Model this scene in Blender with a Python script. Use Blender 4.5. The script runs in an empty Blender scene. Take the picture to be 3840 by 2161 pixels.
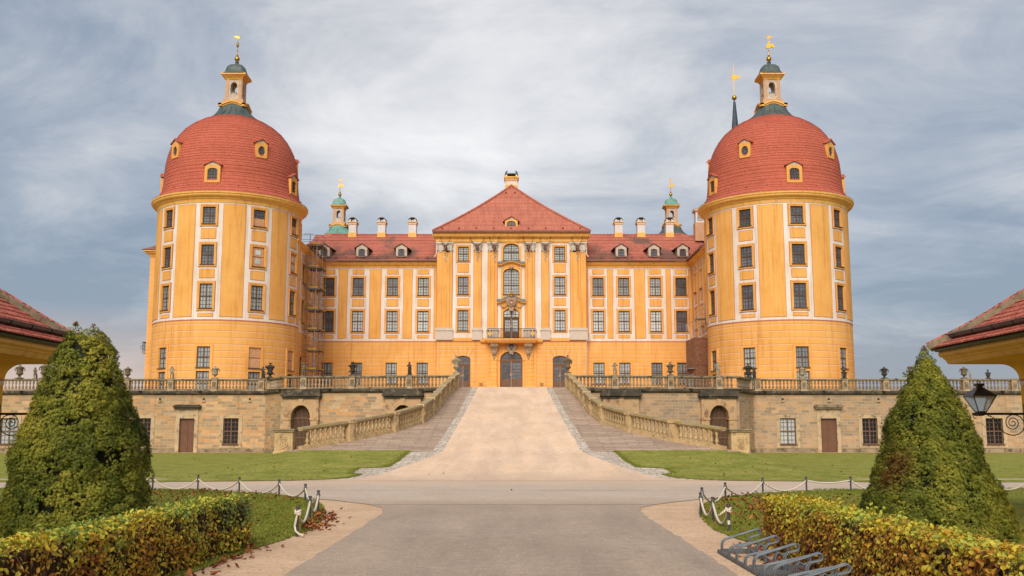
import bpy, bmesh, math, random
import numpy as np
from mathutils import Vector, Matrix, noise
random.seed(7); rng = np.random.default_rng(7)
PI = math.pi; R_ = math.radians
sc = bpy.context.scene
C = sc.collection
# ---------------------------------------------------------------- camera
cam = bpy.data.cameras.new("camera"); camo = bpy.data.objects.new("camera", cam); C.objects.link(camo)
cam.sensor_width = 36; cam.lens = 35.64; cam.clip_start = 0.1; cam.clip_end = 6000
camo.location = (0, 0, 1.75); camo.rotation_euler = (PI/2 + 0.1405, 0, 0)
sc.camera = camo
sc.render.resolution_x = 1024; sc.render.resolution_y = 576
sc.view_settings.view_transform = 'Standard'; sc.view_settings.look = 'None'
sc.view_settings.exposure = 1.5; sc.view_settings.gamma = 1.0
# ---------------------------------------------------------------- world: overcast sky
SUN_EL, SUN_AZ = R_(36), R_(190)      # sun behind the camera, a little to the left, veiled by cloud
W = bpy.data.worlds.new("World"); sc.world = W; W.use_nodes = True
nt = W.node_tree; nt.nodes.clear()
def N(t, kind, **kw):
    n = t.nodes.new(kind)
    for k, v in kw.items():
        if k in n.inputs: n.inputs[k].default_value = v
        else: setattr(n, k, v)
    return n
def Mth(t, op, a, b=None, c=None, clamp=False):
    n = t.nodes.new('ShaderNodeMath'); n.operation = op; n.use_clamp = clamp
    for i, x in enumerate((a, b, c)):
        if x is None: continue
        if isinstance(x, (int, float)): n.inputs[i].default_value = x
        else: t.links.new(x, n.inputs[i])
    return n.outputs[0]
def ramp(t, fac, stops, interp='LINEAR'):
    n = t.nodes.new('ShaderNodeValToRGB'); n.color_ramp.interpolation = interp
    e = n.color_ramp.elements
    while len(e) < len(stops): e.new(0.5)
    for el, (p, c) in zip(e, stops):
        el.position = p; el.color = (*c, 1) if len(c) == 3 else c
    t.links.new(fac, n.inputs[0]); return n.outputs[0]
def mixc(t, fac, a, b, mode='MIX'):
    n = t.nodes.new('ShaderNodeMix'); n.data_type = 'RGBA'; n.blend_type = mode
    for s, x in ((0, fac), (6, a), (7, b)):
        if isinstance(x, (int, float)): n.inputs[s].default_value = x
        elif isinstance(x, tuple): n.inputs[s].default_value = (*x, 1)
        else: t.links.new(x, n.inputs[s])
    return n.outputs[2]
def noisef(t, vec, scale, detail=4, rough=.55, dist=0.):
    n = N(t, 'ShaderNodeTexNoise'); n.inputs['Scale'].default_value = scale
    n.inputs['Detail'].default_value = detail; n.inputs['Roughness'].default_value = rough
    n.inputs['Distortion'].default_value = dist
    if vec is not None: t.links.new(vec, n.inputs['Vector'])
    return n.outputs[0]
sky = N(nt, 'ShaderNodeTexSky'); sky.sky_type = 'NISHITA'; sky.sun_disc = False
sky.sun_elevation = SUN_EL; sky.sun_rotation = SUN_AZ; sky.air_density = 1.2; sky.dust_density = 2.0
tc = N(nt, 'ShaderNodeTexCoord'); sep = N(nt, 'ShaderNodeSeparateXYZ'); nt.links.new(tc.outputs['Generated'], sep.inputs[0])
X, Y, Z = sep.outputs
zz = Mth(nt, 'ADD', Mth(nt, 'MAXIMUM', Z, 0.0), 0.17)
cmb = N(nt, 'ShaderNodeCombineXYZ')
nt.links.new(Mth(nt, 'DIVIDE', X, zz), cmb.inputs[0]); nt.links.new(Mth(nt, 'DIVIDE', Y, zz), cmb.inputs[1])
cmb.inputs[2].default_value = 3.1
n1 = noisef(nt, cmb.outputs[0], 0.55, 7, .55, .8)
n2 = noisef(nt, cmb.outputs[0], 1.9, 9, .64, .7)
mps = N(nt, 'ShaderNodeMapping'); mps.inputs['Scale'].default_value = (.8, 3.0, 1); mps.inputs['Rotation'].default_value = (0, 0, .25); nt.links.new(cmb.outputs[0], mps.inputs[0])
n3 = noisef(nt, mps.outputs[0], .9, 7, .6, .6)
cl = Mth(nt, 'ADD', Mth(nt, 'ADD', Mth(nt, 'MULTIPLY', n1, .50), Mth(nt, 'MULTIPLY', n2, .36)), Mth(nt, 'MULTIPLY', n3, .14))
cl = Mth(nt, 'ADD', Mth(nt, 'MULTIPLY', Mth(nt, 'SUBTRACT', cl, .5), 1.38), .49)
# the cloud deck is thinner and brighter straight ahead, thicker to both sides
side = Mth(nt, 'MULTIPLY', Mth(nt, 'ABSOLUTE', Mth(nt, 'ADD', X, 0.02)), 0.60)
low = Mth(nt, 'MULTIPLY', Mth(nt, 'MULTIPLY', Mth(nt, 'SUBTRACT', 0.25, Z, clamp=True), 0.55), 1.0)
cl = Mth(nt, 'SUBTRACT', Mth(nt, 'SUBTRACT', Mth(nt, 'ADD', cl, .115), side), low)
cloud = ramp(nt, cl, [(.29, (.120, .150, .195)), (.38, (.165, .190, .230)), (.46, (.225, .240, .270)), (.54, (.305, .308, .320)), (.62, (.375, .373, .380)), (.72, (.45, .444, .442))])
# warm break in the cloud near the horizon on the left
hz = Mth(nt, 'MULTIPLY', Mth(nt, 'SUBTRACT', 1.0, Mth(nt, 'MULTIPLY', Mth(nt, 'ABSOLUTE', Z), 8.5), clamp=True),
         Mth(nt, 'ADD', Mth(nt, 'MULTIPLY', Mth(nt, 'SUBTRACT', -0.12, X, clamp=True), 3.2, clamp=True), 0.12, clamp=True), clamp=True)
cloud = mixc(nt, hz, cloud, (.44, .30, .225))
skym = mixc(nt, 1.0, sky.outputs[0], (.075, .075, .075), 'MULTIPLY')
full = mixc(nt, 0.90, skym, cloud)
bg = N(nt, 'ShaderNodeBackground'); bg.inputs[1].default_value = 0.76
nt.links.new(full, bg.inputs[0])
out = N(nt, 'ShaderNodeOutputWorld'); nt.links.new(bg.outputs[0], out.inputs[0])
# ---------------------------------------------------------------- sun
sl = bpy.data.lights.new("sun", 'SUN'); sl.energy = 1.15; sl.angle = R_(42); sl.color = (1, .93, .82)
so = bpy.data.objects.new("sun", sl); C.objects.link(so)
sd = Vector((math.sin(SUN_AZ)*math.cos(SUN_EL), math.cos(SUN_AZ)*math.cos(SUN_EL), math.sin(SUN_EL)))
so.rotation_euler = sd.to_track_quat('Z', 'Y').to_euler(); so.location = (0, -30, 60)

# ================================================================ helpers
class MB:
    def __init__(s): s.v = []; s.f = []; s.m = []; s.uv = {}
    def q(s, pts, mi=0, uv=None):
        n = len(s.v); s.v += [tuple(p) for p in pts]; s.f.append(tuple(range(n, n+len(pts)))); s.m.append(mi)
        if uv: s.uv[len(s.f)-1] = uv
    def hexa(s, p, mi=0):      # p: 8 corners, 0-3 bottom loop, 4-7 top loop
        n = len(s.v); s.v += [tuple(a) for a in p]
        for f in ((3,2,1,0),(4,5,6,7),(0,1,5,4),(1,2,6,5),(2,3,7,6),(3,0,4,7)):
            s.f.append(tuple(n+i for i in f)); s.m.append(mi)
    def box(s, x0, x1, y0, y1, z0, z1, mi=0):
        s.hexa([(x0,y0,z0),(x1,y0,z0),(x1,y1,z0),(x0,y1,z0),(x0,y0,z1),(x1,y0,z1),(x1,y1,z1),(x0,y1,z1)], mi)
    def slab(s, M, u0, u1, z0, z1, d0, d1, nu=1, mi=0):   # a box bent by the mapping M(u, z, d)
        us = [u0+(u1-u0)*i/nu for i in range(nu+1)]
        n = len(s.v)
        for u in us: s.v += [M(u,z0,d0), M(u,z0,d1), M(u,z1,d1), M(u,z1,d0)]
        for i in range(nu):
            a = n+4*i; b = a+4
            for f in ((a+1,b+1,b+2,a+2),(a+2,b+2,b+3,a+3),(a,b,b+1,a+1)):
                s.f.append(f); s.m.append(mi)
        s.f.append((n,n+1,n+2,n+3)); s.m.append(mi); e = n+4*nu
        s.f.append((e+3,e+2,e+1,e)); s.m.append(mi)
    def tube(s, pts, r, n=8, mi=0, cap=True, closed=False):
        pts = [Vector(p) for p in pts]; k = len(pts); rs = r if isinstance(r, (list, tuple)) else [r]*k
        base = len(s.v); prev = None
        for i, p in enumerate(pts):
            if closed: t = pts[(i+1) % k]-pts[i-1]
            else: t = pts[min(i+1, k-1)]-pts[max(i-1, 0)]
            t.normalize()
            if prev is None:
                a = Vector((0,0,1)) if abs(t.z) < .9 else Vector((1,0,0)); a = (a-t*a.dot(t)).normalized()
            else:
                a = prev-t*prev.dot(t); a = a.normalized() if a.length > 1e-6 else prev
            prev = a; b = t.cross(a)
            for j in range(n):
                w = 2*PI*j/n; s.v.append(tuple(p+(a*math.cos(w)+b*math.sin(w))*rs[i]))
        for i in range(k if closed else k-1):
            i2 = (i+1) % k
            for j in range(n):
                s.f.append((base+i*n+j, base+i*n+(j+1)%n, base+i2*n+(j+1)%n, base+i2*n+j)); s.m.append(mi)
        if cap and not closed:
            s.f.append(tuple(base+j for j in range(n))[::-1]); s.m.append(mi)
            s.f.append(tuple(base+(k-1)*n+j for j in range(n))); s.m.append(mi)
    def lathe(s, prof, c=(0,0,0), n=16, mi=0, a0=0, a1=2*PI, uvR=None, sq=False):
        base = len(s.v); full = abs(a1-a0-2*PI) < 1e-6; na = n if full else n+1
        for r, z in prof:
            for j in range(na):
                w = a0+(a1-a0)*j/n
                s.v.append((c[0]+r*math.sin(w), c[1]-r*math.cos(w), c[2]+z))
        L = [0]
        for i in range(1, len(prof)): L.append(L[-1]+math.hypot(prof[i][0]-prof[i-1][0], prof[i][1]-prof[i-1][1]))
        for i in range(len(prof)-1):
            for j in range(n):
                j2 = (j+1) % na if full else j+1
                s.f.append((base+i*na+j, base+i*na+j2, base+(i+1)*na+j2, base+(i+1)*na+j)); s.m.append(mi)
                if uvR:
                    u0, u1 = [(a0+(a1-a0)*q/n)*uvR for q in (j, j+1)]
                    s.uv[len(s.f)-1] = [(u0,L[i]),(u1,L[i]),(u1,L[i+1]),(u0,L[i+1])]
    def poly(s, pts2, y0, y1, mi=0, M=None):   # outline in x,z pushed from y0 to y1
        M = M or (lambda x, z, d: (x, d, z)); n = len(s.v); k = len(pts2)
        s.v += [M(x, z, y0) for x, z in pts2]+[M(x, z, y1) for x, z in pts2]
        s.f.append(tuple(range(n, n+k))); s.m.append(mi); s.f.append(tuple(range(n+k, n+2*k))[::-1]); s.m.append(mi)
        for i in range(k): s.f.append((n+i, n+(i+1)%k, n+k+(i+1)%k, n+k+i)); s.m.append(mi)
    def sphere(s, c, r, n=8, m=6, mi=0, sx=1, sy=1, sz=1):
        b = len(s.v)
        for i in range(m+1):
            t = PI*i/m
            for j in range(n):
                w = 2*PI*j/n; s.v.append((c[0]+r*sx*math.sin(t)*math.cos(w), c[1]+r*sy*math.sin(t)*math.sin(w), c[2]+r*sz*math.cos(t)))
        for i in range(m):
            for j in range(n):
                s.f.append((b+i*n+j, b+i*n+(j+1)%n, b+(i+1)*n+(j+1)%n, b+(i+1)*n+j)); s.m.append(mi)
    def build(s, name, mats, parent=None, smooth=False, fix=True, **kw):
        if not isinstance(mats, (list, tuple)): mats = [mats]
        me = bpy.data.meshes.new(name); me.from_pydata([tuple(v) for v in s.v], [], s.f)
        for m in mats: me.materials.append(m)
        me.polygons.foreach_set('material_index', s.m)
        if fix:
            bm = bmesh.new(); bm.from_mesh(me); bmesh.ops.recalc_face_normals(bm, faces=bm.faces); bm.to_mesh(me); bm.free()
        # UVs: world-size box mapping, unless given
        uvl = me.uv_layers.new(name='UVMap'); co = me.vertices
        buf = np.zeros((len(me.loops), 2), 'f')
        for p in me.polygons:
            g = s.uv.get(p.index)
            if g:
                vi = s.f[p.index]; d = dict(zip(vi, g))
                for l in p.loop_indices: buf[l] = d[me.loops[l].vertex_index]
            else:
                nx, ny, nz = p.normal; ax, ay, az = abs(nx), abs(ny), abs(nz)
                sl_ = math.sqrt(max(1e-4, 1-nz*nz))
                for l in p.loop_indices:
                    x, y, z = co[me.loops[l].vertex_index].co
                    if az > .93: buf[l] = (x, y)
                    elif ax > ay: buf[l] = (y, z/sl_)
                    else: buf[l] = (x, z/sl_)
        uvl.data.foreach_set('uv', buf.ravel())
        if smooth:
            me.polygons.foreach_set('use_smooth', [True]*len(me.polygons))
            if smooth != 'all':
                try: me.set_sharp_from_angle(angle=R_(smooth if isinstance(smooth, (int, float)) and smooth > 1 else 40))
                except Exception: pass
        me.update()
        o = bpy.data.objects.new(name, me); C.objects.link(o)
        if parent: o.parent = parent
        tag(o, **kw)
        return o
def tag(o, label=None, cat=None, group=None, kind=None):
    if label: o['label'] = label
    if cat: o['category'] = cat
    if group: o['group'] = group
    if kind: o['kind'] = kind
    return o
def empty(name, loc=(0,0,0), rz=0, **kw):
    o = bpy.data.objects.new(name, None); C.objects.link(o); o.location = loc; o.rotation_euler = (0,0,rz)
    o.empty_display_size = .3
    return tag(o, **kw)
def copy_tree(o, parent=None):
    c = o.copy(); C.objects.link(c); c.parent = parent
    for ch in list(o.children): copy_tree(ch, c)
    return c
def scatter(name, protos, pos, mats, parent=None, tint=None, rots=None, scl=None, smooth=False, nrm=None, **kw):
    """many small pieces in ONE mesh. protos: list of (verts (k,3), faces). rots (N,3,3)"""
    Np = len(pos); which = rng.integers(0, len(protos), Np); VV = []; FF = []; LT = []; TT = []; NN = []; off = 0
    for pi, (pv, pf) in enumerate(protos):
        idx = np.where(which == pi)[0]
        if len(idx) == 0: continue
        pv = np.array(pv, 'f'); k = len(pv)
        v = np.einsum('nij,kj->nki', rots[idx], pv)*(scl[idx][:, None, None] if scl is not None else 1)+pos[idx][:, None, :]
        VV.append(v.reshape(-1, 3))
        ids = np.arange(len(idx))*k+off
        fl = np.concatenate([np.array(f) for f in pf]); ln = np.array([len(f) for f in pf])
        fi = (ids[:, None]+fl[None, :])
        if nrm is not None:      # turn every face so that its front looks along the wanted normal
            Lf = int(ln[0]); loc = np.array(pf); p0, p1, p2 = v[:, loc[:, 0]], v[:, loc[:, 1]], v[:, loc[:, 2]]
            gn = np.cross(p1-p0, p2-p0); flip = (gn*nrm[idx][:, None, :]).sum(2) < 0
            fi = fi.reshape(len(idx), len(pf), Lf); fi = np.where(flip[:, :, None], fi[:, :, ::-1], fi)
        FF.append(fi.ravel()); LT.append(np.tile(ln, len(idx)))
        if tint is not None: TT.append(np.repeat(tint[idx], k))
        if nrm is not None: NN.append(np.repeat(nrm[idx], k, axis=0))
        off += k*len(idx)
    v = np.concatenate(VV); f = np.concatenate(FF); lt = np.concatenate(LT)
    me = bpy.data.meshes.new(name); me.vertices.add(len(v)); me.vertices.foreach_set('co', v.astype('f').ravel())
    me.loops.add(len(f)); me.loops.foreach_set('vertex_index', f.astype('i'))
    me.polygons.add(len(lt)); ls = np.concatenate([[0], np.cumsum(lt)[:-1]]).astype('i')
    me.polygons.foreach_set('loop_start', ls)
    if tint is not None:
        a = me.attributes.new('tint', 'FLOAT', 'POINT'); a.data.foreach_set('value', np.concatenate(TT).astype('f'))
    for m in (mats if isinstance(mats, (list, tuple)) else [mats]): me.materials.append(m)
    me.update(calc_edges=True); me.validate()
    if nrm is not None:
        me.polygons.foreach_set('use_smooth', [True]*len(me.polygons)); me.normals_split_custom_set_from_vertices(np.concatenate(NN).astype('f'))
    o = bpy.data.objects.new(name, me); C.objects.link(o)
    if parent: o.parent = parent
    return tag(o, **kw)
def rotz_tilt(N_, tilt=.4, up=None):
    """random rotation matrices whose z axis follows `up` (N,3) with some random tilt"""
    up = np.tile([0, 0, 1.], (N_, 1)) if up is None else up.copy()
    up = up+rng.normal(0, tilt, (N_, 3)); up /= np.linalg.norm(up, axis=1)[:, None]
    a = rng.normal(0, 1, (N_, 3)); a -= up*(a*up).sum(1)[:, None]; a /= np.linalg.norm(a, axis=1)[:, None]
    b = np.cross(up, a); return np.stack([a, b, up], axis=2)

# ================================================================ materials
def newmat(name, rough=.8, spec=.3, metal=0.):
    m = bpy.data.materials.new(name); m.use_nodes = True; t = m.node_tree; b = t.nodes['Principled BSDF']
    b.inputs['Roughness'].default_value = rough; b.inputs['Specular IOR Level'].default_value = spec
    b.inputs['Metallic'].default_value = metal
    return m, t, b
def objco(t): return N(t, 'ShaderNodeTexCoord').outputs['Object']
def uvco(t): return N(t, 'ShaderNodeTexCoord').outputs['UV']
def bump(t, b, h, strength=.3, dist=.02):
    n = N(t, 'ShaderNodeBump'); n.inputs['Strength'].default_value = strength; n.inputs['Distance'].default_value = dist
    t.links.new(h, n.inputs['Height']); t.links.new(n.outputs[0], b.inputs['Normal'])
def blot(name, c1, c2, scale=1., rough=.85, spec=.2, metal=0., bs=.25, bd=.01, c3=None, s3=None, lo=.35, hi=.65, fine=None, tr=0):
    m, t, b = newmat(name, rough, spec, metal); co = objco(t)
    n = noisef(t, co, scale, 8, .62)
    col = ramp(t, n, [(lo, c1), (hi, c2)])
    if c3:
        n3 = noisef(t, co, s3 or scale*3.7, 8, .6); f3 = ramp(t, n3, [(.52, (0,0,0)), (.66, (1,1,1))]); col = mixc(t, f3, col, c3)
    nf = noisef(t, co, fine or scale*14, 6, .6)
    col = mixc(t, .5, col, ramp(t, nf, [(.3, (.62,.62,.62)), (.7, (1.0,1.0,1.0))]), 'MULTIPLY') if fine != 0 else col
    t.links.new(col, b.inputs['Base Color'])
    if bs: bump(t, b, nf, bs, bd)
    if tr: pass
    return m
def sepxyz(t, v):
    s_ = N(t, 'ShaderNodeSeparateXYZ'); t.links.new(v, s_.inputs[0]); return s_.outputs
ORANGE = (.87, .445, .125)
def plaster(name, base, lines=None, vjoints=None):
    m, t, b = newmat(name, .88, .15); co = objco(t)
    n = noisef(t, co, .35, 8, .65); d = tuple(c*k for c, k in zip(base, (.90, .84, .74)))
    col = ramp(t, n, [(.36, d), (.60, base)])
    mp = N(t, 'ShaderNodeMapping'); mp.inputs['Scale'].default_value = (1.6, 1.6, .22); t.links.new(co, mp.inputs[0])
    st = noisef(t, mp.outputs[0], 1.1, 6, .6)
    lt = tuple(min(1, c*k) for c, k in zip(base, (1.06, 1.22, 1.7)))
    col = mixc(t, ramp(t, st, [(.56, (0,0,0)), (.76, (.75,.75,.75))]), col, lt)
    m3 = N(t, 'ShaderNodeMapping'); m3.inputs['Scale'].default_value = (3.2, 3.2, .16); t.links.new(co, m3.inputs[0])
    dr = noisef(t, m3.outputs[0], 1.0, 6, .65); col = mixc(t, .8, col, ramp(t, dr, [(.30, (.68,.63,.58)), (.48, (1,1,1))]), 'MULTIPLY')
    g = noisef(t, co, 9, 5, .6); col = mixc(t, .25, col, ramp(t, g, [(.3, (.75,.75,.75)), (.7, (1,1,1))]), 'MULTIPLY')
    if lines:
        z0, sp, w = lines; z = sepxyz(t, co)[2]
        fr = Mth(t, 'FRACT', Mth(t, 'DIVIDE', Mth(t, 'SUBTRACT', z, z0), sp))
        red = Mth(t, 'LESS_THAN', fr, w/sp); lite = Mth(t, 'GREATER_THAN', fr, 1-w/sp)
        col = mixc(t, Mth(t, 'MULTIPLY', red, .55), col, (.50, .16, .10)); col = mixc(t, Mth(t, 'MULTIPLY', lite, .4), col, (.92, .68, .52))
    if vjoints:
        xs = sepxyz(t, co)[0]
        fr = Mth(t, 'FRACT', Mth(t, 'DIVIDE', Mth(t, 'ADD', xs, vjoints[0]), vjoints[1]))
        col = mixc(t, Mth(t, 'MULTIPLY', Mth(t, 'LESS_THAN', fr, .045), .6), col, (.55, .22, .12))
    t.links.new(col, b.inputs['Base Color']); bump(t, b, g, .15, .01)
    return m
M_or = plaster('orange_plaster', ORANGE)
M_orT = plaster('banded_orange_plaster_tower', ORANGE, (9.70, .62, .065))
M_orF = plaster('banded_orange_plaster_front', ORANGE, (9.34, .455, .055))
M_orJ = plaster('jointed_orange_plaster', ORANGE, (9.34, .455, .055), (20.0, 1.32))
M_orB = plaster('banded_orange_plaster_block', ORANGE, (9.34, .72, .05))
M_cr = plaster('cream_plaster', (.84, .735, .65))
M_red = blot('red_brown_line', (.50,.16,.10), (.58,.22,.14), 2)
M_corn = plaster('ochre_cornice', (.93, .53, .15))
M_gate = plaster('ochre_soffit', (.95, .53, .075))
def tiles(name, ca, cb, row=.2, wid=.18, dark=None, vdark=(.2,.06,.04), bd=.03, mortar=(.20,.055,.035)):
    m, t, b = newmat(name, .85, .15); uv = uvco(t)
    br = N(t, 'ShaderNodeTexBrick'); br.offset = .5; br.inputs['Scale'].default_value = 1
    br.inputs['Brick Width'].default_value = wid; br.inputs['Row Height'].default_value = row
    br.inputs['Mortar Size'].default_value = row*.10; br.inputs['Mortar Smooth'].default_value = .6; br.inputs['Bias'].default_value = 0
    br.inputs['Color1'].default_value = (*ca, 1); br.inputs['Color2'].default_value = (*cb, 1); br.inputs['Mortar'].default_value = (*mortar, 1)
    t.links.new(uv, br.inputs['Vector']); co = objco(t)
    n = noisef(t, co, .5, 8, .6)
    col = mixc(t, .55, br.outputs[0], ramp(t, n, [(.3, (.72,.72,.75)), (.7, (1.0,1.0,1.0))]), 'MULTIPLY')
    if dark:
        mp = N(t, 'ShaderNodeMapping'); mp.inputs['Scale'].default_value = (1, .6, .8); t.links.new(co, mp.inputs[0])
        dk = noisef(t, mp.outputs[0], .33, 2, .5); dk2 = noisef(t, co, 3.5, 8, .7)
        z = sepxyz(t, co)[2]; zl = Mth(t, 'MULTIPLY', Mth(t, 'SUBTRACT', 23.4, z), .04)
        f = Mth(t, 'ADD', Mth(t, 'ADD', Mth(t, 'MULTIPLY', dk, .8), Mth(t, 'MULTIPLY', dk2, .34)), zl)
        col = mixc(t, ramp(t, f, [(dark, (0,0,0)), (dark+.10, (.85,.85,.85))]), col, (.17, .105, .085))
    v = sepxyz(t, uv)[1]; fr = Mth(t, 'FRACT', Mth(t, 'DIVIDE', v, row))
    hh = Mth(t, 'ADD', Mth(t, 'SUBTRACT', 1.0, fr), Mth(t, 'MULTIPLY', noisef(t, uv, 6, 3), .3))
    t.links.new(col, b.inputs['Base Color']); bump(t, b, hh, .8, bd)
    return m
M_dome = tiles('dome_beaver_tail_tiles', (.56,.135,.082), (.65,.172,.108), .22, .2, mortar=(.36,.085,.05), bd=.015)
M_roof = tiles('wing_roof_tiles', (.56,.165,.115), (.68,.25,.17), .26, .24, dark=.585)
M_roofc = tiles('centre_roof_tiles', (.58,.18,.115), (.70,.25,.16), .26, .24)
M_gtile = tiles('gatehouse_roof_tiles', (.55,.12,.075), (.70,.22,.14), .19, .17, bd=.02)
def stone(name, w=.62, h=.235, cols=((.50,.33,.17),(.36,.235,.13),(.58,.36,.18),(.30,.21,.13)), mort=(.47,.35,.22), ms=.012, dirt=.5, moss=False):
    m, t, b = newmat(name, .9, .12); uv = uvco(t); co = objco(t)
    br = N(t, 'ShaderNodeTexBrick'); br.offset = .5; br.offset_frequency = 2; br.squash = 1.35; br.squash_frequency = 3
    br.inputs['Scale'].default_value = 1; br.inputs['Brick Width'].default_value = w; br.inputs['Row Height'].default_value = h
    br.inputs['Mortar Size'].default_value = ms; br.inputs['Mortar Smooth'].default_value = .3; br.inputs['Bias'].default_value = 0
    br.inputs['Color1'].default_value = (0,0,0,1); br.inputs['Color2'].default_value = (1,1,1,1); br.inputs['Mortar'].default_value = (.5,.5,.5,1)
    # wobble the courses a little so that they do not run dead straight
    dv = N(t, 'ShaderNodeVectorMath'); dv.operation = 'MULTIPLY_ADD'; nz = N(t, 'ShaderNodeTexNoise'); nz.inputs['Scale'].default_value = .8
    t.links.new(co, nz.inputs['Vector']); t.links.new(nz.outputs['Color'], dv.inputs[0]); dv.inputs[1].default_value = (.10,.07,0); t.links.new(uv, dv.inputs[2])
    t.links.new(dv.outputs[0], br.inputs['Vector'])
    k = len(cols); col = ramp(t, br.outputs[0], [(i/(k-1), c) for i, c in enumerate(cols)])
    big = noisef(t, co, .28, 6, .6); col = mixc(t, ramp(t, big, [(.44, (0,0,0)), (.66, (.5,.5,.5))]), col, tuple(c*.85 for c in cols[1]))
    col = mixc(t, br.outputs['Fac'], col, mort)
    g = noisef(t, co, 7, 8, .65); col = mixc(t, .45, col, ramp(t, g, [(.3, (.6,.58,.55)), (.7, (1.08,1.08,1.08))]), 'MULTIPLY')
    mp = N(t, 'ShaderNodeMapping'); mp.inputs['Scale'].default_value = (1.3, 1.3, .12); t.links.new(co, mp.inputs[0])
    st = noisef(t, mp.outputs[0], 1.0, 5, .6); col = mixc(t, ramp(t, st, [(.58, (0,0,0)), (.75, (dirt,)*3)]), col, (.17, .125, .075))
    z = sepxyz(t, co)[2]
    mo = Mth(t, 'MULTIPLY', Mth(t, 'SUBTRACT', .75, z, clamp=True), Mth(t, 'ADD', noisef(t, co, 1.2, 5), -.1), clamp=True)
    col = mixc(t, mo, col, (.17, .14, .055))
    t.links.new(col, b.inputs['Base Color'])
    bump(t, b, Mth(t, 'SUBTRACT', Mth(t, 'MULTIPLY', g, .5), br.outputs['Fac']), .55, .025)
    return m
M_stone = stone('sandstone_blocks_warm', cols=((.60,.39,.21),(.38,.27,.17),(.74,.43,.21),(.63,.44,.26),(.48,.32,.18),(.76,.38,.15),(.34,.26,.17),(.66,.45,.25)), mort=(.66,.49,.32))
M_stone2 = stone('sandstone_blocks_brown', cols=((.54,.38,.24),(.35,.26,.18),(.62,.39,.22),(.46,.33,.21),(.58,.36,.21),(.31,.24,.17),(.62,.36,.17),(.52,.39,.26)), mort=(.64,.48,.33))
M_dress = blot('dressed_sandstone', (.52,.37,.22), (.66,.48,.29), 1.3, c3=(.26,.19,.12), s3=2.5, bs=.3)
M_block = blot('gatehouse_dressed_stone', (.50,.33,.18), (.62,.39,.21), .9, c3=(.27,.15,.09), s3=1.7, bs=.3)
M_blk = blot('soot_blackened_stone', (.050,.042,.034), (.115,.09,.062), 1.1, c3=(.22,.165,.10), s3=2.3, bs=.5)
M_rail = blot('weathered_rail_stone', (.22,.17,.11), (.40,.30,.19), 1.7, c3=(.10,.085,.05), s3=3, bs=.4)
M_balu = blot('weathered_baluster_stone', (.20,.15,.10), (.40,.29,.175), 2.1, c3=(.12,.095,.06), s3=4, bs=.3)
M_rampst = blot('ramp_balustrade_sandstone', (.56,.385,.19), (.70,.49,.25), 2.2, c3=(.36,.26,.15), s3=3.1, bs=.35)
M_lich = blot('lichened_rail_stone', (.36,.27,.16), (.52,.39,.22), 1.6, c3=(.42,.29,.05), s3=1.9, bs=.4)
M_statl = blot('pale_statue_stone', (.34,.27,.175), (.50,.41,.28), 5, c3=(.22,.20,.12), s3=7, bs=.4)
M_statd = blot('blackened_statue_stone', (.035,.030,.027), (.085,.072,.06), 5, c3=(.17,.14,.10), s3=7, bs=.4)
M_statm = blot('brown_statue_stone', (.15,.11,.07), (.27,.20,.13), 5, c3=(.10,.09,.06), s3=7, bs=.4)
M_cop = blot('dark_copper', (.055,.075,.070), (.12,.145,.135), .9, .5, .4, c3=(.07,.12,.10), s3=2.1, bs=.15, rough=.5) if False else blot('dark_copper', (.055,.075,.070), (.12,.145,.135), .9, rough=.5, spec=.4, c3=(.07,.13,.11), s3=2.1, bs=.15)
M_verd = blot('verdigris_copper', (.14,.33,.27), (.22,.42,.35), .9, rough=.6, spec=.3, c3=(.08,.19,.16), s3=2, bs=.15)
M_slate = blot('slate', (.035,.05,.065), (.07,.09,.11), 2, rough=.5, spec=.4)
M_gold = newmat('gilded_metal', .42, .5, 1.)[0]; M_gold.node_tree.nodes['Principled BSDF'].inputs['Base Color'].default_value = (.60,.33,.05,1)
M_lant = blot('peeling_pink_ochre_plaster', (.62,.33,.17), (.70,.43,.25), 2.2, c3=(.55,.44,.36), s3=3.4)
M_lantc = blot('peeling_cream_plaster', (.58,.46,.36), (.70,.60,.50), 2.2, c3=(.40,.26,.18), s3=4.4)
M_brown = blot('brown_painted_wood', (.115,.058,.034), (.15,.078,.046), 3, rough=.55, spec=.3, bs=.1)
M_door = blot('brown_door_paint', (.17,.088,.050), (.21,.112,.066), 2, rough=.6, spec=.3, bs=.12)
M_doorlow = blot('basement_door_paint', (.18,.085,.052), (.22,.105,.064), 2, rough=.7, spec=.2, bs=.1)
M_iron = blot('wrought_iron', (.012,.012,.014), (.03,.03,.032), 8, rough=.45, spec=.5, bs=.1)
M_lead = blot('lead_sheet', (.16,.18,.20), (.25,.27,.29), 2, rough=.5, spec=.4)
M_gutter = blot('zinc_gutter', (.035,.028,.024), (.075,.055,.045), 3, rough=.45, spec=.5, bs=.15)
M_cgut = blot('copper_brown_gutter', (.20,.075,.05), (.30,.12,.075), 2, rough=.5, spec=.4, bs=.1)
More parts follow.
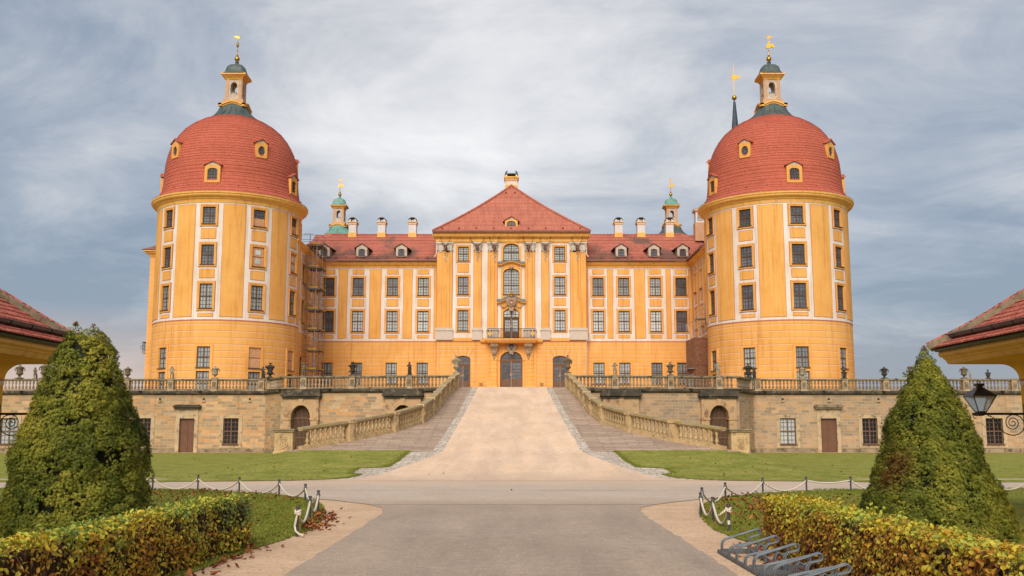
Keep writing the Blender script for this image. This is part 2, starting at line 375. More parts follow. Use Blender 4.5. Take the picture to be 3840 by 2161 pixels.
def glassm(name, c1, c2, rough=.07, spec=.9, folds=0.):
    m, t, b = newmat(name, rough, spec); co = objco(t); n = noisef(t, co, 1.3, 3)
    col = ramp(t, n, [(.35, c1), (.65, c2)])
    if folds:
        s_ = N(t, 'ShaderNodeTexWave'); s_.inputs['Scale'].default_value = 2.6; s_.inputs['Distortion'].default_value = 1.5; t.links.new(co, s_.inputs[0])
        col = mixc(t, folds, col, ramp(t, s_.outputs[0], [(0, (.55,.55,.55)), (1, (1.1,1.1,1.1))]), 'MULTIPLY')
    oi = N(t, 'ShaderNodeObjectInfo'); col = mixc(t, .8, col, ramp(t, oi.outputs['Random'], [(0, (.45,.47,.5)), (.5, (.95,.95,.95)), (1, (1.3,1.3,1.28))]), 'MULTIPLY')
    t.links.new(col, b.inputs['Base Color']); bump(t, b, noisef(t, co, 1.7, 3), .12, .02)
    return m
M_gl = glassm('dark_window_glass', (.055,.07,.09), (.14,.165,.195))
M_gd = glassm('dark_basement_glass', (.010,.011,.013), (.028,.028,.032), .2, .35)
M_gc = glassm('curtained_window_glass', (.30,.33,.325), (.43,.465,.45), .12, .7, .5)
M_gb = glassm('bright_net_curtain_glass', (.46,.49,.48), (.58,.61,.60), .12, .6, .35)
M_board = blot('raw_board', (.60,.30,.15), (.72,.40,.22), 6, c3=(.42,.19,.09), s3=20)
M_osb = blot('brown_chipboard', (.22,.095,.05), (.32,.15,.085), 3, c3=(.12,.055,.035), s3=9, bs=.2)
M_galv = blot('galvanised_steel', (.26,.25,.24), (.42,.40,.38), 5, rough=.45, spec=.5, metal=.5, bs=.05)
M_yel = blot('yellow_toe_board', (.62,.33,.02), (.72,.42,.03), 3)
M_plank = blot('grey_scaffold_plank', (.14,.11,.085), (.24,.19,.15), 4)
M_ladd = blot('pale_ladder_metal', (.45,.38,.30), (.58,.50,.42), 4)
M_deer = blot('dark_red_deer_head', (.10,.028,.015), (.20,.06,.03), 9, rough=.4, spec=.5, bs=.1)
M_antl = blot('antler', (.035,.018,.012), (.075,.04,.027), 9, rough=.6)
M_antt = blot('pale_antler_tip', (.35,.22,.16), (.45,.3,.22), 9, rough=.6)
M_orn = blot('pale_carved_stucco', (.66,.57,.47), (.78,.69,.58), 3, c3=(.52,.42,.32), s3=6)
M_base = blot('grey_beige_pilaster_base', (.62,.52,.43), (.68,.58,.48), 2)
M_cons = blot('carved_sandstone_console', (.40,.29,.20), (.52,.40,.28), 4, c3=(.30,.21,.14), s3=6)
M_shr = blot('red_shield', (.25,.05,.035), (.42,.17,.12), 9)
M_shb = blot('blue_shield', (.03,.05,.085), (.07,.09,.12), 9)
M_white = blot('white_plaster', (.72,.68,.66), (.80,.76,.73), 2)
# ================================================================ ground
def sm(t): t = max(0., min(1., t)); return t*t*(3-2*t)
def prof(y):
    if y < 36.5: return 0.
    if y < 48: return .8*((y-36.5)/11.5)**1.25
    if y < 78: return .8+(y-48)*.14333
    return 5.1+(y-78)*.0413
def Hm(x, y):      # grass mound beside the foot of the ramp
    lat = 1-sm((abs(x)-9.8)/5.0)
    return prof(min(y, 48.6))*lat
def tab(t): ys = [a for a, b in t]; xs = [b for a, b in t]; return lambda y: float(np.interp(y, ys, xs))
bal_x = tab([(47.5,11.0),(48.6,10.2),(51.2,8.13),(54.5,6.3),(58,5.17),(61.4,4.86),(65,4.74),(69,4.69),(72,4.57),(75,4.45),(78,4.3),(79,4.3)])
grav_x = tab([(35.2,14),(35.9,9.5),(36.6,6.8),(37.5,5.5),(39,5.0),(41,4.6),(44,4.0),(46,3.6),(48,3.25),(62.5,2.85),(78,2.6),(90,2.6)])
strip_x = tab([(48,3.72),(54.7,3.5),(62.5,3.28),(78,3.07)])
lawn_x = tab([(35.4,16),(35.9,11),(36.3,8.4),(37,6.6),(37.7,5.9),(38.9,5.65),(39.3,6.1),(41.2,6.1),(41.6,5.0),(44,4.82),(48,4.76)])
low_x = tab([(3,4.1),(12,4.05),(15.5,3.88),(17,3.7),(18.4,3.63),(20,3.75),(22,4.0),(24.3,4.46),(26,5.0),(27.8,6.2),(29.2,8.2),(30.2,11.5),(30.7,18),(30.9,80)])
asph_x = tab([(2,2.78),(21.5,2.78),(23,2.84),(24.0,3.05),(24.8,3.4),(25.6,3.95),(26.6,4.75),(27.8,5.8),(29,7.2),(30.2,9.6),(30.7,12),(31,16)])
def sheet(name, ys, xl, xr, nx, zf, mat, fade=0, wob=0, **kw):
    mb = MB(); rows = []
    for y in ys:
        a, b = xl(y), xr(y)
        if wob:
            a += wob*noise.noise((y*1.7, a*.3, 3.)) + wob*.5*noise.noise((y*6, a*.3, 3.)); b += wob*noise.noise((y*1.7, b*.3+9, 5.)) + wob*.5*noise.noise((y*6, b*.3, 7.))
        rows.append([(a+(b-a)*i/nx, y) for i in range(nx+1)])
    for r in rows: mb.v += [(x, y, zf(x, y)) for x, y in r]
    for i in range(len(rows)-1):
        for j in range(nx):
            k = i*(nx+1)+j; mb.f.append((k, k+1, k+nx+2, k+nx+1)); mb.m.append(0)
    o = mb.build(name, mat, smooth='all', fix=False, **kw); return o
def lin(a, b, st): n = max(1, int(round(abs(b-a)/st))); return [a+(b-a)*i/n for i in range(n+1)]
# ---- ground materials
def gravelm(name, c1, c2, c3, gr=26, sc_=.5, rough=.95, bs=.4, speck=None, tracks=False, blend=None):
    m, t, b = newmat(name, rough, .12); co = objco(t)
    n = noisef(t, co, sc_, 7, .6); col = ramp(t, n, [(.35, c1), (.65, c2)])
    g = noisef(t, co, gr, 6, .75); v = N(t, 'ShaderNodeTexVoronoi'); v.inputs['Scale'].default_value = gr*1.6; t.links.new(co, v.inputs['Vector'])
    col = mixc(t, .55, col, ramp(t, g, [(.30, (.45,.45,.47)), (.52, (1,1,1)), (.75, (1.3,1.28,1.25))]), 'MULTIPLY')
    col = mixc(t, ramp(t, v.outputs['Color'], [(.80, (0,0,0)), (.88, (.75,.75,.75))]), col, c3)
    mid = noisef(t, co, 4.5, 7, .7); col = mixc(t, .45, col, ramp(t, mid, [(.35, (.72,.72,.73)), (.6, (1.05,1.05,1.05))]), 'MULTIPLY')
    if tracks:
        mp = N(t, 'ShaderNodeMapping'); mp.inputs['Scale'].default_value = (.9, .10, 1); t.links.new(co, mp.inputs[0])
        w = noisef(t, mp.outputs[0], 1.2, 4, .6); col = mixc(t, .6, col, ramp(t, w, [(.35, (.80,.80,.82)), (.62, (1.08,1.07,1.05))]), 'MULTIPLY')
    if blend:      # worn, dusty transitions between neighbouring surfaces
        for (ya, yb, c4, lim) in blend:
            o_ = sepxyz(t, co); yn = Mth(t, 'ADD', o_[1], Mth(t, 'MULTIPLY', Mth(t, 'SUBTRACT', noisef(t, co, .5, 6, .7), .5), 5.0))
            f = Mth(t, 'DIVIDE', Mth(t, 'SUBTRACT', yn, ya), yb-ya, clamp=True); fx = Mth(t, 'SUBTRACT', 1.0, Mth(t, 'DIVIDE', Mth(t, 'SUBTRACT', Mth(t, 'ABSOLUTE', o_[0]), lim), 5.0, clamp=True), clamp=True)
            col = mixc(t, Mth(t, 'MULTIPLY', f, fx), col, mixc(t, .35, c4, col, 'MULTIPLY'))
    t.links.new(col, b.inputs['Base Color']); bump(t, b, g, bs, .02); return m
M_asph = gravelm('worn_asphalt', (.42,.318,.238), (.485,.372,.285), (.66,.53,.42), 34, .35, tracks=True, blend=[(21.5, 27.5, (.57,.445,.345), 9.0)])
M_path = gravelm('pale_grey_path', (.56,.43,.33), (.63,.495,.385), (.74,.61,.50), 30, .4, blend=[(32.5, 37.5, (.83,.61,.44), 9.0), (27.5, 24.0, (.51,.39,.295), 8.0)])
M_grav = gravelm('beige_gravel', (.84,.575,.38), (.90,.64,.445), (.93,.74,.58), 24, .35, tracks=True, blend=[(40.5, 35.5, (.66,.515,.40), 12.0)])
M_sand = gravelm('sandy_shoulder', (.64,.42,.26), (.75,.51,.33), (.30,.20,.14), 22, .8)
def grassm(name, ca, cb, cc, worn=(.32,.27,.09)):
    m, t, b = newmat(name, .95, .08); co = objco(t)
    n = noisef(t, co, .8, 10, .72); col = ramp(t, n, [(.36, ca), (.50, cb), (.62, cc)])
    m2 = N(t, 'ShaderNodeMapping'); m2.inputs['Scale'].default_value = (1, .28, 1); t.links.new(co, m2.inputs[0])
    n2 = noisef(t, m2.outputs[0], 6.5, 9, .8); col = mixc(t, .7, col, ramp(t, n2, [(.34, (.55,.62,.50)), (.5, (.96,.96,.96)), (.66, (1.35,1.28,1.2))]), 'MULTIPLY')
    mp = N(t, 'ShaderNodeMapping'); mp.inputs['Scale'].default_value = (1, .35, 1); t.links.new(co, mp.inputs[0])
    w = noisef(t, mp.outputs[0], 1.4, 8, .7); col = mixc(t, ramp(t, w, [(.55, (0,0,0)), (.75, (.55,.55,.55))]), col, worn)
    g = noisef(t, co, 11, 8, .8); col = mixc(t, .85, col, ramp(t, g, [(.33, (.42,.46,.34)), (.5, (.95,.95,.95)), (.68, (1.4,1.35,1.2))]), 'MULTIPLY')
    t.links.new(col, b.inputs['Base Color']); bump(t, b, g, .9, .05); return m
M_grass = grassm('autumn_lawn', (.22,.235,.045), (.30,.295,.062), (.38,.35,.085))
M_grassn = grassm('near_lawn', (.21,.225,.04), (.29,.29,.05), (.37,.335,.07), (.26,.17,.06))
M_earth = grassm('field_ground', (.09,.10,.03), (.12,.13,.035), (.14,.14,.05))
def sett(name, w, h, cols, mort, uvrot=0):
    m, t, b = newmat(name, .85, .2); co = objco(t)
    mp = N(t, 'ShaderNodeMapping'); mp.inputs['Rotation'].default_value = (0, 0, uvrot); t.links.new(co, mp.inputs[0])
    nz = N(t, 'ShaderNodeTexNoise'); nz.inputs['Scale'].default_value = 1.2; t.links.new(co, nz.inputs['Vector'])
    dv = N(t, 'ShaderNodeVectorMath'); dv.operation = 'MULTIPLY_ADD'; t.links.new(nz.outputs['Color'], dv.inputs[0]); dv.inputs[1].default_value = (.55,.40,0); t.links.new(mp.outputs[0], dv.inputs[2])
    br = N(t, 'ShaderNodeTexBrick'); br.offset = .43; br.inputs['Scale'].default_value = 1; br.inputs['Brick Width'].default_value = w; br.inputs['Row Height'].default_value = h
    br.inputs['Mortar Size'].default_value = h*.07; br.inputs['Mortar Smooth'].default_value = .3; br.inputs['Bias'].default_value = 0
    br.inputs['Color1'].default_value = (0,0,0,1); br.inputs['Color2'].default_value = (1,1,1,1); t.links.new(dv.outputs[0], br.inputs['Vector'])
    k = len(cols); col = ramp(t, br.outputs[0], [(i/(k-1), c) for i, c in enumerate(cols)]); col = mixc(t, br.outputs['Fac'], col, mort)
    g = noisef(t, co, 5, 8, .7); col = mixc(t, .6, col, ramp(t, g, [(.3, (.6,.6,.6)), (.7, (1.1,1.1,1.1))]), 'MULTIPLY')
    t.links.new(col, b.inputs['Base Color']); bump(t, b, Mth(t, 'SUBTRACT', g, br.outputs['Fac']), .6, .03); return m
M_pave = sett('ramp_sandstone_paving', 1.3, .34, ((.52,.365,.26), (.40,.28,.20), (.62,.44,.31), (.46,.31,.22), (.56,.42,.31)), (.27,.19,.13))
M_sett = sett('pale_granite_setts', .55, .34, ((.68,.56,.44), (.54,.44,.35), (.80,.68,.55), (.60,.47,.36)), (.30,.21,.14))
ST = dict(kind='structure')
g = MB(); g.q([(-3000,-800,-.05),(3000,-800,-.05),(3000,4000,-.05),(-3000,4000,-.05)]); g.build('ground', M_earth, fix=False, **ST)
z0 = lambda o: (lambda x, y: o)
sheet('sand_shoulder', lin(-2, 31.6, .8), lambda y: -20 if y > 27 else -9.5, lambda y: 20 if y > 27 else 9.5, 8, z0(0.), M_sand, **ST)
sheet('road', lin(-2, 24.9, .25), lambda y: -asph_x(y), lambda y: asph_x(y), 10, z0(.008), M_asph, wob=.07, **ST)
sheet('crossing_path', lin(24.85, 30.7, .2), lambda y: -asph_x(y), lambda y: asph_x(y), 10, z0(.012), M_path, wob=.06, **ST)
sheet('crossing_path', lin(30.6, 37.4, .4), lambda y: -90, lambda y: 90, 60, lambda x, y: .015+prof(y), M_path, **ST)
sheet('gravel_ramp', lin(36.4, 112.55, .5), lambda y: -grav_x(y), lambda y: grav_x(y), 10, lambda x, y: prof(y)+.0215, M_grav, wob=.05, **ST)
for s in (-1, 1):
    nm = 'left' if s < 0 else 'right'
    o = (lambda f: (lambda y: s*f(y)))
    sheet('setts_strip', lin(36.6, 48, .2)+lin(48.25, 77.6, .5), lambda y: s*(grav_x(y)-.12), lambda y: s*(strip_x(y) if y >= 48 else lawn_x(y)+.05), 4, lambda x, y: prof(y)+.020 if y > 47.9 else max(prof(y), Hm(x, y))+.020, M_sett, wob=.03, **ST)
    sheet('ramp_paving', lin(48, 78.6, .5), lambda y: s*(strip_x(y)-.05), lambda y: s*(bal_x(y)+.15), 8, lambda x, y: prof(y)+.010, M_pave, **ST)
    # upper lawn with its mound
    def lz(x, y):
        return Hm(x, y)+.03+.02*noise.noise((x*.5, y*.5, 0))
    ys = lin(35.45, 48.3, .25)
    sheet('lawn', ys, lambda y: s*lawn_x(y), lambda y: s*12.0, 10, lz, M_grass, wob=.06, **ST)
    sheet('lawn', lin(35.45, 48.3, .8)+lin(49, 83.3, 4), lambda y: s*12.0, lambda y: s*75, 42, lz, M_grass, **ST)
    sheet('wall_footpath', [83.2, 83.7, 84.05], lambda y: s*12, lambda y: s*75, 20, z0(.045), M_grav, **ST)
    # lower lawn
    def lz2(x, y):
        e = abs(x)-low_x(min(y, 30.6)); return .01+.07*sm(e/.35)*sm((30.9-y)/.5+.1)+.012*noise.noise((x, y, 0))
    sheet('lawn', lin(3, 30.4, .3)+[30.6, 30.8, 30.9], lambda y: s*low_x(y), lambda y: s*(low_x(y)+1.2), 6, lz2, M_grassn, wob=.05, **ST)
    sheet('lawn', lin(3, 30.4, .6)+[30.6, 30.8, 30.9], lambda y: s*(low_x(y)+1.2), lambda y: s*82, 50, lz2, M_grassn, **ST)
# terrace floor (only seen from a higher camera)
tf = lambda x, y: 4.98+(y-79)*.043
sheet('terrace_floor', lin(79.3, 84.6, .7), lambda y: -18.4-(y-79.9)*.5, lambda y: -2.5, 6, tf, M_pave, **ST)
sheet('terrace_floor', lin(79.3, 84.6, .7), lambda y: 2.5, lambda y: 18.0+(y-79.9)*.5, 6, tf, M_pave, **ST)
sheet('terrace_floor', lin(84.3, 113.0, 3), lambda y: -62, lambda y: 62, 20, tf, M_pave, **ST)
# ================================================================ castle
castle = empty('castle', (0, 113, 6), label='yellow and white baroque castle with two big red domed round towers', cat='castle')
CP = dict(parent=castle)
_build = MB.build
def cb(mb, name, mats, **kw):      # build a castle part modelled in world coordinates
    o = mb.build(name, mats, **kw); o.parent = castle; o.matrix_parent_inverse = Matrix.Translation((0, -113, -6)); return o
TW = {-1: (-28.28, 100., 6.95), 1: (26.43, 100., 6.95)}
FY = 113.4; RY = 112.6
def Mfront(u, z, d): return (u, FY-d, z)
def Mris(u, z, d): return (u, RY-d, z)
def Mtower(T):
    def f(a, z, d): r = T[2]+d; w = R_(a); return (T[0]+r*math.sin(w), T[1]-r*math.cos(w), z)
    return f
def wall_grid(mb, M, u0, u1, z0, z1, holes, du, depth=.32, mi=0, zsplit=None):
    us = {u0, u1}; zs = {z0, z1}
    if zsplit: zs |= set(zsplit.keys())
    for h in holes: us |= {h[0], h[1]}; zs |= {h[2], h[3]}
    us = sorted(us); zs = sorted(z for z in zs if z0 <= z <= z1)
    full = []
    for a, b in zip(us, us[1:]):
        n = max(1, int(math.ceil((b-a)/du-1e-6))); full += [a+(b-a)*i/n for i in range(n)]
    full.append(us[-1]); us = full
    def mat(z):
        m = mi
        if zsplit:
            for k in sorted(zsplit):
                if z > k: m = zsplit[k]
        return m
    for a, b in zip(us, us[1:]):
        for c, d in zip(zs, zs[1:]):
            um, zm = (a+b)/2, (c+d)/2
            if any(h[0] < um < h[1] and h[2] < zm < h[3] for h in holes): continue
            mb.q([M(a,c,0), M(b,c,0), M(b,d,0), M(a,d,0)], mat(zm))
    for h in holes:
        a, b, c, d = h[:4]; m = h[4] if len(h) > 4 else mat((c+d)/2)
        mb.q([M(a,c,0), M(a,d,0), M(a,d,-depth), M(a,c,-depth)], m); mb.q([M(b,c,0), M(b,c,-depth), M(b,d,-depth), M(b,d,0)], m)
        mb.q([M(a,d,0), M(b,d,0), M(b,d,-depth), M(a,d,-depth)], m); mb.q([M(a,c,0), M(a,c,-depth), M(b,c,-depth), M(b,c,0)], m)
def panel(mb, M, u0, u1, z0, z1, nu=1, mi=1, ml=2, lw=.04, us=1.):   # ochre panel edged by a red line; us = u per metre
    l = lw*us
    mb.slab(M, u0-l, u1+l, z0-lw, z1+lw, -.02, .018, nu, ml); mb.slab(M, u0, u1, z0, z1, 0, .034, nu, mi)
# ---- windows (local: x right, y into the wall, z up from the middle of the opening)
def arch_z(x, hw, zs, zt): return zs+(zt-zs)*math.sqrt(max(0, 1-(x/hw)**2))
def arch_pts(hw, zs, zt, n=14): return [(-hw+2*hw*i/n, arch_z(-hw+2*hw*i/n, hw, zs, zt)) for i in range(n+1)]
def make_window(hw, h, kind='glass', arch=0., cols=4, rows=6, split=.5, surround=True, frame_mat=None, sw=.21, sill=True, line=True, low=False):
    """returns the window object (brown frame) with pane, surround and sill as sub-parts; opening 2hw x h, top arch height `arch`"""
    z0, z1 = -h/2, h/2; zs = z1-arch; fm = frame_mat or M_brown
    top = (lambda x: arch_z(x, hw, zs, z1)) if arch else (lambda x: z1)
    f = MB(); e = .075
    f.box(-hw, -hw+e, .12, .22, z0, zs); f.box(hw-e, hw, .12, .22, z0, zs); f.box(-hw+e, hw-e, .12, .22, z0, z0+e)
    if arch:
        P = arch_pts(hw, zs, z1)
        for (xa, za), (xb, zb) in zip(P, P[1:]): f.hexa([(xa,.12,za-.09),(xb,.12,zb-.09),(xb,.22,zb-.09),(xa,.22,za-.09),(xa,.12,za+.01),(xb,.12,zb+.01),(xb,.22,zb+.01),(xa,.22,za+.01)])
    else: f.box(-hw+e, hw-e, .12, .22, z1-e, z1)
    zsp = z0+h*split
    f.box(-.05, .05, .10, .215, z0+e, top(0)-e); f.box(-hw+e, hw-e, .095, .215, zsp-.05, zsp+.05)
    for i in range(1, cols):
        if cols % 2 == 0 and i == cols//2: continue
        x = -hw+2*hw*i/cols; f.box(x-.018, x+.018, .14, .20, z0+e, top(x)-.05)
    for i in range(1, rows):
        z = z0+h*i/rows
        if abs(z-zsp) < .12: continue
        w = hw if z < zs else hw*math.sqrt(max(0, 1-((z-zs)/max(arch, 1e-3))**2))
        f.box(-w+.05, w-.05, .14, .20, z-.018, z+.018)
    w_ = f.build('window', fm)
    gm = {'glass': M_gl, 'curtain': M_gc, 'net': M_gb, 'board': M_board, 'half': M_gl, 'panes': M_board, 'dark': M_gd}[kind]
    p = MB(); pts = ([(-hw, z0)]+[(x, z) for x, z in (arch_pts(hw, zs, z1) if arch else [(-hw, z1), (hw, z1)])]+[(hw, z0)])
    p.poly(pts, .165, .30); pane = p.build('pane', gm, parent=w_)
    if kind in ('half',):
        q = MB(); q.box(-hw+.06, hw-.06, .09, .15, z0+.06, zsp-.03); q.build('board', M_board, parent=w_, label='raw board closing the lower half')
    if kind == 'board':
        q = MB(); q.box(-hw+.05, hw-.05, .08, .15, z0+.05, zsp-.04); q.box(-hw+.05, hw-.05, .08, .15, zsp+.04, z1-.05); q.build('board', M_board, parent=w_)
        w_['label'] = 'window closed with raw boards'
    if kind == 'panes':
        q = MB(); q.box(-hw+.05, hw-.05, .08, .15, z0+.05, zsp-.04); q.box(-hw+.05, hw-.05, .08, .15, zsp+.04, z1-.05); bo = q.build('board', M_board, parent=w_)
        for za, zb in ((z0+.28, zsp-.2), (zsp+.2, z1-.28)): q = MB(); q.box(-.27, .25, .06, .09, za, zb); q.build('small_pane', M_gb, parent=w_)
        w_['label'] = 'boarded window with two small panes'
    if surround:
        s_ = MB(); mats = [M_or, M_red]
        def ring(a0, a1, y0, y1, mi):
            if arch: return
            s_.box(-hw-a1, -hw-a0, y0, y1, z0-a1, z1+a1, mi); s_.box(hw+a0, hw+a1, y0, y1, z0-a1, z1+a1, mi)
            s_.box(-hw-a0, hw+a0, y0, y1, z1+a0, z1+a1, mi); s_.box(-hw-a0, hw+a0, y0, y1, z0-a1, z0-a0, mi)
        ring(0, sw*.55, -.05, .05, 0); ring(sw*.55, sw, -.085, .05, 0)
        if line: ring(sw, sw+.035, -.02, .05, 1)
        if arch:
            pi = [(-hw, z0)]+arch_pts(hw, zs, z1)+[(hw, z0)]; po = [(-hw-sw, z0-.0)]+arch_pts(hw+sw, zs, z1+sw)+[(hw+sw, z0)]
            for (a, b), (c, d) in zip(zip(pi, pi[1:]), zip(po, po[1:])):
                s_.hexa([(a[0],-.09,a[1]),(b[0],-.09,b[1]),(b[0],.05,b[1]),(a[0],.05,a[1]),(c[0],-.09,c[1]),(d[0],-.09,d[1]),(d[0],.05,d[1]),(c[0],.05,c[1])])
        s_.build('surround', mats, parent=w_)
    if sill:
        q = MB(); q.box(-hw-.07, hw+.07, -.16, .12, z0-.06, z0+.01); q.build('sill', M_brown if not low else M_lead, parent=w_)
    return w_
protos = {}
def put_window(M, u, zc, hw, h, ang, parent=None, **kw):
    key = (hw, round(h, 3), tuple(sorted(kw.items(), key=str)).__str__())
    if key not in protos: o = protos[key] = make_window(hw, h, **kw)
    else: o = copy_tree(protos[key])
    par = parent or castle; o.parent = par; o.location = Vector(M(u, zc, 0))-Vector(par.location); o.rotation_euler = (0, 0, R_(ang)); return o
M_shut = M_brown
def hip_roof(mb, xa, xb, y0, y1, z0, zt, D, pf, steps=16, stepz=.0, mi=0):
    """hip roof over a rectangle: front hip face and two long slopes; pf(t) is the height curve from eave to ridge"""
    hw = (xb-xa)/2; P = lambda t, sx, y: ((xa+hw*t) if sx < 0 else (xb-hw*t), y, z0+(zt-z0)*pf(t))
    for i in range(steps):
        t0, t1 = i/steps, (i+1)/steps
        mb.q([P(t0,-1,y0+D*t0), P(t0,1,y0+D*t0), P(t1,1,y0+D*t1), P(t1,-1,y0+D*t1)], mi)
        for sx in (-1, 1): mb.q([P(t0,sx,y0+D*t0), P(t0,sx,y1), P(t1,sx,y1), P(t1,sx,y0+D*t1)], mi)
# ---- round towers
DOME = [(7.42,24.02),(7.15,24.22),(6.88,24.6),(6.68,25.1),(6.57,25.8),(6.52,26.5),(6.50,27.2),(6.42,28),(6.27,28.8),(6.03,29.6),(5.75,30.2),(5.40,30.8),(4.85,31.5),(4.15,32.1),(3.35,32.6),(2.5,33.0)]
def dome_r(z): return float(np.interp(z, [p[1] for p in DOME], [p[0] for p in DOME]))
def lantern(cx, cy, zb, k, capm, skirtm, finial, yr=0.):
    """square lantern on a flared copper skirt, base at the dome crown"""
    P = lambda r, z: (r*k, (z-33.0)*k)
    def sq(mb, prof, seg=4, mi=0):       # square lathe, profile of (half width, z); blended from round below
        rings = []
        for hw, z, rd in prof:
            ring = []
            n = 24
            for j in range(n):
                w = 2*PI*(j+.5)/n-PI/4*0; cxx, cyy = math.cos(w), math.sin(w)
                m_ = max(abs(cxx), abs(cyy)); r = hw*((1-rd)/m_+rd)
                ring.append((cx+r*k*cxx, cy+r*k*cyy, zb+(z-33.0)*k))
            rings.append(ring)
        b = len(mb.v)
        for r in rings: mb.v += r
        for i in range(len(rings)-1):
            for j in range(24): mb.f.append((b+i*24+j, b+i*24+(j+1)%24, b+(i+1)*24+(j+1)%24, b+(i+1)*24+j)); mb.m.append(mi)
        mb.f.append(tuple(b+j for j in range(24))[::-1]); mb.m.append(mi); e = b+24*(len(rings)-1)
        mb.f.append(tuple(e+j for j in range(24))); mb.m.append(mi)
    s = MB(); sq(s, [(2.75,32.85,1),(2.45,33.05,1),(2.0,33.35,.8),(1.62,33.75,.55),(1.34,34.2,.3),(1.18,34.55,.15)])
    for j in range(20):      # standing seams
        w = 2*PI*j/20; pts = []
        for hw, z, rd in [(2.75,32.87,1),(2.45,33.07,1),(2.0,33.37,.8),(1.62,33.77,.55),(1.34,34.22,.3)]:
            c_, s2 = math.cos(w), math.sin(w); r = hw*((1-rd)/max(abs(c_), abs(s2))+rd)+.01; pts.append((cx+r*k*c_, cy+r*k*s2, zb+(z-33)*k))
        s.tube(pts, .035*k, 4)
    cb(s, 'copper_skirt', skirtm, smooth=35)
    b = MB()
    # swept base moulding: raised in the middle of each side
    for q in range(4):
        ca, sa = math.cos(q*PI/2), math.sin(q*PI/2); n = 12
        for i in range(n):
            xs = [-1.38+2.76*j/n for j in (i, i+1)]
            zz_ = [34.42+.30*math.cos(min(1, abs(x)/1.0)*PI/2)**1.3*(1 if abs(x) < 1 else 0) for x in xs]
            for (o0, o1, za, zb_) in ((1.0+.006*(q%2), 1.38-.006*(q%2), .004*(q%2), .16+.005*(q%2)), (1.0+.006*(q%2), 1.26-.006*(q%2), -.16+.004*(q%2), .004*(q%2))):
                pts = []
                for zo in (za, zb_):
                    for (x, y) in ((xs[0], -o1), (xs[1], -o1), (xs[1], -o0), (xs[0], -o0)):
                        zc = zz_[0] if x == xs[0] else zz_[1]
                        pts.append((cx+k*(x*ca-y*sa), cy+k*(x*sa+y*ca), zb+(zc+zo-33)*k))
                b.hexa(pts, 1)
    def B(x0, x1, y0, y1, za, zb_, mi): b.box(cx+k*x0, cx+k*x1, cy+k*y0, cy+k*y1, zb+(za-33)*k, zb+(zb_-33)*k, mi)
    B(-1.05, 1.05, -1.05, 1.05, 34.3, 35.08, 0)
    hw = .80; zo, zt, zsp, ow = 35.95, 36.95, 36.6, .33
    for sx in (-1, 1):
        for sy in (-1, 1): B(*sorted((sx*ow, sx*hw)), *sorted((sy*ow, sy*hw)), 35.08, 37.35, 3)
    for q in range(4):
        ca, sa = math.cos(q*PI/2), math.sin(q*PI/2)
        def T(x, y, z): return (cx+k*(x*ca-y*sa), cy+k*(x*sa+y*ca), zb+(z-33)*k)
        def Bq(x0, x1, y0, y1, za, zb_, mi): b.hexa([T(x,y,z) for z in (za, zb_) for x, y in ((x0,y0),(x1,y0),(x1,y1),(x0,y1))], mi)
        Bq(-ow, ow, -hw+.03, -ow, 35.08, 35.8, 3)
        Bq(-ow, ow, -hw-.02, -ow, 35.8, 35.86, 4)
        P_ = arch_pts(ow, zsp, zt, 8)
        for (xa, za), (xb, z_b) in zip(P_, P_[1:]): b.hexa([T(xa,-hw+.02,za),T(xb,-hw+.02,z_b),T(xb,-ow,z_b),T(xa,-ow,za),T(xa,-hw+.02,37.3),T(xb,-hw+.02,37.3),T(xb,-ow,37.3),T(xa,-ow,37.3)], 3)
        for sx in (-1, 1):      # ochre corner pilasters
            x0, x1 = sorted((sx*.50, sx*.78)); Bq(x0, x1, -hw-.05, -hw, 35.08, 37.3, 0)
    for hw_, za, z_b in ((.90,37.28,37.42),(1.0,37.42,37.52),(1.12,37.52,37.63),(1.26,37.63,37.78)): B(-hw_, hw_, -hw_, hw_, za, z_b, 1)
    cb(b, 'lantern', [M_lant, M_corn, M_or, M_lantc, M_lead])
    c = MB(); sq(c, [(1.30,37.78,0),(1.16,37.92,.05),(1.0,38.12,.15),(.95,38.4,.25),(.88,38.68,.35),(.68,38.9,.5),(.4,39.0,.8),(.24,39.06,1),(.17,39.2,1),(.22,39.32,1),(.12,39.42,1)])
    cb(c, 'lantern_cap', capm, smooth=35)
    f = MB(); f.lathe([(.05,39.35),(.10,39.42),(.24,39.55),(.27,39.7),(.22,39.85),(.08,39.98),(.13,40.05),(.06,40.12),(.04,40.5),(.09,40.56),(.03,40.62),(.03,42.2),(.005,42.45)], (cx, cy, zb-33*k) if k == 1 else (cx, cy, zb-33), 10)
    if k != 1: f.v = [(x, y, zb+(z-zb)*k) for x, y, z in f.v]
    zS = 42.0 if finial == 'star' else 42.1
    def star(x, z, r, tail):
        P2 = []
        for i in range(16):
            w = 2*PI*i/16+PI/2; rr = r if i % 2 == 0 else r*.45; P2.append((x+rr*math.cos(w), z+rr*math.sin(w)))
        f.poly([(cx+(a-0)*k, zb+(b_-33)*k) for a, b_ in P2], cy-.03*k, cy+.03*k)
        f.poly([(cx+(x+a)*k, zb+(z+b_-33)*k) for a, b_ in ((tail*.1,-.12),(tail*.6,.02),(tail,.10),(tail*.55,.16),(tail*.1,.16))], cy-.02*k, cy+.02*k)
    star(.02, 42.0, .22, -.5 if finial == 'star' else .45)
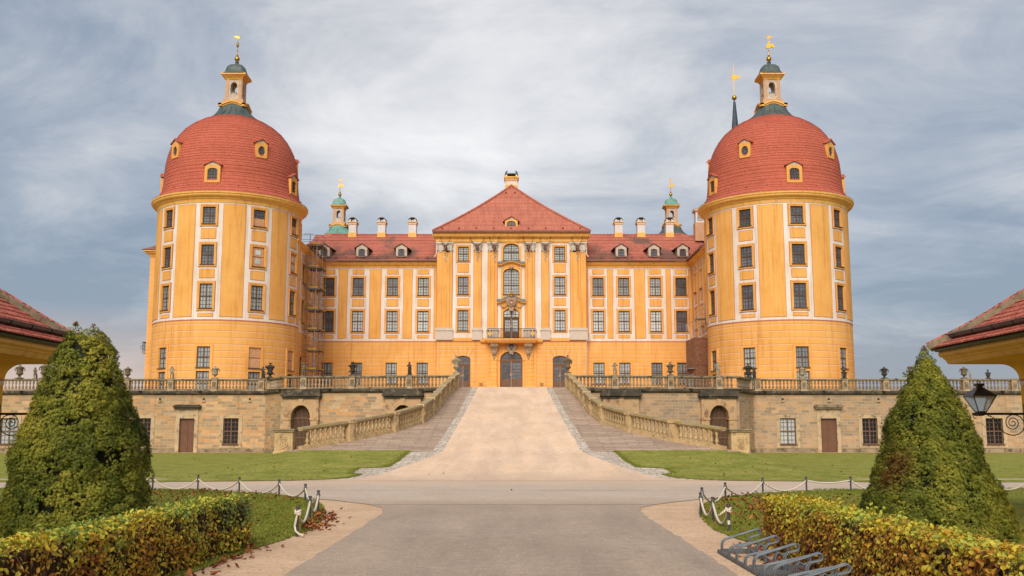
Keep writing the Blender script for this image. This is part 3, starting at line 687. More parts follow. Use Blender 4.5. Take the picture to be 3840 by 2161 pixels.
    if finial == 'eagle':
        body = [(-.28,40.95),(-.18,40.8),(.05,40.85),(.3,41.0),(.55,40.85),(.62,41.0),(.5,41.3),(.3,41.28),(.1,41.2),(.12,41.45),(.22,41.55),(.05,41.62),(-.02,41.4),(-.12,41.25)]
        f.poly([(cx+a*k, zb+(b_-33)*k) for a, b_ in body], cy-.07*k, cy+.07*k)
    else:
        f.sphere((cx, cy, zb+(41.2-33)*k), .14*k, 8, 6, sz=2.2)
    cb(f, 'gilded_finial', M_gold, smooth=35)
def dormer_dome(T, ang, kind):
    """local: x right, y inwards, z up"""
    if kind == 'low': zb, z1, hw, ghw, r0 = 25.0, 26.72, .74, .47, 6.78; apex = 27.1
    else: zb, z1, hw, ghw, r0 = 27.86, 29.36, .58, .36, 6.52; apex = 29.72
    H_ = z1-zb; b = MB()
    go, gt = (.22, H_-.32) if kind == 'low' else (.16, H_-.36)
    arc = [( -hw+2*hw*i/10, H_-.16+.16*math.sqrt(max(0, 1-((-1+.2*i))**2))) for i in range(11)]
    # front frame as a ring round the opening
    n = 28
    if kind == 'low':
        inner = [(-ghw, go)]+arch_pts(ghw, gt-.2, gt, 10)+[(ghw, go)]; outer = [(-hw, 0)]+arc+[(hw, 0)]
        seg = list(zip(zip(inner, inner[1:]), zip(outer, outer[1:])))+[((inner[-1], inner[0]), (outer[-1], outer[0]))]
    else:
        czz = (go+gt)/2; rz = (gt-go)/2; inner, outer = [], []
        for i in range(n):
            w = 2*PI*i/n; c_, s_ = math.cos(w), math.sin(w); inner.append((ghw*c_, czz+rz*s_))
            m_ = max(abs(c_)/hw, abs(s_)/((H_-czz) if s_ > 0 else czz)); outer.append((c_/m_, czz+s_/m_))
        seg = [((inner[i], inner[(i+1)%n]), (outer[i], outer[(i+1)%n])) for i in range(n)]
    for (a, a2), (c, c2) in seg:
        b.hexa([(a[0],0,a[1]),(a2[0],0,a2[1]),(a2[0],.25,a2[1]),(a[0],.25,a[1]),(c[0],0,c[1]),(c2[0],0,c2[1]),(c2[0],.25,c2[1]),(c[0],.25,c[1])], 0)
    b.poly([(-hw, H_-.02), (hw, H_-.02), (0, apex-zb-.06)], .02, .2, 1)
    dep = r0-dome_r(zb+H_)+1.0
    for sx in (-1, 1): b.box(*sorted((sx*(hw-.08), sx*(hw-.02))), .2, dep, 0, H_, 1)
    d = b.build('dormer', [M_or, M_lantc])
    q = MB(); A = apex-zb; e = hw+.16; zl = H_-.08
    for sx in (-1, 1): q.hexa([(0,-.12,A-.05),(sx*e,-.12,zl),(sx*e,dep+.6,zl+.1),(0,dep+1.0,A+.05),(0,-.12,A+.05),(sx*e,-.12,zl+.09),(sx*e,dep+.6,zl+.19),(0,dep+1.0,A+.15)])
    q.tube([(0,-.13,A+.04),(0,dep+.9,A+.14)], .07, 6)
    q.build('dormer_roof', M_dome, parent=d)
    p = MB()
    if kind == 'low':
        p.poly(inner, .14, .18)
        w = MB(); w.box(-.03,.03,.08,.14,go,gt); w.box(-ghw,ghw,.08,.14,(go+gt)/2-.0,(go+gt)/2+.06)
        for i in (-1, 1): w.box(i*ghw/2-.015,i*ghw/2+.015,.09,.14,go,gt-.06)
        for z in (.25,.72): w.box(-ghw,ghw,.09,.14,go+(gt-go)*z-.015,go+(gt-go)*z+.015)
    else:
        p.poly(inner, .14, .18)
        w = MB(); s4 = .16
        for x in (-s4, s4): w.box(x-.018,x+.018,.09,.14,czz-s4*1.2,czz+s4*1.2)
        for z in (-s4*1.2, s4*1.2): w.box(-s4,s4,.09,.14,czz+z-.018,czz+z+.018)
        for x in (-1, 1): w.box(*sorted((x*s4, x*ghw)),.09,.14,czz-.018,czz+.018); w.box(-.018,.018,.09,.14,*sorted((czz+x*s4*1.2, czz+x*rz)))
    p.build('pane', M_gl, parent=d); w.build('glazing_bars', M_brown, parent=d)
    a = R_(ang); d.parent = castle; d.location = Vector((T[0]+r0*math.sin(a), T[1]-r0*math.cos(a), zb))-Vector((0, 113, 6)); d.rotation_euler = (0, 0, a); return d
F3, F2, F1 = (20.99, 22.62), (17.14, 19.02), (13.02, 15.34)
for s, T in TW.items():
    M = Mtower(T); dz = 0 if s < 0 else .06
    Rm = 57.2958/T[2]       # degrees per metre
    cols = [(-38.5,), (-0.6,), (38.0,), (76.5,), (-115,), (115,), (153,), (-153,)] if s < 0 else [(-77.5,), (-38.0,), (2.0,), (41.0,), (115,), (-115,), (153,), (-153,)]
    cols = [c[0] for c in cols]; panels = [(-88,-50),(-28,-11.7),(10.4,26.9),(49.3,65.8),(87.5,104),(126,142),(164,196),(-142,-126)] if s < 0 else [(-104,-88.5),(-68.4,-49.8),(-27.8,-8.8),(13,30.1),(50.8,104),(126,142),(164,196),(-142,-126)]
    hwm = .605; hd = hwm*Rm; holes = []
    for c in cols:
        for a, b in (F3, F2, F1): holes.append((c-hd, c+hd, a+dz, b+dz, 1))
        holes.append((c-hd, c+hd, 7.56, 9.5, 3)); holes.append((c-hd, c+hd, 5.0, 7.24, 3))
    w = MB(); wall_grid(w, M, -180, 180, 4.6, 23.3, holes, 4.0, .3, 3, {12.0: 0})
    for a, b in panels: panel(w, M, a, b, 12.28, 22.88, max(2, int((b-a)/4)), 1, 2, us=Rm)
    for c in cols:
        for a, b in ((19.60,20.53),(15.88,16.67),(12.27,12.56)): panel(w, M, c-.68*Rm, c+.68*Rm, a+dz, b+dz, 4, 1, 2, us=Rm)
        # plain ochre casing of the ground floor windows
        for x0, x1, za, zb in ((-.86,-.605,5,9.7),(.605,.86,5,9.7),(-.605,.605,9.5,9.7),(-.605,.605,7.24,7.56)): w.slab(M, c+x0*Rm, c+x1*Rm, za, zb, 0, .07, 1, 1)
    w.slab(M, -180, 180, 11.9, 12.0, -.02, .03, 90, 2)
    cb(w, 'tower_wall', [M_cr, M_or, M_red, M_orT], smooth='all' if False else 30)
    kinds = {(-.6, 0): 'glass'}
    for ci, c in enumerate(cols):
        for fi, (a, b) in enumerate((F3, F2, F1)):
            k = 'glass' if fi < 2 else 'curtain'
            if s < 0:
                if c == 38.0 and fi == 0: k = 'half'
                if c == 38.0 and fi == 1: k = 'panes'
                if c == 76.5 and fi == 0: k = 'half'
                if c == 76.5 and fi == 1: k = 'panes'
                if fi == 1 and c == -.6: k = 'glass'
            elif fi == 2: k = 'glass'
            put_window(M, c, (a+b)/2+dz, .605, b-a, c, kind=k, rows=6 if fi < 2 else 6)
        k = 'board' if (s < 0 and c in (38.0, 76.5)) else ('curtain' if not (s < 0 and c == -.6) else 'curtain')
        put_window(M, c, 8.53, .605, 1.94, c, kind=k, surround=False, rows=4)
        put_window(M, c, 6.12, .605, 2.24, c, kind='curtain' if abs(c) < 50 else 'glass', surround=False, rows=4, sill=False)
    # cornice
    cp = MB(); cp.lathe([(6.9,23.05),(7.0,23.05),(7.03,23.22),(7.06,23.36),(7.16,23.40),(7.20,23.5),(7.28,23.55),(7.42,23.60),(7.50,23.68),(7.52,23.8),(7.60,23.86),(7.62,24.0),(7.40,24.04)], (T[0], T[1], 0), 96)
    cb(cp, 'cornice', M_corn, smooth=25)
    d = MB()
    # stepped courses give the dome its rows of tiles
    dprof = []; zc = 24.02
    for (ra, za), (rb, zb_) in zip(DOME, DOME[1:]):
        L = math.hypot(rb-ra, zb_-za); n = max(1, int(L/.26))
        for i in range(n):
            t0, t1 = i/n, (i+1)/n; nx, nz = (zb_-za)/L, -(rb-ra)/L
            dprof += [(ra+(rb-ra)*t0+nx*.03, za+(zb_-za)*t0+nz*.03), (ra+(rb-ra)*t1, za+(zb_-za)*t1)]
    d.lathe(dprof, (T[0], T[1], 0), 160, uvR=6.5)
    d.lathe([(7.40,24.02),(7.56,24.02),(7.58,24.10),(7.42,24.14)], (T[0], T[1], 0), 96, 1)
    # little round snow stops / vent tiles
    for zz_, st, off in ((24.85, 16, 4), ):
        for j in range(int(360/st)):
            a = R_(j*st+off); r = dome_r(zz_)+.04; d.sphere((T[0]+r*math.sin(a), T[1]-r*math.cos(a), zz_), .11, 6, 4, 1, sz=.8)
    cb(d, 'dome', [M_dome, M_roofc], smooth=35)
    for a in ((0, 77, -77, 153, -153) if s < 0 else (2, 80, -75.5, 153, -153)): dormer_dome(T, a, 'low')
    for a in ((-41, 39.5, 116, -116) if s < 0 else (-38, 42.5, 116, -116)): dormer_dome(T, a, 'oval')
    lantern(T[0], T[1], 33.0, 1.0, M_cop, M_cop, 'star' if s < 0 else 'eagle')
# ---- rear towers: only lantern, dome top and skirt rise over the roofs
for s, (x, y) in {-1: (-27.1, 156.), 1: (25.0, 156.)}.items():
    d = MB(); d.lathe([(7,23.3),(7,24.1),(6.6,25.1),(6.5,27.2),(6.0,29.6),(4.85,31.5),(3.35,32.6),(2.5,33)], (x, y, -1.0), 48, uvR=6.5); d.lathe([(6.9,5),(6.9,23.4)], (x, y, 0), 48, 1)
    cb(d, 'rear_tower', [M_dome, M_or], smooth=35)
    lantern(x, y, 32.0, 1.0, M_verd, M_verd if s < 0 else M_cop, 'eagle')
# ---- long wings
XS = (-21.7, 20.35)
WL = [-21.02+.35, -17.37, -13.49, -10.02]; WR = [9.72, 12.61, 16.19, 19.09]
wpanL = [(-19.55,-18.62),(-16.05,-14.8),(-12.25,-11.29),(-8.78,-8.40)]; wpanR = [(8.40,8.55),(10.78,11.36),(13.85,15.0),(17.42,17.9),(20.0,20.3)]
WH = .625; f2, f1, gf = (16.95, 18.95), (12.86, 15.18), (7.0, 9.36)
for s in (-1, 1):
    cs = WL if s < 0 else WR; u0, u1 = (XS[0], -8.4) if s < 0 else (8.4, XS[1])
    holes = [(c-WH, c+WH, a, b, 1) for c in cs for a, b in (f2, f1, gf)]
    w = MB(); wall_grid(w, Mfront, u0, u1, 4.6, 20.3, holes, 4, .3, 3, {11.8: 0})
    for a, b in (wpanL if s < 0 else wpanR): panel(w, Mfront, a, b, 12.1, 19.88)
    for c in cs:
        for a, b in ((19.38,19.86),(15.72,16.5),(12.12,12.42)): panel(w, Mfront, c-.62, c+.62, a, b)
        for x0, x1, za, zb in ((-.84,-WH,6,9.56),(WH,.84,6,9.56),(-WH,WH,9.36,9.56)): w.slab(Mfront, c+x0, c+x1, za, zb, 0, .06, 1, 1)
    w.slab(Mfront, u0, u1, 11.66, 11.74, -.02, .03, 1, 2)
    cb(w, 'wing_wall', [M_cr, M_or, M_red, M_orF])
    for i, c in enumerate(cs):
        dark = (s < 0 and i < 2) or (s > 0 and i == 3)
        put_window(Mfront, c, sum(f2)/2, WH, f2[1]-f2[0], 0, kind='glass' if (s < 0 and i < 2) or i == 3 and s > 0 else 'curtain', sw=.19)
        put_window(Mfront, c, sum(f1)/2, WH, f1[1]-f1[0], 0, kind='glass' if dark and i != 1 else 'net', sw=.19)
        put_window(Mfront, c, sum(gf)/2, WH, gf[1]-gf[0], 0, kind='curtain', surround=False, rows=5)
    # cornice
    cp = MB()
    for o0, za, zb in ((.10,20.10,20.28),(.16,20.28,20.38),(.30,20.38,20.50),(.42,20.50,20.62),(.52,20.62,20.72)):
        cp.box(u0, u1, FY-o0, FY+.4, za, zb)
        x0, x1 = ((u0-.4, u0+o0) if s < 0 else (u1-o0, u1+.4)); cp.box(x0, x1, 99, FY-o0, za, zb)
    cb(cp, 'cornice', M_corn)
    gt = MB(); gt.tube([(u0, FY-.66, 20.82), (u1, FY-.66, 20.82)], .10, 8)
    xg = u0+.66 if s < 0 else u1-.66; gt.tube([(xg, FY-.6, 20.82), (xg, 103.5, 20.82)], .10, 8)
    cb(gt, 'gutter', M_cgut, smooth=True)
    # front roof slope, broken at the foot
    r = MB(); yA, yB, yR = FY-.62, FY+.5, 120.0; zA, zB, zR = 20.74, 21.35, 25.15; steps = 26
    zf = lambda t: 20.74+(25.15-20.74)*t**.97
    for i in range(steps):
        t0, t1 = i/steps, (i+1)/steps; ya, yb = yA+(yR-yA)*t0, yA+(yR-yA)*t1; za, zb = zf(t0), zf(t1)
        r.q([(u0-2*(s < 0), ya, za+.05), (u1+2*(s > 0), ya, za+.05), (u1+2*(s > 0), yb, zb), (u0-2*(s < 0), yb, zb)])
        r.q([(u0-2*(s < 0), ya, za), (u1+2*(s > 0), ya, za), (u1+2*(s > 0), ya, za+.05), (u0-2*(s < 0), ya, za+.05)])
    r.q([(u0, yR, zR), (u1, yR, zR), (u1, 127, 20.7), (u0, 127, 20.7)])
    n = int((u1-u0)/.4)
    for i in range(n): x = u0+(u1-u0)*i/n; r.tube([(x, yR, zR+.05), (x+.36, yR, zR+.07)], .11, 6, 1)
    for i in range(int((u1-u0)/1.15)):
        x = u0+.6+i*1.15; r.box(x-.09, x+.09, FY-.1, FY+.12, 21.2, 21.38, 1)
    cb(r, 'wing_roof', [M_roof, M_roofc], smooth=0)
    sg = MB()      # snow guard rail above the gutter
    for z in (21.25, 21.42): sg.tube([(u0, FY-.15, z), (u1, FY-.15, z)], .018, 4)
    for i in range(int((u1-u0)/.3)): sg.box(u0+i*.3, u0+i*.3+.02, FY-.17, FY-.13, 20.95, 21.43)
    cb(sg, 'snow_guard', M_cgut)
    # dormers
    for x in ((-21.3, -17.05, -12.55) if s < 0 else (12.39, 16.11, 19.38)):
        b = MB(); hw, ghw, H_ = .62, .37, 1.05
        inner = [(-ghw, .08)]+arch_pts(ghw, .75, .93, 8)+[(ghw, .08)]; outer = [(-hw, 0)]+[(-hw+2*hw*i/8, H_) for i in range(9)]+[(hw, 0)]
        for (a, a2), (c, c2) in list(zip(zip(inner, inner[1:]), zip(outer, outer[1:])))+[((inner[-1], inner[0]), (outer[-1], outer[0]))]:
            b.hexa([(a[0],0,a[1]),(a2[0],0,a2[1]),(a2[0],.2,a2[1]),(a[0],.2,a[1]),(c[0],0,c[1]),(c2[0],0,c2[1]),(c2[0],.2,c2[1]),(c[0],.2,c[1])], 0)
        b.poly([(-hw, H_), (hw, H_), (0, H_+.42)], .0, .2, 0)
        for sx in (-1, 1): b.hexa([(sx*(hw-.03),.1,0),(sx*hw,.1,0),(sx*hw,1.1,.4),(sx*(hw-.03),1.1,.4),(sx*(hw-.03),.1,H_),(sx*hw,.1,H_),(sx*hw,2.3,H_),(sx*(hw-.03),2.3,H_)], 0)
        d = b.build('dormer', M_lantc); d.parent = castle; d.location = Vector((x, FY-.10, 21.34))-Vector((0, 113, 6))
        q = MB()
        for sx in (-1, 1): q.hexa([(0,-.14,H_+.46),(sx*.85,-.14,H_-.08),(sx*1.0,2.0,H_-.05),(0,2.9,H_+.5),(0,-.14,H_+.53),(sx*.85,-.14,H_-.01),(sx*1.0,2.0,H_+.02),(0,2.9,H_+.57)])
        q.build('dormer_roof', M_roof, parent=d)
        p = MB(); p.poly(inner, .12, .16); p.build('pane', M_gl, parent=d)
        p = MB(); p.box(-.03,.03,.07,.12,.08,.93); p.box(-ghw,ghw,.07,.12,.5,.55); p.box(-ghw,ghw,.07,.12,.74,.78); p.build('glazing_bars', M_brown, parent=d)
    # chimneys
    for x in ((-19.15, -15.66, -11.96) if s < 0 else (12.80, 15.5, 18.93)):
        c = MB(); y0, y1 = 119.4, 120.6; w_ = .49
        c.box(x-w_, x+w_, y0, y1, 24.3, 25.35, 0); c.box(x-w_+.04, x+w_-.04, y0+.04, y1-.04, 25.35, 26.35, 1)
        c.box(x-w_-.02, x+w_+.02, y0-.02, y1+.02, 26.35, 26.42, 0); c.box(x-w_, x+w_, y0, y1, 26.42, 26.55, 1)
        c.box(x-w_-.10, x+w_+.10, y0-.1, y1+.1, 26.57, 26.68, 0)
        for sx in (-1, 1): c.box(*sorted((x+sx*.22, x+sx*.44)), y0+.05, y1-.05, 26.72, 27.0, 1)
        ch = cb(c, 'chimney', [M_corn, M_white])
        k = MB(); n = 8
        for i in range(n):
            a0, a1 = PI*i/n, PI*(i+1)/n
            k.hexa([(x-.42*math.cos(a0),y0,26.98+.24*math.sin(a0)-.05),(x-.42*math.cos(a1),y0,26.98+.24*math.sin(a1)-.05),(x-.42*math.cos(a1),y1,26.98+.24*math.sin(a1)-.05),(x-.42*math.cos(a0),y1,26.98+.24*math.sin(a0)-.05),
                    (x-.44*math.cos(a0),y0,26.98+.26*math.sin(a0)),(x-.44*math.cos(a1),y0,26.98+.26*math.sin(a1)),(x-.44*math.cos(a1),y1,26.98+.26*math.sin(a1)),(x-.44*math.cos(a0),y1,26.98+.26*math.sin(a0))])
        k.box(x-.5, x-.38, y0-.03, y1+.03, 26.93, 27.0); k.box(x+.38, x+.5, y0-.03, y1+.03, 26.93, 27.0)
        k.build('chimney_cap', M_gutter, parent=ch)
    # side walls that run forward to the tower, with two narrow window columns
    xs = XS[0] if s < 0 else XS[1]
    Ms = (lambda u, z, d: (xs+d, u, z)) if s < 0 else (lambda u, z, d: (xs-d, u, z))
    ccs = (111.1, 107.7, 104.2); holes = [(c-.6, c+.6, a, b, 1) for c in ccs for a, b in (f2, f1, gf)]
    w = MB(); wall_grid(w, Ms, 101, FY, 4.6, 20.3, holes, 4, .3, 3, {11.8: 0})
    for a, b in ((112.5, 113.2), (108.9, 109.9), (105.3, 106.5)): panel(w, Ms, a, b, 12.1, 19.88)
    for c in ccs:
        for a, b in ((19.38,19.86),(15.72,16.5),(12.12,12.42)): panel(w, Ms, c-.62, c+.62, a, b)
    cb(w, 'side_wall', [M_cr, M_or, M_red, M_orF])
    for c in ccs:
        for i, (a, b) in enumerate((f2, f1, gf)): put_window(Ms, c, (a+b)/2, .6, b-a, 90 if s < 0 else -90, kind='glass', surround=i < 2, sw=.19, rows=6 if i < 2 else 5)
    # side block behind the tower
    xo = -38.35 if s < 0 else 33.0; b = MB(); x0, x1 = sorted((xo, xs-.02 if s < 0 else xs+.02))
    b.box(x0, x1, 106, 145, 4.6, 20.3, 0)
    if s < 0: b.box(x0+1.05, x0+1.5, 105.97, 106.02, 11.8, 20.1, 1)
    cb(b, 'side_block_wall', [M_orB, M_cr])
    cp = MB()
    for o0, za, zb in ((.10,20.10,20.3),(.25,20.3,20.45),(.42,20.45,20.6),(.6,20.6,20.74)): cp.box(x0-o0*(s < 0), x1+o0*(s > 0), 106-o0, 145, za, zb)
    cb(cp, 'side_block_cornice', M_corn)
    r = MB(); xa, xb = (x0-.75, x1+.6) if s < 0 else (x0-.6, x1+.75); xm = (xa+xb)/2; yb_ = 105.3; zz_ = 20.76; zt = 28.6; hwid = (xb-xa)/2
    hip_roof(r, xa, xb, yb_, 145, zz_, zt, hwid, lambda t: .35*t+.65*t**1.35, 14)
    cb(r, 'side_block_roof', M_roof, fix=False)
# ventilated chimney right behind the right tower
c = MB(); x, y0 = 22.25, 117.5
c.box(x-.62, x+.62, y0, y0+1.3, 24, 26.2, 0); c.box(x-.52, x+.52, y0+.05, y0+1.25, 26.2, 27.55, 1); c.box(x-.7, x+.7, y0-.1, y0+1.4, 27.55, 27.85, 0)
for i in range(6): c.box(x-.35, x+.35, y0+.02, y0+.05, 26.45+i*.16, 26.52+i*.16, 2)
cb(c, 'chimney', [M_lant, M_white, M_lead], label='pinkish chimney with white louvres')
# balcony on the far left side of the block
b = MB(); b.box(-39.3, -38.35, 107.5, 110, 9.95, 10.15, 0); b.poly([(-38.35,9.95),(-39.1,9.95),(-38.6,9.3),(-38.35,8.9)], 108, 108.4, 0); 
for y in np.arange(107.5, 110.01, .25): b.box(-39.27, -39.24, y, y+.03, 10.15, 11.15, 1)
for i in range(5): b.box(-39.27+i*.2, -39.24+i*.2, 107.5, 107.53, 10.15, 11.15, 1)
b.box(-39.3, -38.35, 107.48, 107.55, 11.1, 11.18, 1); b.box(-39.3, -39.22, 107.5, 110, 11.1, 11.18, 1); b.tube([(-39.25+.2*math.cos(w), 107.5, 10.6+.2*math.sin(w)) for w in np.linspace(0, 6, 10)], .025, 5, 1)
cb(b, 'side_balcony', [M_cons, M_iron])
# needle spire of the chapel
b = MB(); b.lathe([(1.15,44),(.62,46.5),(.20,51.6),(.06,52.1)], (34.12, 150, 0), 8); cb(b, 'spire', M_slate)
b = MB(); b.sphere((34.12, 150, 52.45), .38, 12, 8); b.tube([(34.12,150,52.8),(34.12,150,57.6)], .05, 5)
P2 = [((.62 if i % 2 == 0 else .30)*math.cos(2*PI*i/16+.2), (.62 if i % 2 == 0 else .30)*math.sin(2*PI*i/16+.2)) for i in range(16)]
b.poly([(34.2+a, 55.7+c_) for a, c_ in P2], 149.95, 150.05); b.poly([(34.6,55.5),(35.3,55.85),(35.0,56.0),(34.6,56.0)], 149.96, 150.04)
cb(b, 'gilded_finial', M_gold, smooth=35)
b = MB(); b.box(31.4, 36.8, 147, 153, 18, 40, 0); b.lathe([(3.6,40),(1.2,44)], (34.12, 150, 0), 8, 1); cb(b, 'chapel_tower', [M_or, M_slate])
# ---- central projecting pavilion
def spandrel(mb, M, uc, hw, zs, zt, depth=.3, mi=0, n=14):
    P = arch_pts(hw, zs, zt, n)
    for (a, za), (b, zb) in zip(P, P[1:]):
        mb.q([M(uc+a,za,0), M(uc+b,zb,0), M(uc+b,zt+.001,0), M(uc+a,zt+.001,0)], mi)
        mb.q([M(uc+a,za,0), M(uc+b,zb,0), M(uc+b,zb,-depth), M(uc+a,za,-depth)], mi)
XL, XR = -8.42, 8.30
SC = (-5.48, 5.37)
w = MB(); holes = []
for c in SC:
    holes += [(c-.6, c+.6, 20.77, 22.38, 1), (c-.6, c+.6, f2[0], f2[1], 1), (c-.6, c+.6, f1[0], f1[1], 1)]
    d = c+.03 if c < 0 else c-.02; holes.append((d-.83, d+.83, 6.3, 10.08, 3))
CX = -.08
holes += [(CX-.9, CX+.9, 20.8, 22.73, 1), (CX-.9, CX+.9, 16.94, 19.87, 1), (CX-.91, CX+.91, 11.9, 15.32, 1), (CX-1.24, CX+1.24, 6.3, 10.55, 3)]
wall_grid(w, Mris, XL, XR, 4.6, 23.1, holes, 5, .35, 3, {11.8: 0})
spandrel(w, Mris, CX, .9, 22.18, 22.73, mi=1); spandrel(w, Mris, CX, .9, 19.42, 19.87, mi=1); spandrel(w, Mris, CX, .91, 14.85, 15.32, mi=1)
spandrel(w, Mris, CX, 1.24, 9.65, 10.55, mi=3)
for c in SC: spandrel(w, Mris, c+(.03 if c < 0 else -.02), .83, 9.7, 10.08, mi=3)
for sx, x in ((-1, XL), (1, XR)): w.box(*sorted((x, x-sx*.02)), RY, FY+.2, 4.6, 23.1, 1)
for c in SC:
    panel(w, Mris, c-.62, c+.62, 19.46, 20.40); panel(w, Mris, c-.62, c+.62, 15.72, 16.5)
PIL = [(-8.42,-6.72,2),(-4.28,-3.45,1),(-2.69,-1.67,2),(1.48,2.55,2),(3.34,4.13,1),(6.56,8.30,2)]
for a, b, k in PIL:
    w.slab(Mris, a-.05, b+.05, 13.17, 22.0, 0, .05, 1, 2); w.slab(Mris, a, b, 13.17, 22.0, 0, .12, 1, 1)
    if k == 2:
        m = (a+b)/2; x0, x1 = (m-.25, b-.28) if a < 0 else (a+.28, m+.25)
        w.slab(Mris, x0-.03, x1+.03, 13.17, 22.0, .12, .15, 1, 2); w.slab(Mris, x0, x1, 13.17, 22.0, .12, .20, 1, 1)
w.slab(Mris, XL, XR, 11.72, 12.06, 0, .05, 1, 1); w.slab(Mris, XL, XR, 11.62, 11.68, 0, .06, 1, 2)
# orange field round the middle windows
w.slab(Mris, CX-1.16, CX-.9, 11.8, 19.9, 0, .07, 1, 1); w.slab(Mris, CX+.9, CX+1.16, 11.8, 19.9, 0, .07, 1, 1)
w.slab(Mris, CX-.9, CX+.9, 15.32, 16.94, 0, .06, 1, 1); w.slab(Mris, CX-.9, CX+.9, 19.87, 20.8, 0, .06, 1, 1)
w.slab(Mris, CX-1.1, CX-.9, 20.5, 22.4, 0, .07, 1, 1); w.slab(Mris, CX+.9, CX+1.1, 20.5, 22.4, 0, .07, 1, 1)
# voussoirs of the two side doors and vertical joints
for c in SC:
    for k in (-2, -1, 0, 1, 2):
        if k == 0: continue
        xa, za, xb, zb = c+k*.33, 10.0-.06*abs(k), c+k*.60, 11.05-.22*max(0, abs(k)-1)
        w.hexa([(xa-.025,RY-.012,za),(xa+.025,RY-.012,za),(xa+.025,RY+.01,za),(xa-.025,RY+.01,za),(xb-.025,RY-.012,zb),(xb+.025,RY-.012,zb),(xb+.025,RY+.01,zb),(xb-.025,RY+.01,zb)], 2)
cb(w, 'pavilion_wall', [M_cr, M_or, M_red, M_orJ])
for a, c, k in PIL:
    b = MB()
    for (e, za, zb, dd) in ((.16,11.83,12.25,.26),(.13,12.25,12.86,.22),(.20,12.86,12.94,.30),(.11,12.94,13.17,.20)): b.slab(Mris, a-e, c+e, za, zb, 0, dd)
    cb(b, 'pilaster_base', M_base)
# stucco capitals with volutes and drops
for a, c, k in PIL:
    o = MB(); n = k; wd = c-a; m = (a+c)/2
    o.slab(Mris, a-.12, c+.12, 22.70, 22.88, 0, .34); o.slab(Mris, a-.05, c+.05, 22.62, 22.70, 0, .26)
    subs = [(a, c)] if n == 1 else [(a, (a+c)/2), ((a+c)/2, c)]
    for x0, x1 in subs:
        pts = [(x0-.03,21.95)]+[(x0+(x1-x0)*i/8, 21.95-.26*math.sin(PI*i/8)) for i in range(9)]+[(x1+.03,21.95),(x1+.03,22.62),(x0-.03,22.62)]
        o.poly(pts, RY-.20, RY-.02)
        for sx, xx in ((-1, x0+.04), (1, x1-.04)):
            for zc, r in ((22.50, .13), (21.98, .11)):
                o.tube([(xx+r*(1-.0*t)*math.cos(t)*(1-t/9), RY-.28, zc+r*math.sin(t)*(1-t/9)) for t in np.linspace(0, 7, 14)], .034, 5)
            o.tube([(xx, RY-.26, 22.4), (xx-.05*sx, RY-.3, 22.25), (xx, RY-.26, 22.06)], .055, 5)
        for i in range(3): o.sphere((x0+(x1-x0)*(.3+.2*i), RY-.26, 21.95-.05*(i == 1)), .07, 6, 4)
    cx_ = m if k == 1 else (m+.02 if a < -5 or a > 5 else m)
    cx_ = {-8.42:-7.47,-4.28:-3.90,-2.69:-1.99,1.48:1.83,3.34:3.73,6.56:7.33}[a]
    o.tube([(cx_+.10*math.sin(t*2.6), RY-.26, 21.55-.9*t/3.2) for t in np.linspace(0, 3.2, 14)], [.015+.03*math.sin(PI*i/13)+.01 for i in range(14)], 6)
    for zc, dx in ((21.35,.07),(21.08,-.05),(20.85,.05)): o.sphere((cx_+dx, RY-.27, zc), .065, 6, 4)
    cb(o, 'capital', M_orn, smooth=40)
# stag heads
def deer(x, spread, tilt=0):
    o = MB()
    o.tube([(x, RY-.1, 22.15), (x, RY-.45, 22.30), (x, RY-.62, 22.28)], [.2, .16, .15], 10)
    o.tube([(x, RY-.55, 22.42), (x, RY-.70, 22.32), (x, RY-.80, 22.10), (x, RY-.86, 21.92), (x, RY-.86, 21.78)], [.10, .165, .155, .11, .075], 10)
    o.sphere((x, RY-.88, 21.77), .085, 8, 6)
    for s in (-1, 1): o.tube([(x+s*.12, RY-.6, 22.36), (x+s*.26, RY-.62, 22.42), (x+s*.38, RY-.6, 22.52)], [.04, .075, .015], 6)
    d = cb(o, 'stag_head', M_deer, smooth=60)
    k = MB()
    for s in (-1, 1):
        P = [(x+s*.07, RY-.62, 22.42), (x+s*.22*spread, RY-.66, 22.62), (x+s*.42*spread, RY-.72, 22.86), (x+s*.50*spread, RY-.74, 23.12), (x+s*.52*spread, RY-.72, 23.38)]
        k.tube(P, [.03, .028, .025, .022, .015], 6)
        k.tube([P[1], (P[1][0]+s*.16, RY-.85, 22.60), (P[1][0]+s*.24, RY-.9, 22.72)], [.02,.017,.008], 5)
        k.tube([P[2], (P[2][0]+s*.16, RY-.85, 22.84), (P[2][0]+s*.26, RY-.88, 22.95)], [.02,.015,.008], 5)
        for dx, dz in ((.16,.26),(-.10,.28),(.05,.34)): k.tube([P[3], (P[3][0]+s*dx*.7, RY-.78, P[3][2]+dz*.6), (P[3][0]+s*dx, RY-.76, P[3][2]+dz)], [.018,.014,.006], 5)
    a = k.build('antlers', M_antl, parent=None); a.parent = d; a.matrix_parent_inverse = Matrix.Identity(4)
for x, sp in ((-7.47,1.0),(-3.90,1.5),(-1.99,1.0),(1.83,1.05),(3.73,1.15),(7.33,1.15)): deer(x, sp)
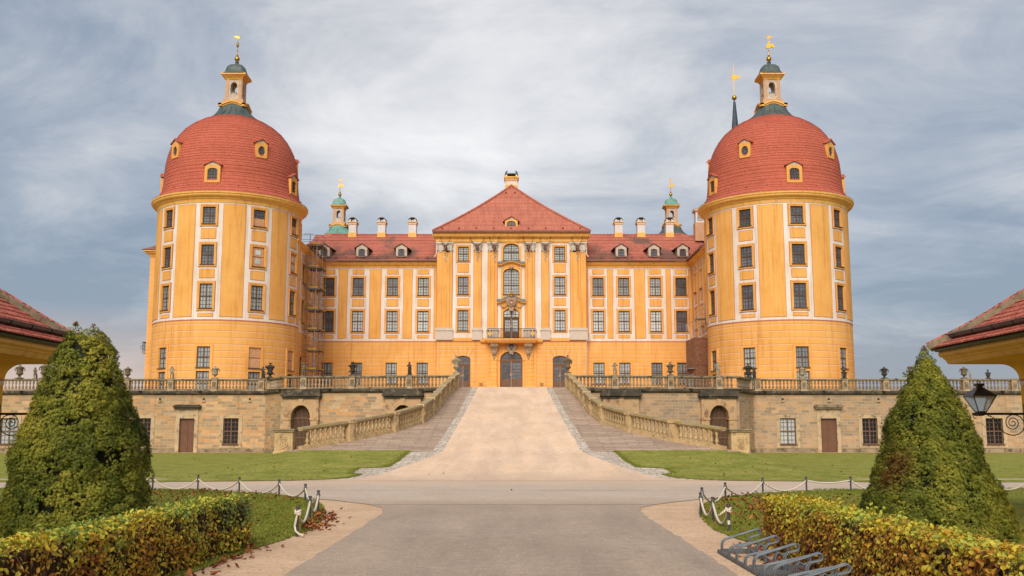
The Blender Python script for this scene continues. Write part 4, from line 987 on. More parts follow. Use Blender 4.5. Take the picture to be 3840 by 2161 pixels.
# windows
for i, c in enumerate(SC):
    put_window(Mris, c, (20.77+22.38)/2, .6, 1.61, 0, kind='curtain', sw=.18); put_window(Mris, c, sum(f2)/2, .6, f2[1]-f2[0], 0, kind='net', sw=.18)
    put_window(Mris, c, sum(f1)/2, .6, f1[1]-f1[0], 0, kind='net', sw=.18)
def ris_open(x, z0_, z1_, **kw): return put_window(Mris, x, (z0_+z1_)/2, kw.pop('hw'), z1_-z0_, 0, **kw)
ris_open(CX, 20.8, 22.73, hw=.9, arch=.55, kind='curtain', cols=6, rows=7, sw=.2, line=False)
ris_open(CX, 16.94, 19.87, hw=.9, arch=.45, kind='net', cols=6, rows=9, sw=.18, split=.36, line=False)
def leaf_door(name, x, z0_, z1_, hw, arch, zsp, panel_h, glass=M_gl, cols=3, rows=6, fan=False, M=Mris, mat=None, label=None):
    mat = mat or M_door; zs = z1_-arch; f = MB(); y = RY+.10
    f.box(x-hw, x-hw+.10, y, y+.12, z0_, zs); f.box(x+hw-.10, x+hw, y, y+.12, z0_, zs); f.box(x-hw, x+hw, y-.03, y+.12, zsp-.10, zsp+.10)
    P = arch_pts(hw, zs, z1_)
    for (xa, za), (xb, zb) in zip(P, P[1:]): f.hexa([(x+xa,y,za-.10),(x+xb,y,zb-.10),(x+xb,y+.12,zb-.10),(x+xa,y+.12,za-.10),(x+xa,y,za+.01),(x+xb,y,zb+.01),(x+xb,y+.12,zb+.01),(x+xa,y+.12,za+.01)])
    if fan:
        for w_ in np.linspace(PI*.1, PI*.9, 7):
            ex, ez = (hw-.05)*math.cos(w_), (z1_-zsp-.1)*math.sin(w_); f.tube([(x+ex*.12, y+.05, zsp+.1+ez*.05), (x+ex, y+.05, zsp+.1+ez)], .025, 4)
    else:
        f.box(x-.06, x+.06, y, y+.12, zsp, z1_-.02)
        for i in (-1, 1): f.box(x+i*hw*.52-.02, x+i*hw*.52+.02, y+.02, y+.1, zsp, zs+arch*.75)
        f.box(x-hw+.05, x+hw-.05, y+.02, y+.1, (zsp+zs)/2+.1, (zsp+zs)/2+.14)
    d = f.build(name, mat); d.parent = castle; d.matrix_parent_inverse = Matrix.Translation((0,-113,-6))
    if label: d['label'] = label
    for s in (-1, 1):
        l = MB(); x0, x1 = sorted((x+s*.01, x+s*(hw-.08))); y2 = y+.02; st = .13
        l.box(x0, x0+st, y2, y2+.08, z0_, zsp-.1); l.box(x1-st, x1, y2, y2+.08, z0_, zsp-.1); l.box(x0+st, x1-st, y2, y2+.08, zsp-.25, zsp-.1)
        l.box(x0+st, x1-st, y2, y2+.08, z0_, z0_+.15); l.box(x0+st, x1-st, y2+.01, y2+.07, z0_+.15, z0_+panel_h); l.box(x0+st+.08, x1-st-.08, y2-.01, y2+.02, z0_+.22, z0_+panel_h-.12)
        for i in range(1, cols): xx = x0+st+(x1-x0-2*st)*i/cols; l.box(xx-.015, xx+.015, y2+.01, y2+.06, z0_+panel_h, zsp-.25)
        for i in range(1, rows): zz_ = z0_+panel_h+(zsp-.25-z0_-panel_h)*i/rows; l.box(x0+st, x1-st, y2+.012, y2+.058, zz_-.015, zz_+.015)
        lf = l.build('door_leaf', mat, parent=d)
        g_ = MB(); g_.box(x0+st, x1-st, y2+.062, y2+.07, z0_+panel_h, zsp-.25); g_.build('pane', glass, parent=d)
    g_ = MB(); g_.poly([(x-hw, zsp)]+[(x+a, b_) for a, b_ in P]+[(x+hw, zsp)], y+.07, y+.10); g_.build('fanlight_pane', glass, parent=d)
    h_ = MB(); h_.box(x-.10, x-.06, y-.05, y+.02, z0_+1.35, z0_+1.65); h_.box(x+.07, x+.10, y-.05, y+.02, z0_+1.4, z0_+1.6); h_.build('handle', M_corn, parent=d)
    return d
leaf_door('entrance_door', CX, 6.5, 10.55, 1.24, .9, 9.58, 1.0, cols=3, rows=5, fan=True, label='wide arched double entrance door under the balcony')
for c in SC: leaf_door('side_door', c+(.03 if c < 0 else -.02), 6.4, 10.08, .83, .38, 9.1, .9, cols=2, rows=4)
leaf_door('balcony_door', CX, 11.9, 15.32, .91, .47, 14.35, .9, glass=M_gb, cols=3, rows=4, mat=M_brown)
# rusticated door piers, vents, moulding of the door arch
b = MB()
for s in (-1, 1):
    x0, x1 = sorted((CX+s*1.62, CX+s*2.45))
    for i in range(10):
        za = 6.9+i*.44; b.slab(Mris, x0, x1, za, za+.40, 0, .28)
    b.slab(Mris, x0+.02, x1-.02, 6.5, 11.3, 0, .25); b.slab(Mris, x0-.06, x1+.06, 6.4, 6.88, 0, .32)
    x2, x3 = sorted((CX+s*2.45, CX+s*2.75)); b.slab(Mris, x2, x3, 6.4, 11.3, 0, .12); b.slab(Mris, x2, x3+.03, 6.4, 6.85, 0, .17)
    x2, x3 = sorted((CX+s*1.26, CX+s*1.45)); b.slab(Mris, x2, x3, 6.4, 9.55, 0, .14); b.slab(Mris, x2-.03, x3+.03, 9.55, 9.68, 0, .2)
P1, P2_ = arch_pts(1.26, 9.68, 10.58, 16), arch_pts(1.45, 9.68, 10.78, 16)
for (a, a2), (c, c2) in zip(zip(P1, P1[1:]), zip(P2_, P2_[1:])):
    q = lambda p, d: (CX+p[0], RY-d, p[1]); b.hexa([q(a,.14),q(a2,.14),q(a2,0),q(a,0),q(c,.14),q(c2,.14),q(c2,0),q(c,0)])
cb(b, 'door_surround', M_or)
for x in (-3.42, 3.28):
    b = MB(); b.slab(Mris, x-.27, x+.27, 6.6, 7.15, 0, .03, 1, 0); b.slab(Mris, x-.2, x+.2, 6.68, 7.07, .03, .04, 1, 1)
    for i in range(4): b.slab(Mris, x-.2, x+.2, 6.7+i*.1, 6.74+i*.1, .04, .06, 1, 0)
    cb(b, 'wall_vent', [M_or, M_brown])
# segmental hoods
def hood(z, hw, rise, bulge):
    b = MB(); pts = [(CX-hw, z), (CX-hw*.72, z+.02)]+[(CX-hw*.72+hw*1.44*i/10, z+.04+rise*math.sin(PI*i/10)) for i in range(1, 10)]+[(CX+hw*.72, z+.02), (CX+hw, z)]
    for (xa, za), (xb, zb) in zip(pts, pts[1:]):
        for (dz0, dz1, dd, mi) in ((-.16, -.06, .22, 0), (-.06, .06, .42, 0), (.06, .11, .50, 1)):
            q = lambda x, zz_, d: (x, RY-d, zz_)
            b.hexa([q(xa,za+dz0,dd),q(xb,zb+dz0,dd),q(xb,zb+dz0,0),q(xa,za+dz0,0),q(xa,za+dz1,dd),q(xb,zb+dz1,dd),q(xb,zb+dz1,0),q(xa,za+dz1,0)], mi)
        q = lambda x, zz_, d: (x, RY-d, zz_)
        top = lambda x: z+.12+rise+bulge*(1-abs((x-CX)/hw)**3)
        b.hexa([q(xa,za+.11,.46),q(xb,zb+.11,.46),q(xb,zb+.11,0),q(xa,za+.11,0),q(xa,za+.16,.4),q(xb,zb+.16,.4),q(xb,min(zb+.42,top(xb)),0),q(xa,min(za+.42,top(xa)),0)], 1)
    cb(b, 'window_hood', [M_corn, M_lead])
hood(20.28, 1.52, .32, .1); hood(16.02, 1.62, .42, .25)
def blob_ring(mb, cx, cz, rx, rz, n, r, y, mi=0, ph=0.):
    for i in range(n):
        w_ = 2*PI*i/n+ph; k = 1+.18*math.sin(3*w_); x, z = cx+rx*k*math.cos(w_), cz+rz*k*math.sin(w_)
        mb.tube([(x+r*1.3*math.cos(t+w_)*(1-t/8), y-.03, z+r*1.3*math.sin(t+w_)*(1-t/8)) for t in np.linspace(0, 6, 9)], r*.42, 5, mi)
        mb.sphere((x, y, z), r*.9, 6, 4, mi, sy=.6)
def shield(mb, cx, cz, hw, hh, y, mi, mr=None):
    pts = [(cx-hw, cz+hh*.8), (cx-hw*.5, cz+hh), (cx, cz+hh*.9), (cx+hw*.5, cz+hh), (cx+hw, cz+hh*.8), (cx+hw*.9, cz), (cx+hw*.5, cz-hh*.7), (cx, cz-hh), (cx-hw*.5, cz-hh*.7), (cx-hw*.9, cz)]
    mb.poly(pts, y-.04, y+.2, mi)
    if mr is not None:
        for i in range(7): mb.tube([(cx+hw*.5*math.cos(i*2.4), y-.05, cz+hh*.5*math.sin(i*1.7)), (cx+hw*.25*math.cos(i*1.1+1), y-.07, cz+hh*.25*math.sin(i*2.9))], .03, 5, mr)
    mb.tube([(x, y-.04, z) for x, z in pts], .05, 5, 0, closed=True)
b = MB(); shield(b, CX, 11.02, .30, .40, RY-.32, 1, 2); blob_ring(b, CX, 11.0, .46, .52, 13, .12, RY-.28)
for i in range(6): b.sphere((CX+.12*math.cos(i*2.2), RY-.26, 10.25+.07*i), .12, 6, 4)
cb(b, 'cartouche', [M_cons, M_shb, M_cons], smooth=50, label='carved stone cartouche with blue shield above the entrance')
b = MB(); shield(b, CX+.0, 15.95, .30, .36, RY-.62, 1, 2); blob_ring(b, CX, 16.1, .42, .40, 11, .13, RY-.58)
b.poly([(CX-.32,15.55),(CX+.32,15.55),(CX+.22,15.2),(CX+.25,15.05),(CX-.25,15.05),(CX-.22,15.2)], RY-.5, RY-.05)
for s in (-1, 1):
    b.tube([(CX+s*(.42+.9*t), RY-.12, 15.75-.28*math.sin(PI*t)) for t in np.linspace(0, .9, 10)], [.05+.03*math.sin(i*2.) for i in range(10)], 6); b.sphere((CX+s*1.0, RY-.12, 15.45), .10, 6, 5)
cb(b, 'crest', [M_cons, M_shr, M_orn], smooth=50, label='carved crest with red shield over the balcony door')
b = MB(); b.lathe([(.20,0),(.24,.06),(.22,.12)], (CX, RY-.62, 16.62), 12)
for i in range(8):
    a = 2*PI*i/8; b.tube([(CX+.22*math.cos(a), RY-.62+.22*math.sin(a), 16.72), (CX+.31*math.cos(a), RY-.62+.31*math.sin(a), 16.88), (CX+.2*math.cos(a), RY-.62+.2*math.sin(a), 17.02), (CX, RY-.62, 17.0)], .035, 5); b.sphere((CX+.3*math.cos(a), RY-.62+.3*math.sin(a), 16.9), .055, 6, 4)
b.sphere((CX, RY-.62, 17.08), .07, 8, 6); b.box(CX-.02, CX+.02, RY-.64, RY-.6, 17.12, 17.3); b.box(CX-.06, CX+.06, RY-.64, RY-.6, 17.19, 17.23)
cb(b, 'gilded_crown', M_gold, smooth=50)
b = MB(); b.sphere((CX, RY-.2, 19.95), .16, 8, 6, sz=.8)
for s in (-1, 1): b.tube([(CX+s*.05, RY-.25, 19.95), (CX+s*.2, RY-.25, 20.08), (CX+s*.3, RY-.22, 20.02)], [.07,.05,.02], 6)
b.sphere((CX, RY-.22, 19.8), .08, 6, 4); cb(b, 'keystone_mask', M_cons, smooth=50)
# balcony
b = MB()
for e, dd, za, zb in ((0, 1.15, 11.42, 11.55), (.12, 1.32, 11.55, 11.68), (.2, 1.42, 11.68, 11.80), (.24, 1.46, 11.80, 11.87)):
    b.slab(Mris, -2.72-e, 2.6+e, za, zb, 0, dd)
b.slab(Mris, -3.55, 3.42, 11.62, 11.80, 0, .35); b.slab(Mris, -3.4, 3.28, 11.5, 11.62, 0, .22)
bal = cb(b, 'balcony', M_or)
for s in (-1, 1):
    cx_ = CX+s*1.90; k = MB(); pr = [(0,11.42),(-.95,11.42),(-1.0,11.25),(-.92,11.05),(-.6,10.85),(-.5,10.6),(-.55,10.35),(-.42,10.12),(-.15,10.0),(0,9.98)]
    n = 9
    for j in range(n):
        xa = cx_-.40+.80*j/n; xb = xa+.80/n; dd = .06*(j % 2); tp = 1-.0
        pts = [(RY+p-dd*(p < -.1), z) for p, z in pr]; m_ = len(pts); v0 = len(k.v)
        nar = lambda x, z: cx_+(x-cx_)*(1 if z > 10.9 else max(.45, 1-.75*(10.9-z)))
        k.v += [(nar(xa, z), y, z) for y, z in pts]+[(nar(xb, z), y, z) for y, z in pts]
        k.f.append(tuple(range(v0, v0+m_))); k.m.append(0); k.f.append(tuple(range(v0+m_, v0+2*m_))[::-1]); k.m.append(0)
        for i in range(m_): k.f.append((v0+i, v0+(i+1)%m_, v0+m_+(i+1)%m_, v0+m_+i)); k.m.append(0)
    for sx in (-1, 1): k.tube([(cx_+sx*.45, RY-.80+.14*math.cos(t)*(1-t/9), 11.18+.14*math.sin(t)*(1-t/9)) for t in np.linspace(0, 7, 12)], .045, 5)
    k.sphere((cx_, RY-.3, 9.85), .14, 8, 6, sz=1.2); k.sphere((cx_, RY-.3, 9.66), .06, 6, 4)
    kk = k.build('console', M_cons); kk.parent = bal; 
b = MB(); x0, x1, yf = -2.70, 2.56, RY-1.30
for z, r in ((12.96,.035),(12.80,.018),(12.02,.018),(11.93,.022)):
    b.tube([(x0, RY, z), (x0, yf, z), (x1, yf, z), (x1, RY, z)], r, 5)
for x in list(np.arange(x0, x1+.01, .158)): b.tube([(x, yf, 11.9), (x, yf, 12.94)], .014, 4)
for i, x in enumerate(np.arange(x0+.62, x1-.5, .25)):
    b.tube([(x, yf-.01, 12.2), (x+.05, yf-.01, 12.35), (x, yf-.01, 12.5), (x-.05, yf-.01, 12.35)], .016, 4, closed=True); b.tube([(x, yf-.01, 12.5), (x+.05, yf-.01, 12.62), (x, yf-.01, 12.75), (x-.05, yf-.01, 12.62)], .016, 4, closed=True)
for xx in (x0+.28, x1-.28):
    for sx in (-1, 1):
        for sz in (-1, 1): b.tube([(xx+sx*(.14+.08*math.cos(t)*(1-t/9)), yf-.02, 12.44+sz*(.27+.10*math.sin(t)*(1-t/9))) for t in np.linspace(0, 7, 10)], .022, 4)
ir = b.build('balcony_railing', M_iron); ir.parent = bal
b = MB()
for xx in (x0+.28, x1-.28):
    b.poly([(xx-.14,12.58),(xx+.14,12.58),(xx+.17,12.35),(xx,12.08),(xx-.17,12.35)], yf-.06, yf-.02); b.sphere((xx, yf-.05, 12.70), .12, 8, 5, sy=.4, sz=.7)
gg = b.build('gilded_emblem', M_gold); gg.parent = bal
# cornice, gutter, roof
cp = MB()
for o0, za, zb in ((.14,22.86,22.98),(.20,22.98,23.30),(.34,23.30,23.40),(.52,23.40,23.52),(.66,23.52,23.80),(.74,23.80,23.92)):
    cp.box(XL-o0*.6, XR+o0*.6, RY-o0, 126, za, zb)
cb(cp, 'cornice', M_corn)
gt = MB(); gt.box(XL-.5, XR+.5, RY-.98, RY-.76, 23.86, 24.06); gt.tube([(XL-.52, RY-.9, 24.0), (XR+.52, RY-.9, 24.0)], .11, 8)
cb(gt, 'gutter', M_cgut)
dp = MB()
for s, x in ((-1, XL), (1, XR)):
    dp.tube([(x+s*.45, RY-.7, 23.9), (x+s*.5, RY-.5, 23.5), (x+s*.3, RY-.2, 23.2), (x+s*.12, RY-.1, 23.0)], .07, 6, 0); dp.tube([(x+s*.10, RY-.1, 23.0), (x+s*.10, RY-.1, 21.5), (x+s*.3, RY-.15, 21.2)], .06, 6, 1)
cb(dp, 'downpipe', [M_corn, M_white])
r = MB(); pf = lambda t: .86*t+.14*t**2.2
XA, XB = XL-.5, XR+.5; hip_roof(r, XA, XB, RY-.72, 138, 24.04, 31.46, 9.1, pf, 22)
hwr = (XB-XA)/2
for sx in (-1, 1):       # ridge tiles along the two hips
    for i in range(34):
        t0, t1 = i/34, (i+1)/34+.004
        P = lambda t: ((XA+hwr*t) if sx < 0 else (XB-hwr*t), RY-.72+9.1*t, 24.04+7.42*pf(t)+.05)
        a, c = P(t0), P(t1); r.tube([a, (c[0], c[1], c[2]+.05)], .13, 6, 1)
for i in range(9): x = XA+1.0+i*1.95; r.sphere((x, RY-.3, 24.5), .13, 6, 4, 1, sz=.7)
for x in (-.72, .35): r.sphere((x, 119.6, 30.35), .13, 6, 4, 1, sz=.7)
cb(r, 'pavilion_roof', [M_roofc, M_roofc])
d = MB(); hw, ghw, H_ = .72, .52, 1.0
inner = [(-ghw, .10)]+arch_pts(ghw, .62, .92, 10)+[(ghw, .10)]; outer = [(-hw, 0)]+[(-hw+2*hw*i/10, H_+.12*math.sin(PI*i/10)) for i in range(11)]+[(hw, 0)]
for (a, a2), (c, c2) in list(zip(zip(inner, inner[1:]), zip(outer, outer[1:])))+[((inner[-1], inner[0]), (outer[-1], outer[0]))]:
    d.hexa([(a[0],0,a[1]),(a2[0],0,a2[1]),(a2[0],.2,a2[1]),(a[0],.2,a[1]),(c[0],0,c[1]),(c2[0],0,c2[1]),(c2[0],.2,c2[1]),(c[0],.2,c[1])], 0)
d.poly([(-hw, H_-.05), (hw, H_-.05), (0, H_+.45)], .05, .25, 1)
for sx in (-1, 1): d.hexa([(sx*(hw-.03),.1,0),(sx*hw,.1,0),(sx*hw,.5,.4),(sx*(hw-.03),.5,.4),(sx*(hw-.03),.1,H_),(sx*hw,.1,H_),(sx*hw,1.3,H_),(sx*(hw-.03),1.3,H_)], 1)
dd = d.build('dormer', [M_corn, M_lantc]); dd.parent = castle; dd.location = Vector((CX, 112.95, 24.5))-Vector((0, 113, 6))
q = MB()
for sx in (-1, 1): q.hexa([(0,-.14,H_+.46),(sx*.9,-.14,H_-.12),(sx*1.0,1.3,H_-.1),(0,2.3,H_+.5),(0,-.14,H_+.54),(sx*.9,-.14,H_-.04),(sx*1.0,1.3,H_-.02),(0,2.3,H_+.58)])
q.build('dormer_roof', M_roofc, parent=dd)
p = MB(); p.poly(inner, .14, .18); p.build('pane', M_gl, parent=dd)
p = MB(); p.box(-.035,.035,.08,.13,.10,.92); p.box(-ghw,ghw,.08,.13,.42,.46)
for x in (-.26,.26): p.box(x-.015,x+.015,.09,.13,.1,.82)
p.build('glazing_bars', M_door, parent=dd)
c = MB(); x, y0, y1 = -.07, 122.4, 123.8
c.box(x-.78, x+.78, y0, y1, 30.5, 31.95, 0); c.box(x-.74, x+.74, y0+.04, y1-.04, 31.95, 32.55, 1); c.box(x-.82, x+.82, y0-.04, y1+.04, 32.5, 32.6, 0)
c.box(x-.76, x+.76, y0, y1, 32.6, 32.72, 1); c.box(x-.86, x+.86, y0-.1, y1+.1, 32.72, 32.84, 0); c.box(x-.92, x+.92, y0-.16, y1+.16, 32.84, 33.0, 0)
for sx in (-1, 1): c.box(*sorted((x+sx*.52, x+sx*.74)), y0+.02, y1-.02, 33.0, 33.3, 1)
c.box(x-.52, x+.52, y0+.3, y1-.3, 33.0, 33.3, 2)
ch = cb(c, 'chimney', [M_corn, M_cr, M_iron], label='broad cream and ochre chimney at the roof peak')
c = MB(); c.box(x-.82, x+.82, y0-.06, y1+.06, 33.3, 33.42); c.build('chimney_cap', M_gutter, parent=ch)
for bx, fl, nm in ((-.62, 1, 'small dark bird on the left corner of the peak chimney'), (.62, -1, 'small dark bird on the right corner of the peak chimney')):
    b = MB(); b.tube([(x+bx-.16*fl, y0+.1, 33.50), (x+bx-.05*fl, y0+.1, 33.55), (x+bx+.06*fl, y0+.1, 33.64), (x+bx+.09*fl, y0+.1, 33.74), (x+bx+.15*fl, y0+.1, 33.75)], [.02,.08,.085,.055,.01], 8)
    b.box(x+bx-.01, x+bx+.01, y0+.09, y0+.11, 33.42, 33.5)
    b.build('bird', M_iron, smooth='all', label=nm, cat='bird', group='birds on the chimney')
# ================================================================ terrace walls and balustrades
def locmat(name, base, dark, light):
    m, t, b = newmat(name, .9, .12); co = objco(t); oi = N(t, 'ShaderNodeObjectInfo')
    n = noisef(t, oi.outputs['Location'], .22, 4, .7); n2 = noisef(t, co, 5, 6, .6)
    col = mixc(t, ramp(t, n, [(.36, (1,1,1)), (.52, (0,0,0))]), base, dark); col = mixc(t, ramp(t, n, [(.55, (0,0,0)), (.66, (1,1,1))]), col, light)
    col = mixc(t, .7, col, ramp(t, n2, [(.3, (.5,.5,.5)), (.65, (1.1,1.1,1.1))]), 'MULTIPLY')
    t.links.new(col, b.inputs['Base Color']); bump(t, b, n2, .3, .02); return m
M_bal = locmat('terrace_baluster_stone', (.36,.265,.17), (.20,.155,.11), (.54,.40,.25))
M_rbal = locmat('ramp_baluster_stone', (.60,.42,.21), (.50,.345,.18), (.70,.50,.26))
BALP = [(.085,0),(.085,.05),(.055,.06),(.05,.09),(.095,.16),(.10,.22),(.075,.30),(.048,.36),(.058,.375),(.058,.40),(.045,.41),(.048,.46),(.085,.54),(.092,.60),(.07,.66),(.05,.69),(.08,.71),(.08,.76)]
def baluster_mesh(mat, h=.76):
    b = MB(); b.lathe([(r, z*h/.76) for r, z in BALP], (0,0,0), 10); b.box(-.085,.085,-.085,.085,0,.045*h/.76); b.box(-.085,.085,-.085,.085,h-.045,h)
    o = b.build('baluster', mat, smooth=40); return o
class Seg:
    def __init__(s, A, B):
        s.A = Vector(A); s.B = Vector(B); s.t = (s.B-s.A).normalized(); s.L = (s.B-s.A).length; s.n = Vector((s.t.y, -s.t.x))
        if s.n.y > 0: s.n = -s.n
        s.ang = math.degrees(math.atan2(s.n.x, -s.n.y))
    def M(s, u, z, d): p = s.A+s.t*u+s.n*d; return (p.x, p.y, z)
    def u(s, x): return (x-s.A.x)/s.t.x
ZR = 6.05
def relief(mb, M, u, z, k=1., mi=0, y=.01):
    for a in (-1, 1):
        mb.tube([M(u+a*.07*k, z+.16*k, y), M(u-a*.02*k, z+.02*k, y+.02), M(u-a*.08*k, z-.14*k, y)], .022*k, 5, mi)
        mb.sphere(M(u+a*.07*k, z+.05*k, y), .035*k, 6, 4, mi); mb.sphere(M(u+a*.06*k, z-.08*k, y), .03*k, 6, 4, mi)
def horn(mb, M, u, z, k=1.):
    mb.tube([M(u+.13*k*math.cos(t), z-.10*k+.13*k*math.sin(t), .02) for t in np.linspace(PI*.95, PI*2.15, 12)], [.018+.0025*i for i in range(12)], 6)
    mb.tube([M(u+.075*k*math.cos(t), z-.09*k+.075*k*math.sin(t), .02) for t in np.linspace(0, 2*PI, 12)[:-1]], .016, 5, closed=True)
    for a in (-1, 1): mb.tube([M(u+a*(.01+.12*k*math.sin(t)), z+.13*k+.07*k*math.sin(2*t)*.9, .02) for t in np.linspace(0, PI, 9)], .017, 5); mb.tube([M(u, z+.12*k, .02), M(u+a*.07*k, z+.02*k, .02), M(u+a*.12*k, z, .02)], .014, 5)
def pier_mesh(M, ang_u, w=.46, z0=5.02, z1=ZR, mat=M_dress, capm=None, name='pier', parent=None, loc=None):
    b = MB(); b.slab(M, ang_u-w/2, ang_u+w/2, z0, z1-.13, -.42, .05, 1, 0); b.slab(M, ang_u-w/2-.05, ang_u+w/2+.05, z0, z0+.10, -.46, .09, 1, 0)
    b.slab(M, ang_u-w/2-.05, ang_u+w/2+.05, z1-.13, z1+.02, -.46, .09, 1, 1)
    b.slab(M, ang_u-w/2+.05, ang_u+w/2-.05, z0+.2, z1-.24, .05, .055, 1, 2); relief(b, M, ang_u, (z0+z1)/2, 1., 1, .06)
    return b.build(name, [mat, M_rail, M_balu], parent=parent)
def terrace_side(s):
    nm = 'left' if s < 0 else 'right'
    C1 = (-20.3, 84) if s < 0 else (19.9, 84); C2 = (-18.1, 79.9) if s < 0 else (17.8, 79.9); C3 = (s*4.35, 78.6)
    S1, S2, S3 = Seg((s*66, 84), C1), Seg(C1, C2), Seg(C2, C3)
    T = empty('terrace_wall', (s*20, 84, 0), label='tall sandstone terrace wall '+('left' if s < 0 else 'right')+' of the gravel ramp, with door, windows and barred portals', cat='terrace wall', group='terrace walls beside the ramp')
    def tb(mb, name, mats, **kw):
        o = mb.build(name, mats, **kw); o.parent = T; o.matrix_parent_inverse = Matrix.Translation((-s*20, -84, 0)); return o
    wins = [(-42.0,-40.6),(-30.9,-29.65),(-23.7,-22.45)] if s < 0 else [(22.0,23.3),(28.75,30.0),(38.9,40.3)]
    door = (-27.3, -26.07) if s < 0 else (25.35, 26.65)
    H1 = []
    for a, b in wins: ua, ub = sorted((S1.u(a), S1.u(b))); H1.append((ua, ub, .70, 2.82))
    ua, ub = sorted((S1.u(door[0]), S1.u(door[1]))); H1.append((ua, ub, .02, 2.82)); dU = (ua, ub)
    w = MB(); wall_grid(w, S1.M, 0, S1.L, -.1, 4.82, H1, 6, .3, 0); wall_grid(w, S2.M, 0, S2.L, -.1, 4.82, [], 6, .3, 0)
    pc = [(-16.42, 1), (-8.4, 1)] if s < 0 else [(16.1, 1), (8.4, 1)]
    H3 = [(S3.u(x)-.78, S3.u(x)+.78, 0.0, 3.78 if x != 8.4 else 3.46) for x, _ in pc]; H3 = [tuple(h) for h in H3]
    wall_grid(w, S3.M, 0, S3.L, -.1, 4.82, H3, 6, .5, 0)
    ww = tb(w, 'wall', M_stone if s < 0 else M_stone2)
    # plinth course and dressed quoins
    p = MB(); cuts = [0]+[v for h in sorted([dU]) for v in (h[0]-.32, h[1]+.32)]+[S1.L]
    for a, b in zip(cuts[::2], cuts[1::2]): p.slab(S1.M, a, b, 0, .36, 0, .09)
    p.slab(S2.M, 0, S2.L, 0, .3, 0, .08)
    tb(p, 'plinth', M_rail)
    # window and door casings
    c = MB()
    for a, b, z0_, z1_ in H1[:3]:
        for x0, x1, za, zb in ((a-.30, a, z0_-.28, z1_+.28), (b, b+.30, z0_-.28, z1_+.28), (a, b, z1_, z1_+.28), (a, b, z0_-.28, z0_)): c.slab(S1.M, x0, x1, za, zb, -.05, .045)
    a, b = dU
    for x0, x1, za, zb, dd in ((a-.30, a, 0, 3.12, .07), (b, b+.30, 0, 3.12, .07), (a, b, 2.82, 3.12, .07), (a-.28, b+.28, 3.12, 3.58, .05)): c.slab(S1.M, x0, x1, za, zb, -.05, dd)
    tb(c, 'casing', M_dress)
    c = MB(); c.slab(S1.M, a-.45, b+.45, 3.58, 3.70, 0, .25); c.slab(S1.M, a-.52, b+.52, 3.70, 3.86, 0, .34); c.slab(S1.M, a-.40, b+.40, 3.86, 3.93, 0, .2)
    tb(c, 'door_hood', M_rail if s > 0 else M_blk)
    d = MB(); mid = (a+b)/2
    for x0, x1 in ((a, mid-.01), (mid+.01, b)):
        d.slab(S1.M, x0, x1, .02, 2.80, -.26, -.18)
        for za, zb in ((.15, .72), (.84, 1.5), (1.62, 2.68)): d.slab(S1.M, x0+.1, x1-.1, za, zb, -.18, -.165); 
    d.slab(S1.M, mid-.04, mid+.04, .02, 2.80, -.18, -.14); tb(d, 'door', M_doorlow)
    for i, (wa, wb, z0_, z1_) in enumerate(H1[:3]):
        bright = (s > 0 and i == 0) or (s < 0 and i == 0)
        o = put_window(S1.M, (wa+wb)/2, (z0_+z1_)/2, round((wb-wa)/2, 2), 2.12, S1.ang, parent=T, kind='net' if bright else 'dark', surround=False, rows=6, frame_mat=M_door)
    # portals
    for x, _ in pc:
        u = S3.u(x); b = MB(); hw = .78; zs, zt = 2.75, 3.78; o_ = 1.40
        if x == 8.4: zs, zt = 2.5, 3.46
        for x0, x1 in ((u-o_, u-hw), (u+hw, u+o_)): b.slab(S3.M, x0, x1, 0, zs-.12, -.35, .28)
        for x0, x1 in ((u-o_-.05, u-hw+.06), (u+hw-.06, u+o_+.05)): b.slab(S3.M, x0, x1, zs-.12, zs, -.35, .34)
        P = arch_pts(hw, zs, zt, 14)
        for (xa, za), (xb, zb) in zip(P, P[1:]):
            b.hexa([S3.M(u+xa,za,.28), S3.M(u+xb,zb,.28), S3.M(u+xb,zb,-.35), S3.M(u+xa,za,-.35), S3.M(u+xa,4.28,.28), S3.M(u+xb,4.28,.28), S3.M(u+xb,4.28,-.35), S3.M(u+xa,4.28,-.35)])
        for x0, x1 in ((u-o_, u-hw), (u+hw, u+o_)): b.slab(S3.M, x0, x1, zs, 4.28, -.35, .28)
        PA = [(u+(hw+.0)*math.cos(t), zs+(zt-zs)*math.sin(t)) for t in np.linspace(PI, 0, 16)]; PB = [(u+(hw+.22)*math.cos(t), zs+(zt-zs+.22)*math.sin(t)) for t in np.linspace(PI, 0, 16)]
        for (a1, a2), (c1, c2) in zip(zip(PA, PA[1:]), zip(PB, PB[1:])): b.hexa([S3.M(*a1,.33), S3.M(*a2,.33), S3.M(*a2,.2), S3.M(*a1,.2), S3.M(*c1,.33), S3.M(*c2,.33), S3.M(*c2,.2), S3.M(*c1,.2)])
        b.hexa([S3.M(u-.13,zt-.02,.36), S3.M(u+.13,zt-.02,.36), S3.M(u+.13,zt-.02,.2), S3.M(u-.13,zt-.02,.2), S3.M(u-.2,4.28,.36), S3.M(u+.2,4.28,.36), S3.M(u+.2,4.28,.2), S3.M(u-.2,4.28,.2)])
        po = tb(b, 'portal', M_block)
        e = MB(); e.slab(S3.M, u-o_-.10, u+o_+.10, 4.28, 4.45, -.2, .40); e.slab(S3.M, u-o_-.22, u+o_+.22, 4.45, 4.58, -.2, .55); e.slab(S3.M, u-o_-.15, u+o_+.15, 4.58, 5.0, -.2, .46)
        en = e.build('entablature', M_blk, parent=po)
        gt = MB()
        for i in range(15): xx = u-.74+1.48*i/14; gt.slab(S3.M, xx-.03, xx+.03, .05, arch_z(xx-u, .80, zs, zt)-.02, -.33, -.28)
        for z in (1.2, 2.72): gt.slab(S3.M, u-.78, u+.78, z, z+.10, -.28, -.24)
        gt.build('slatted_gate', M_door, parent=po)
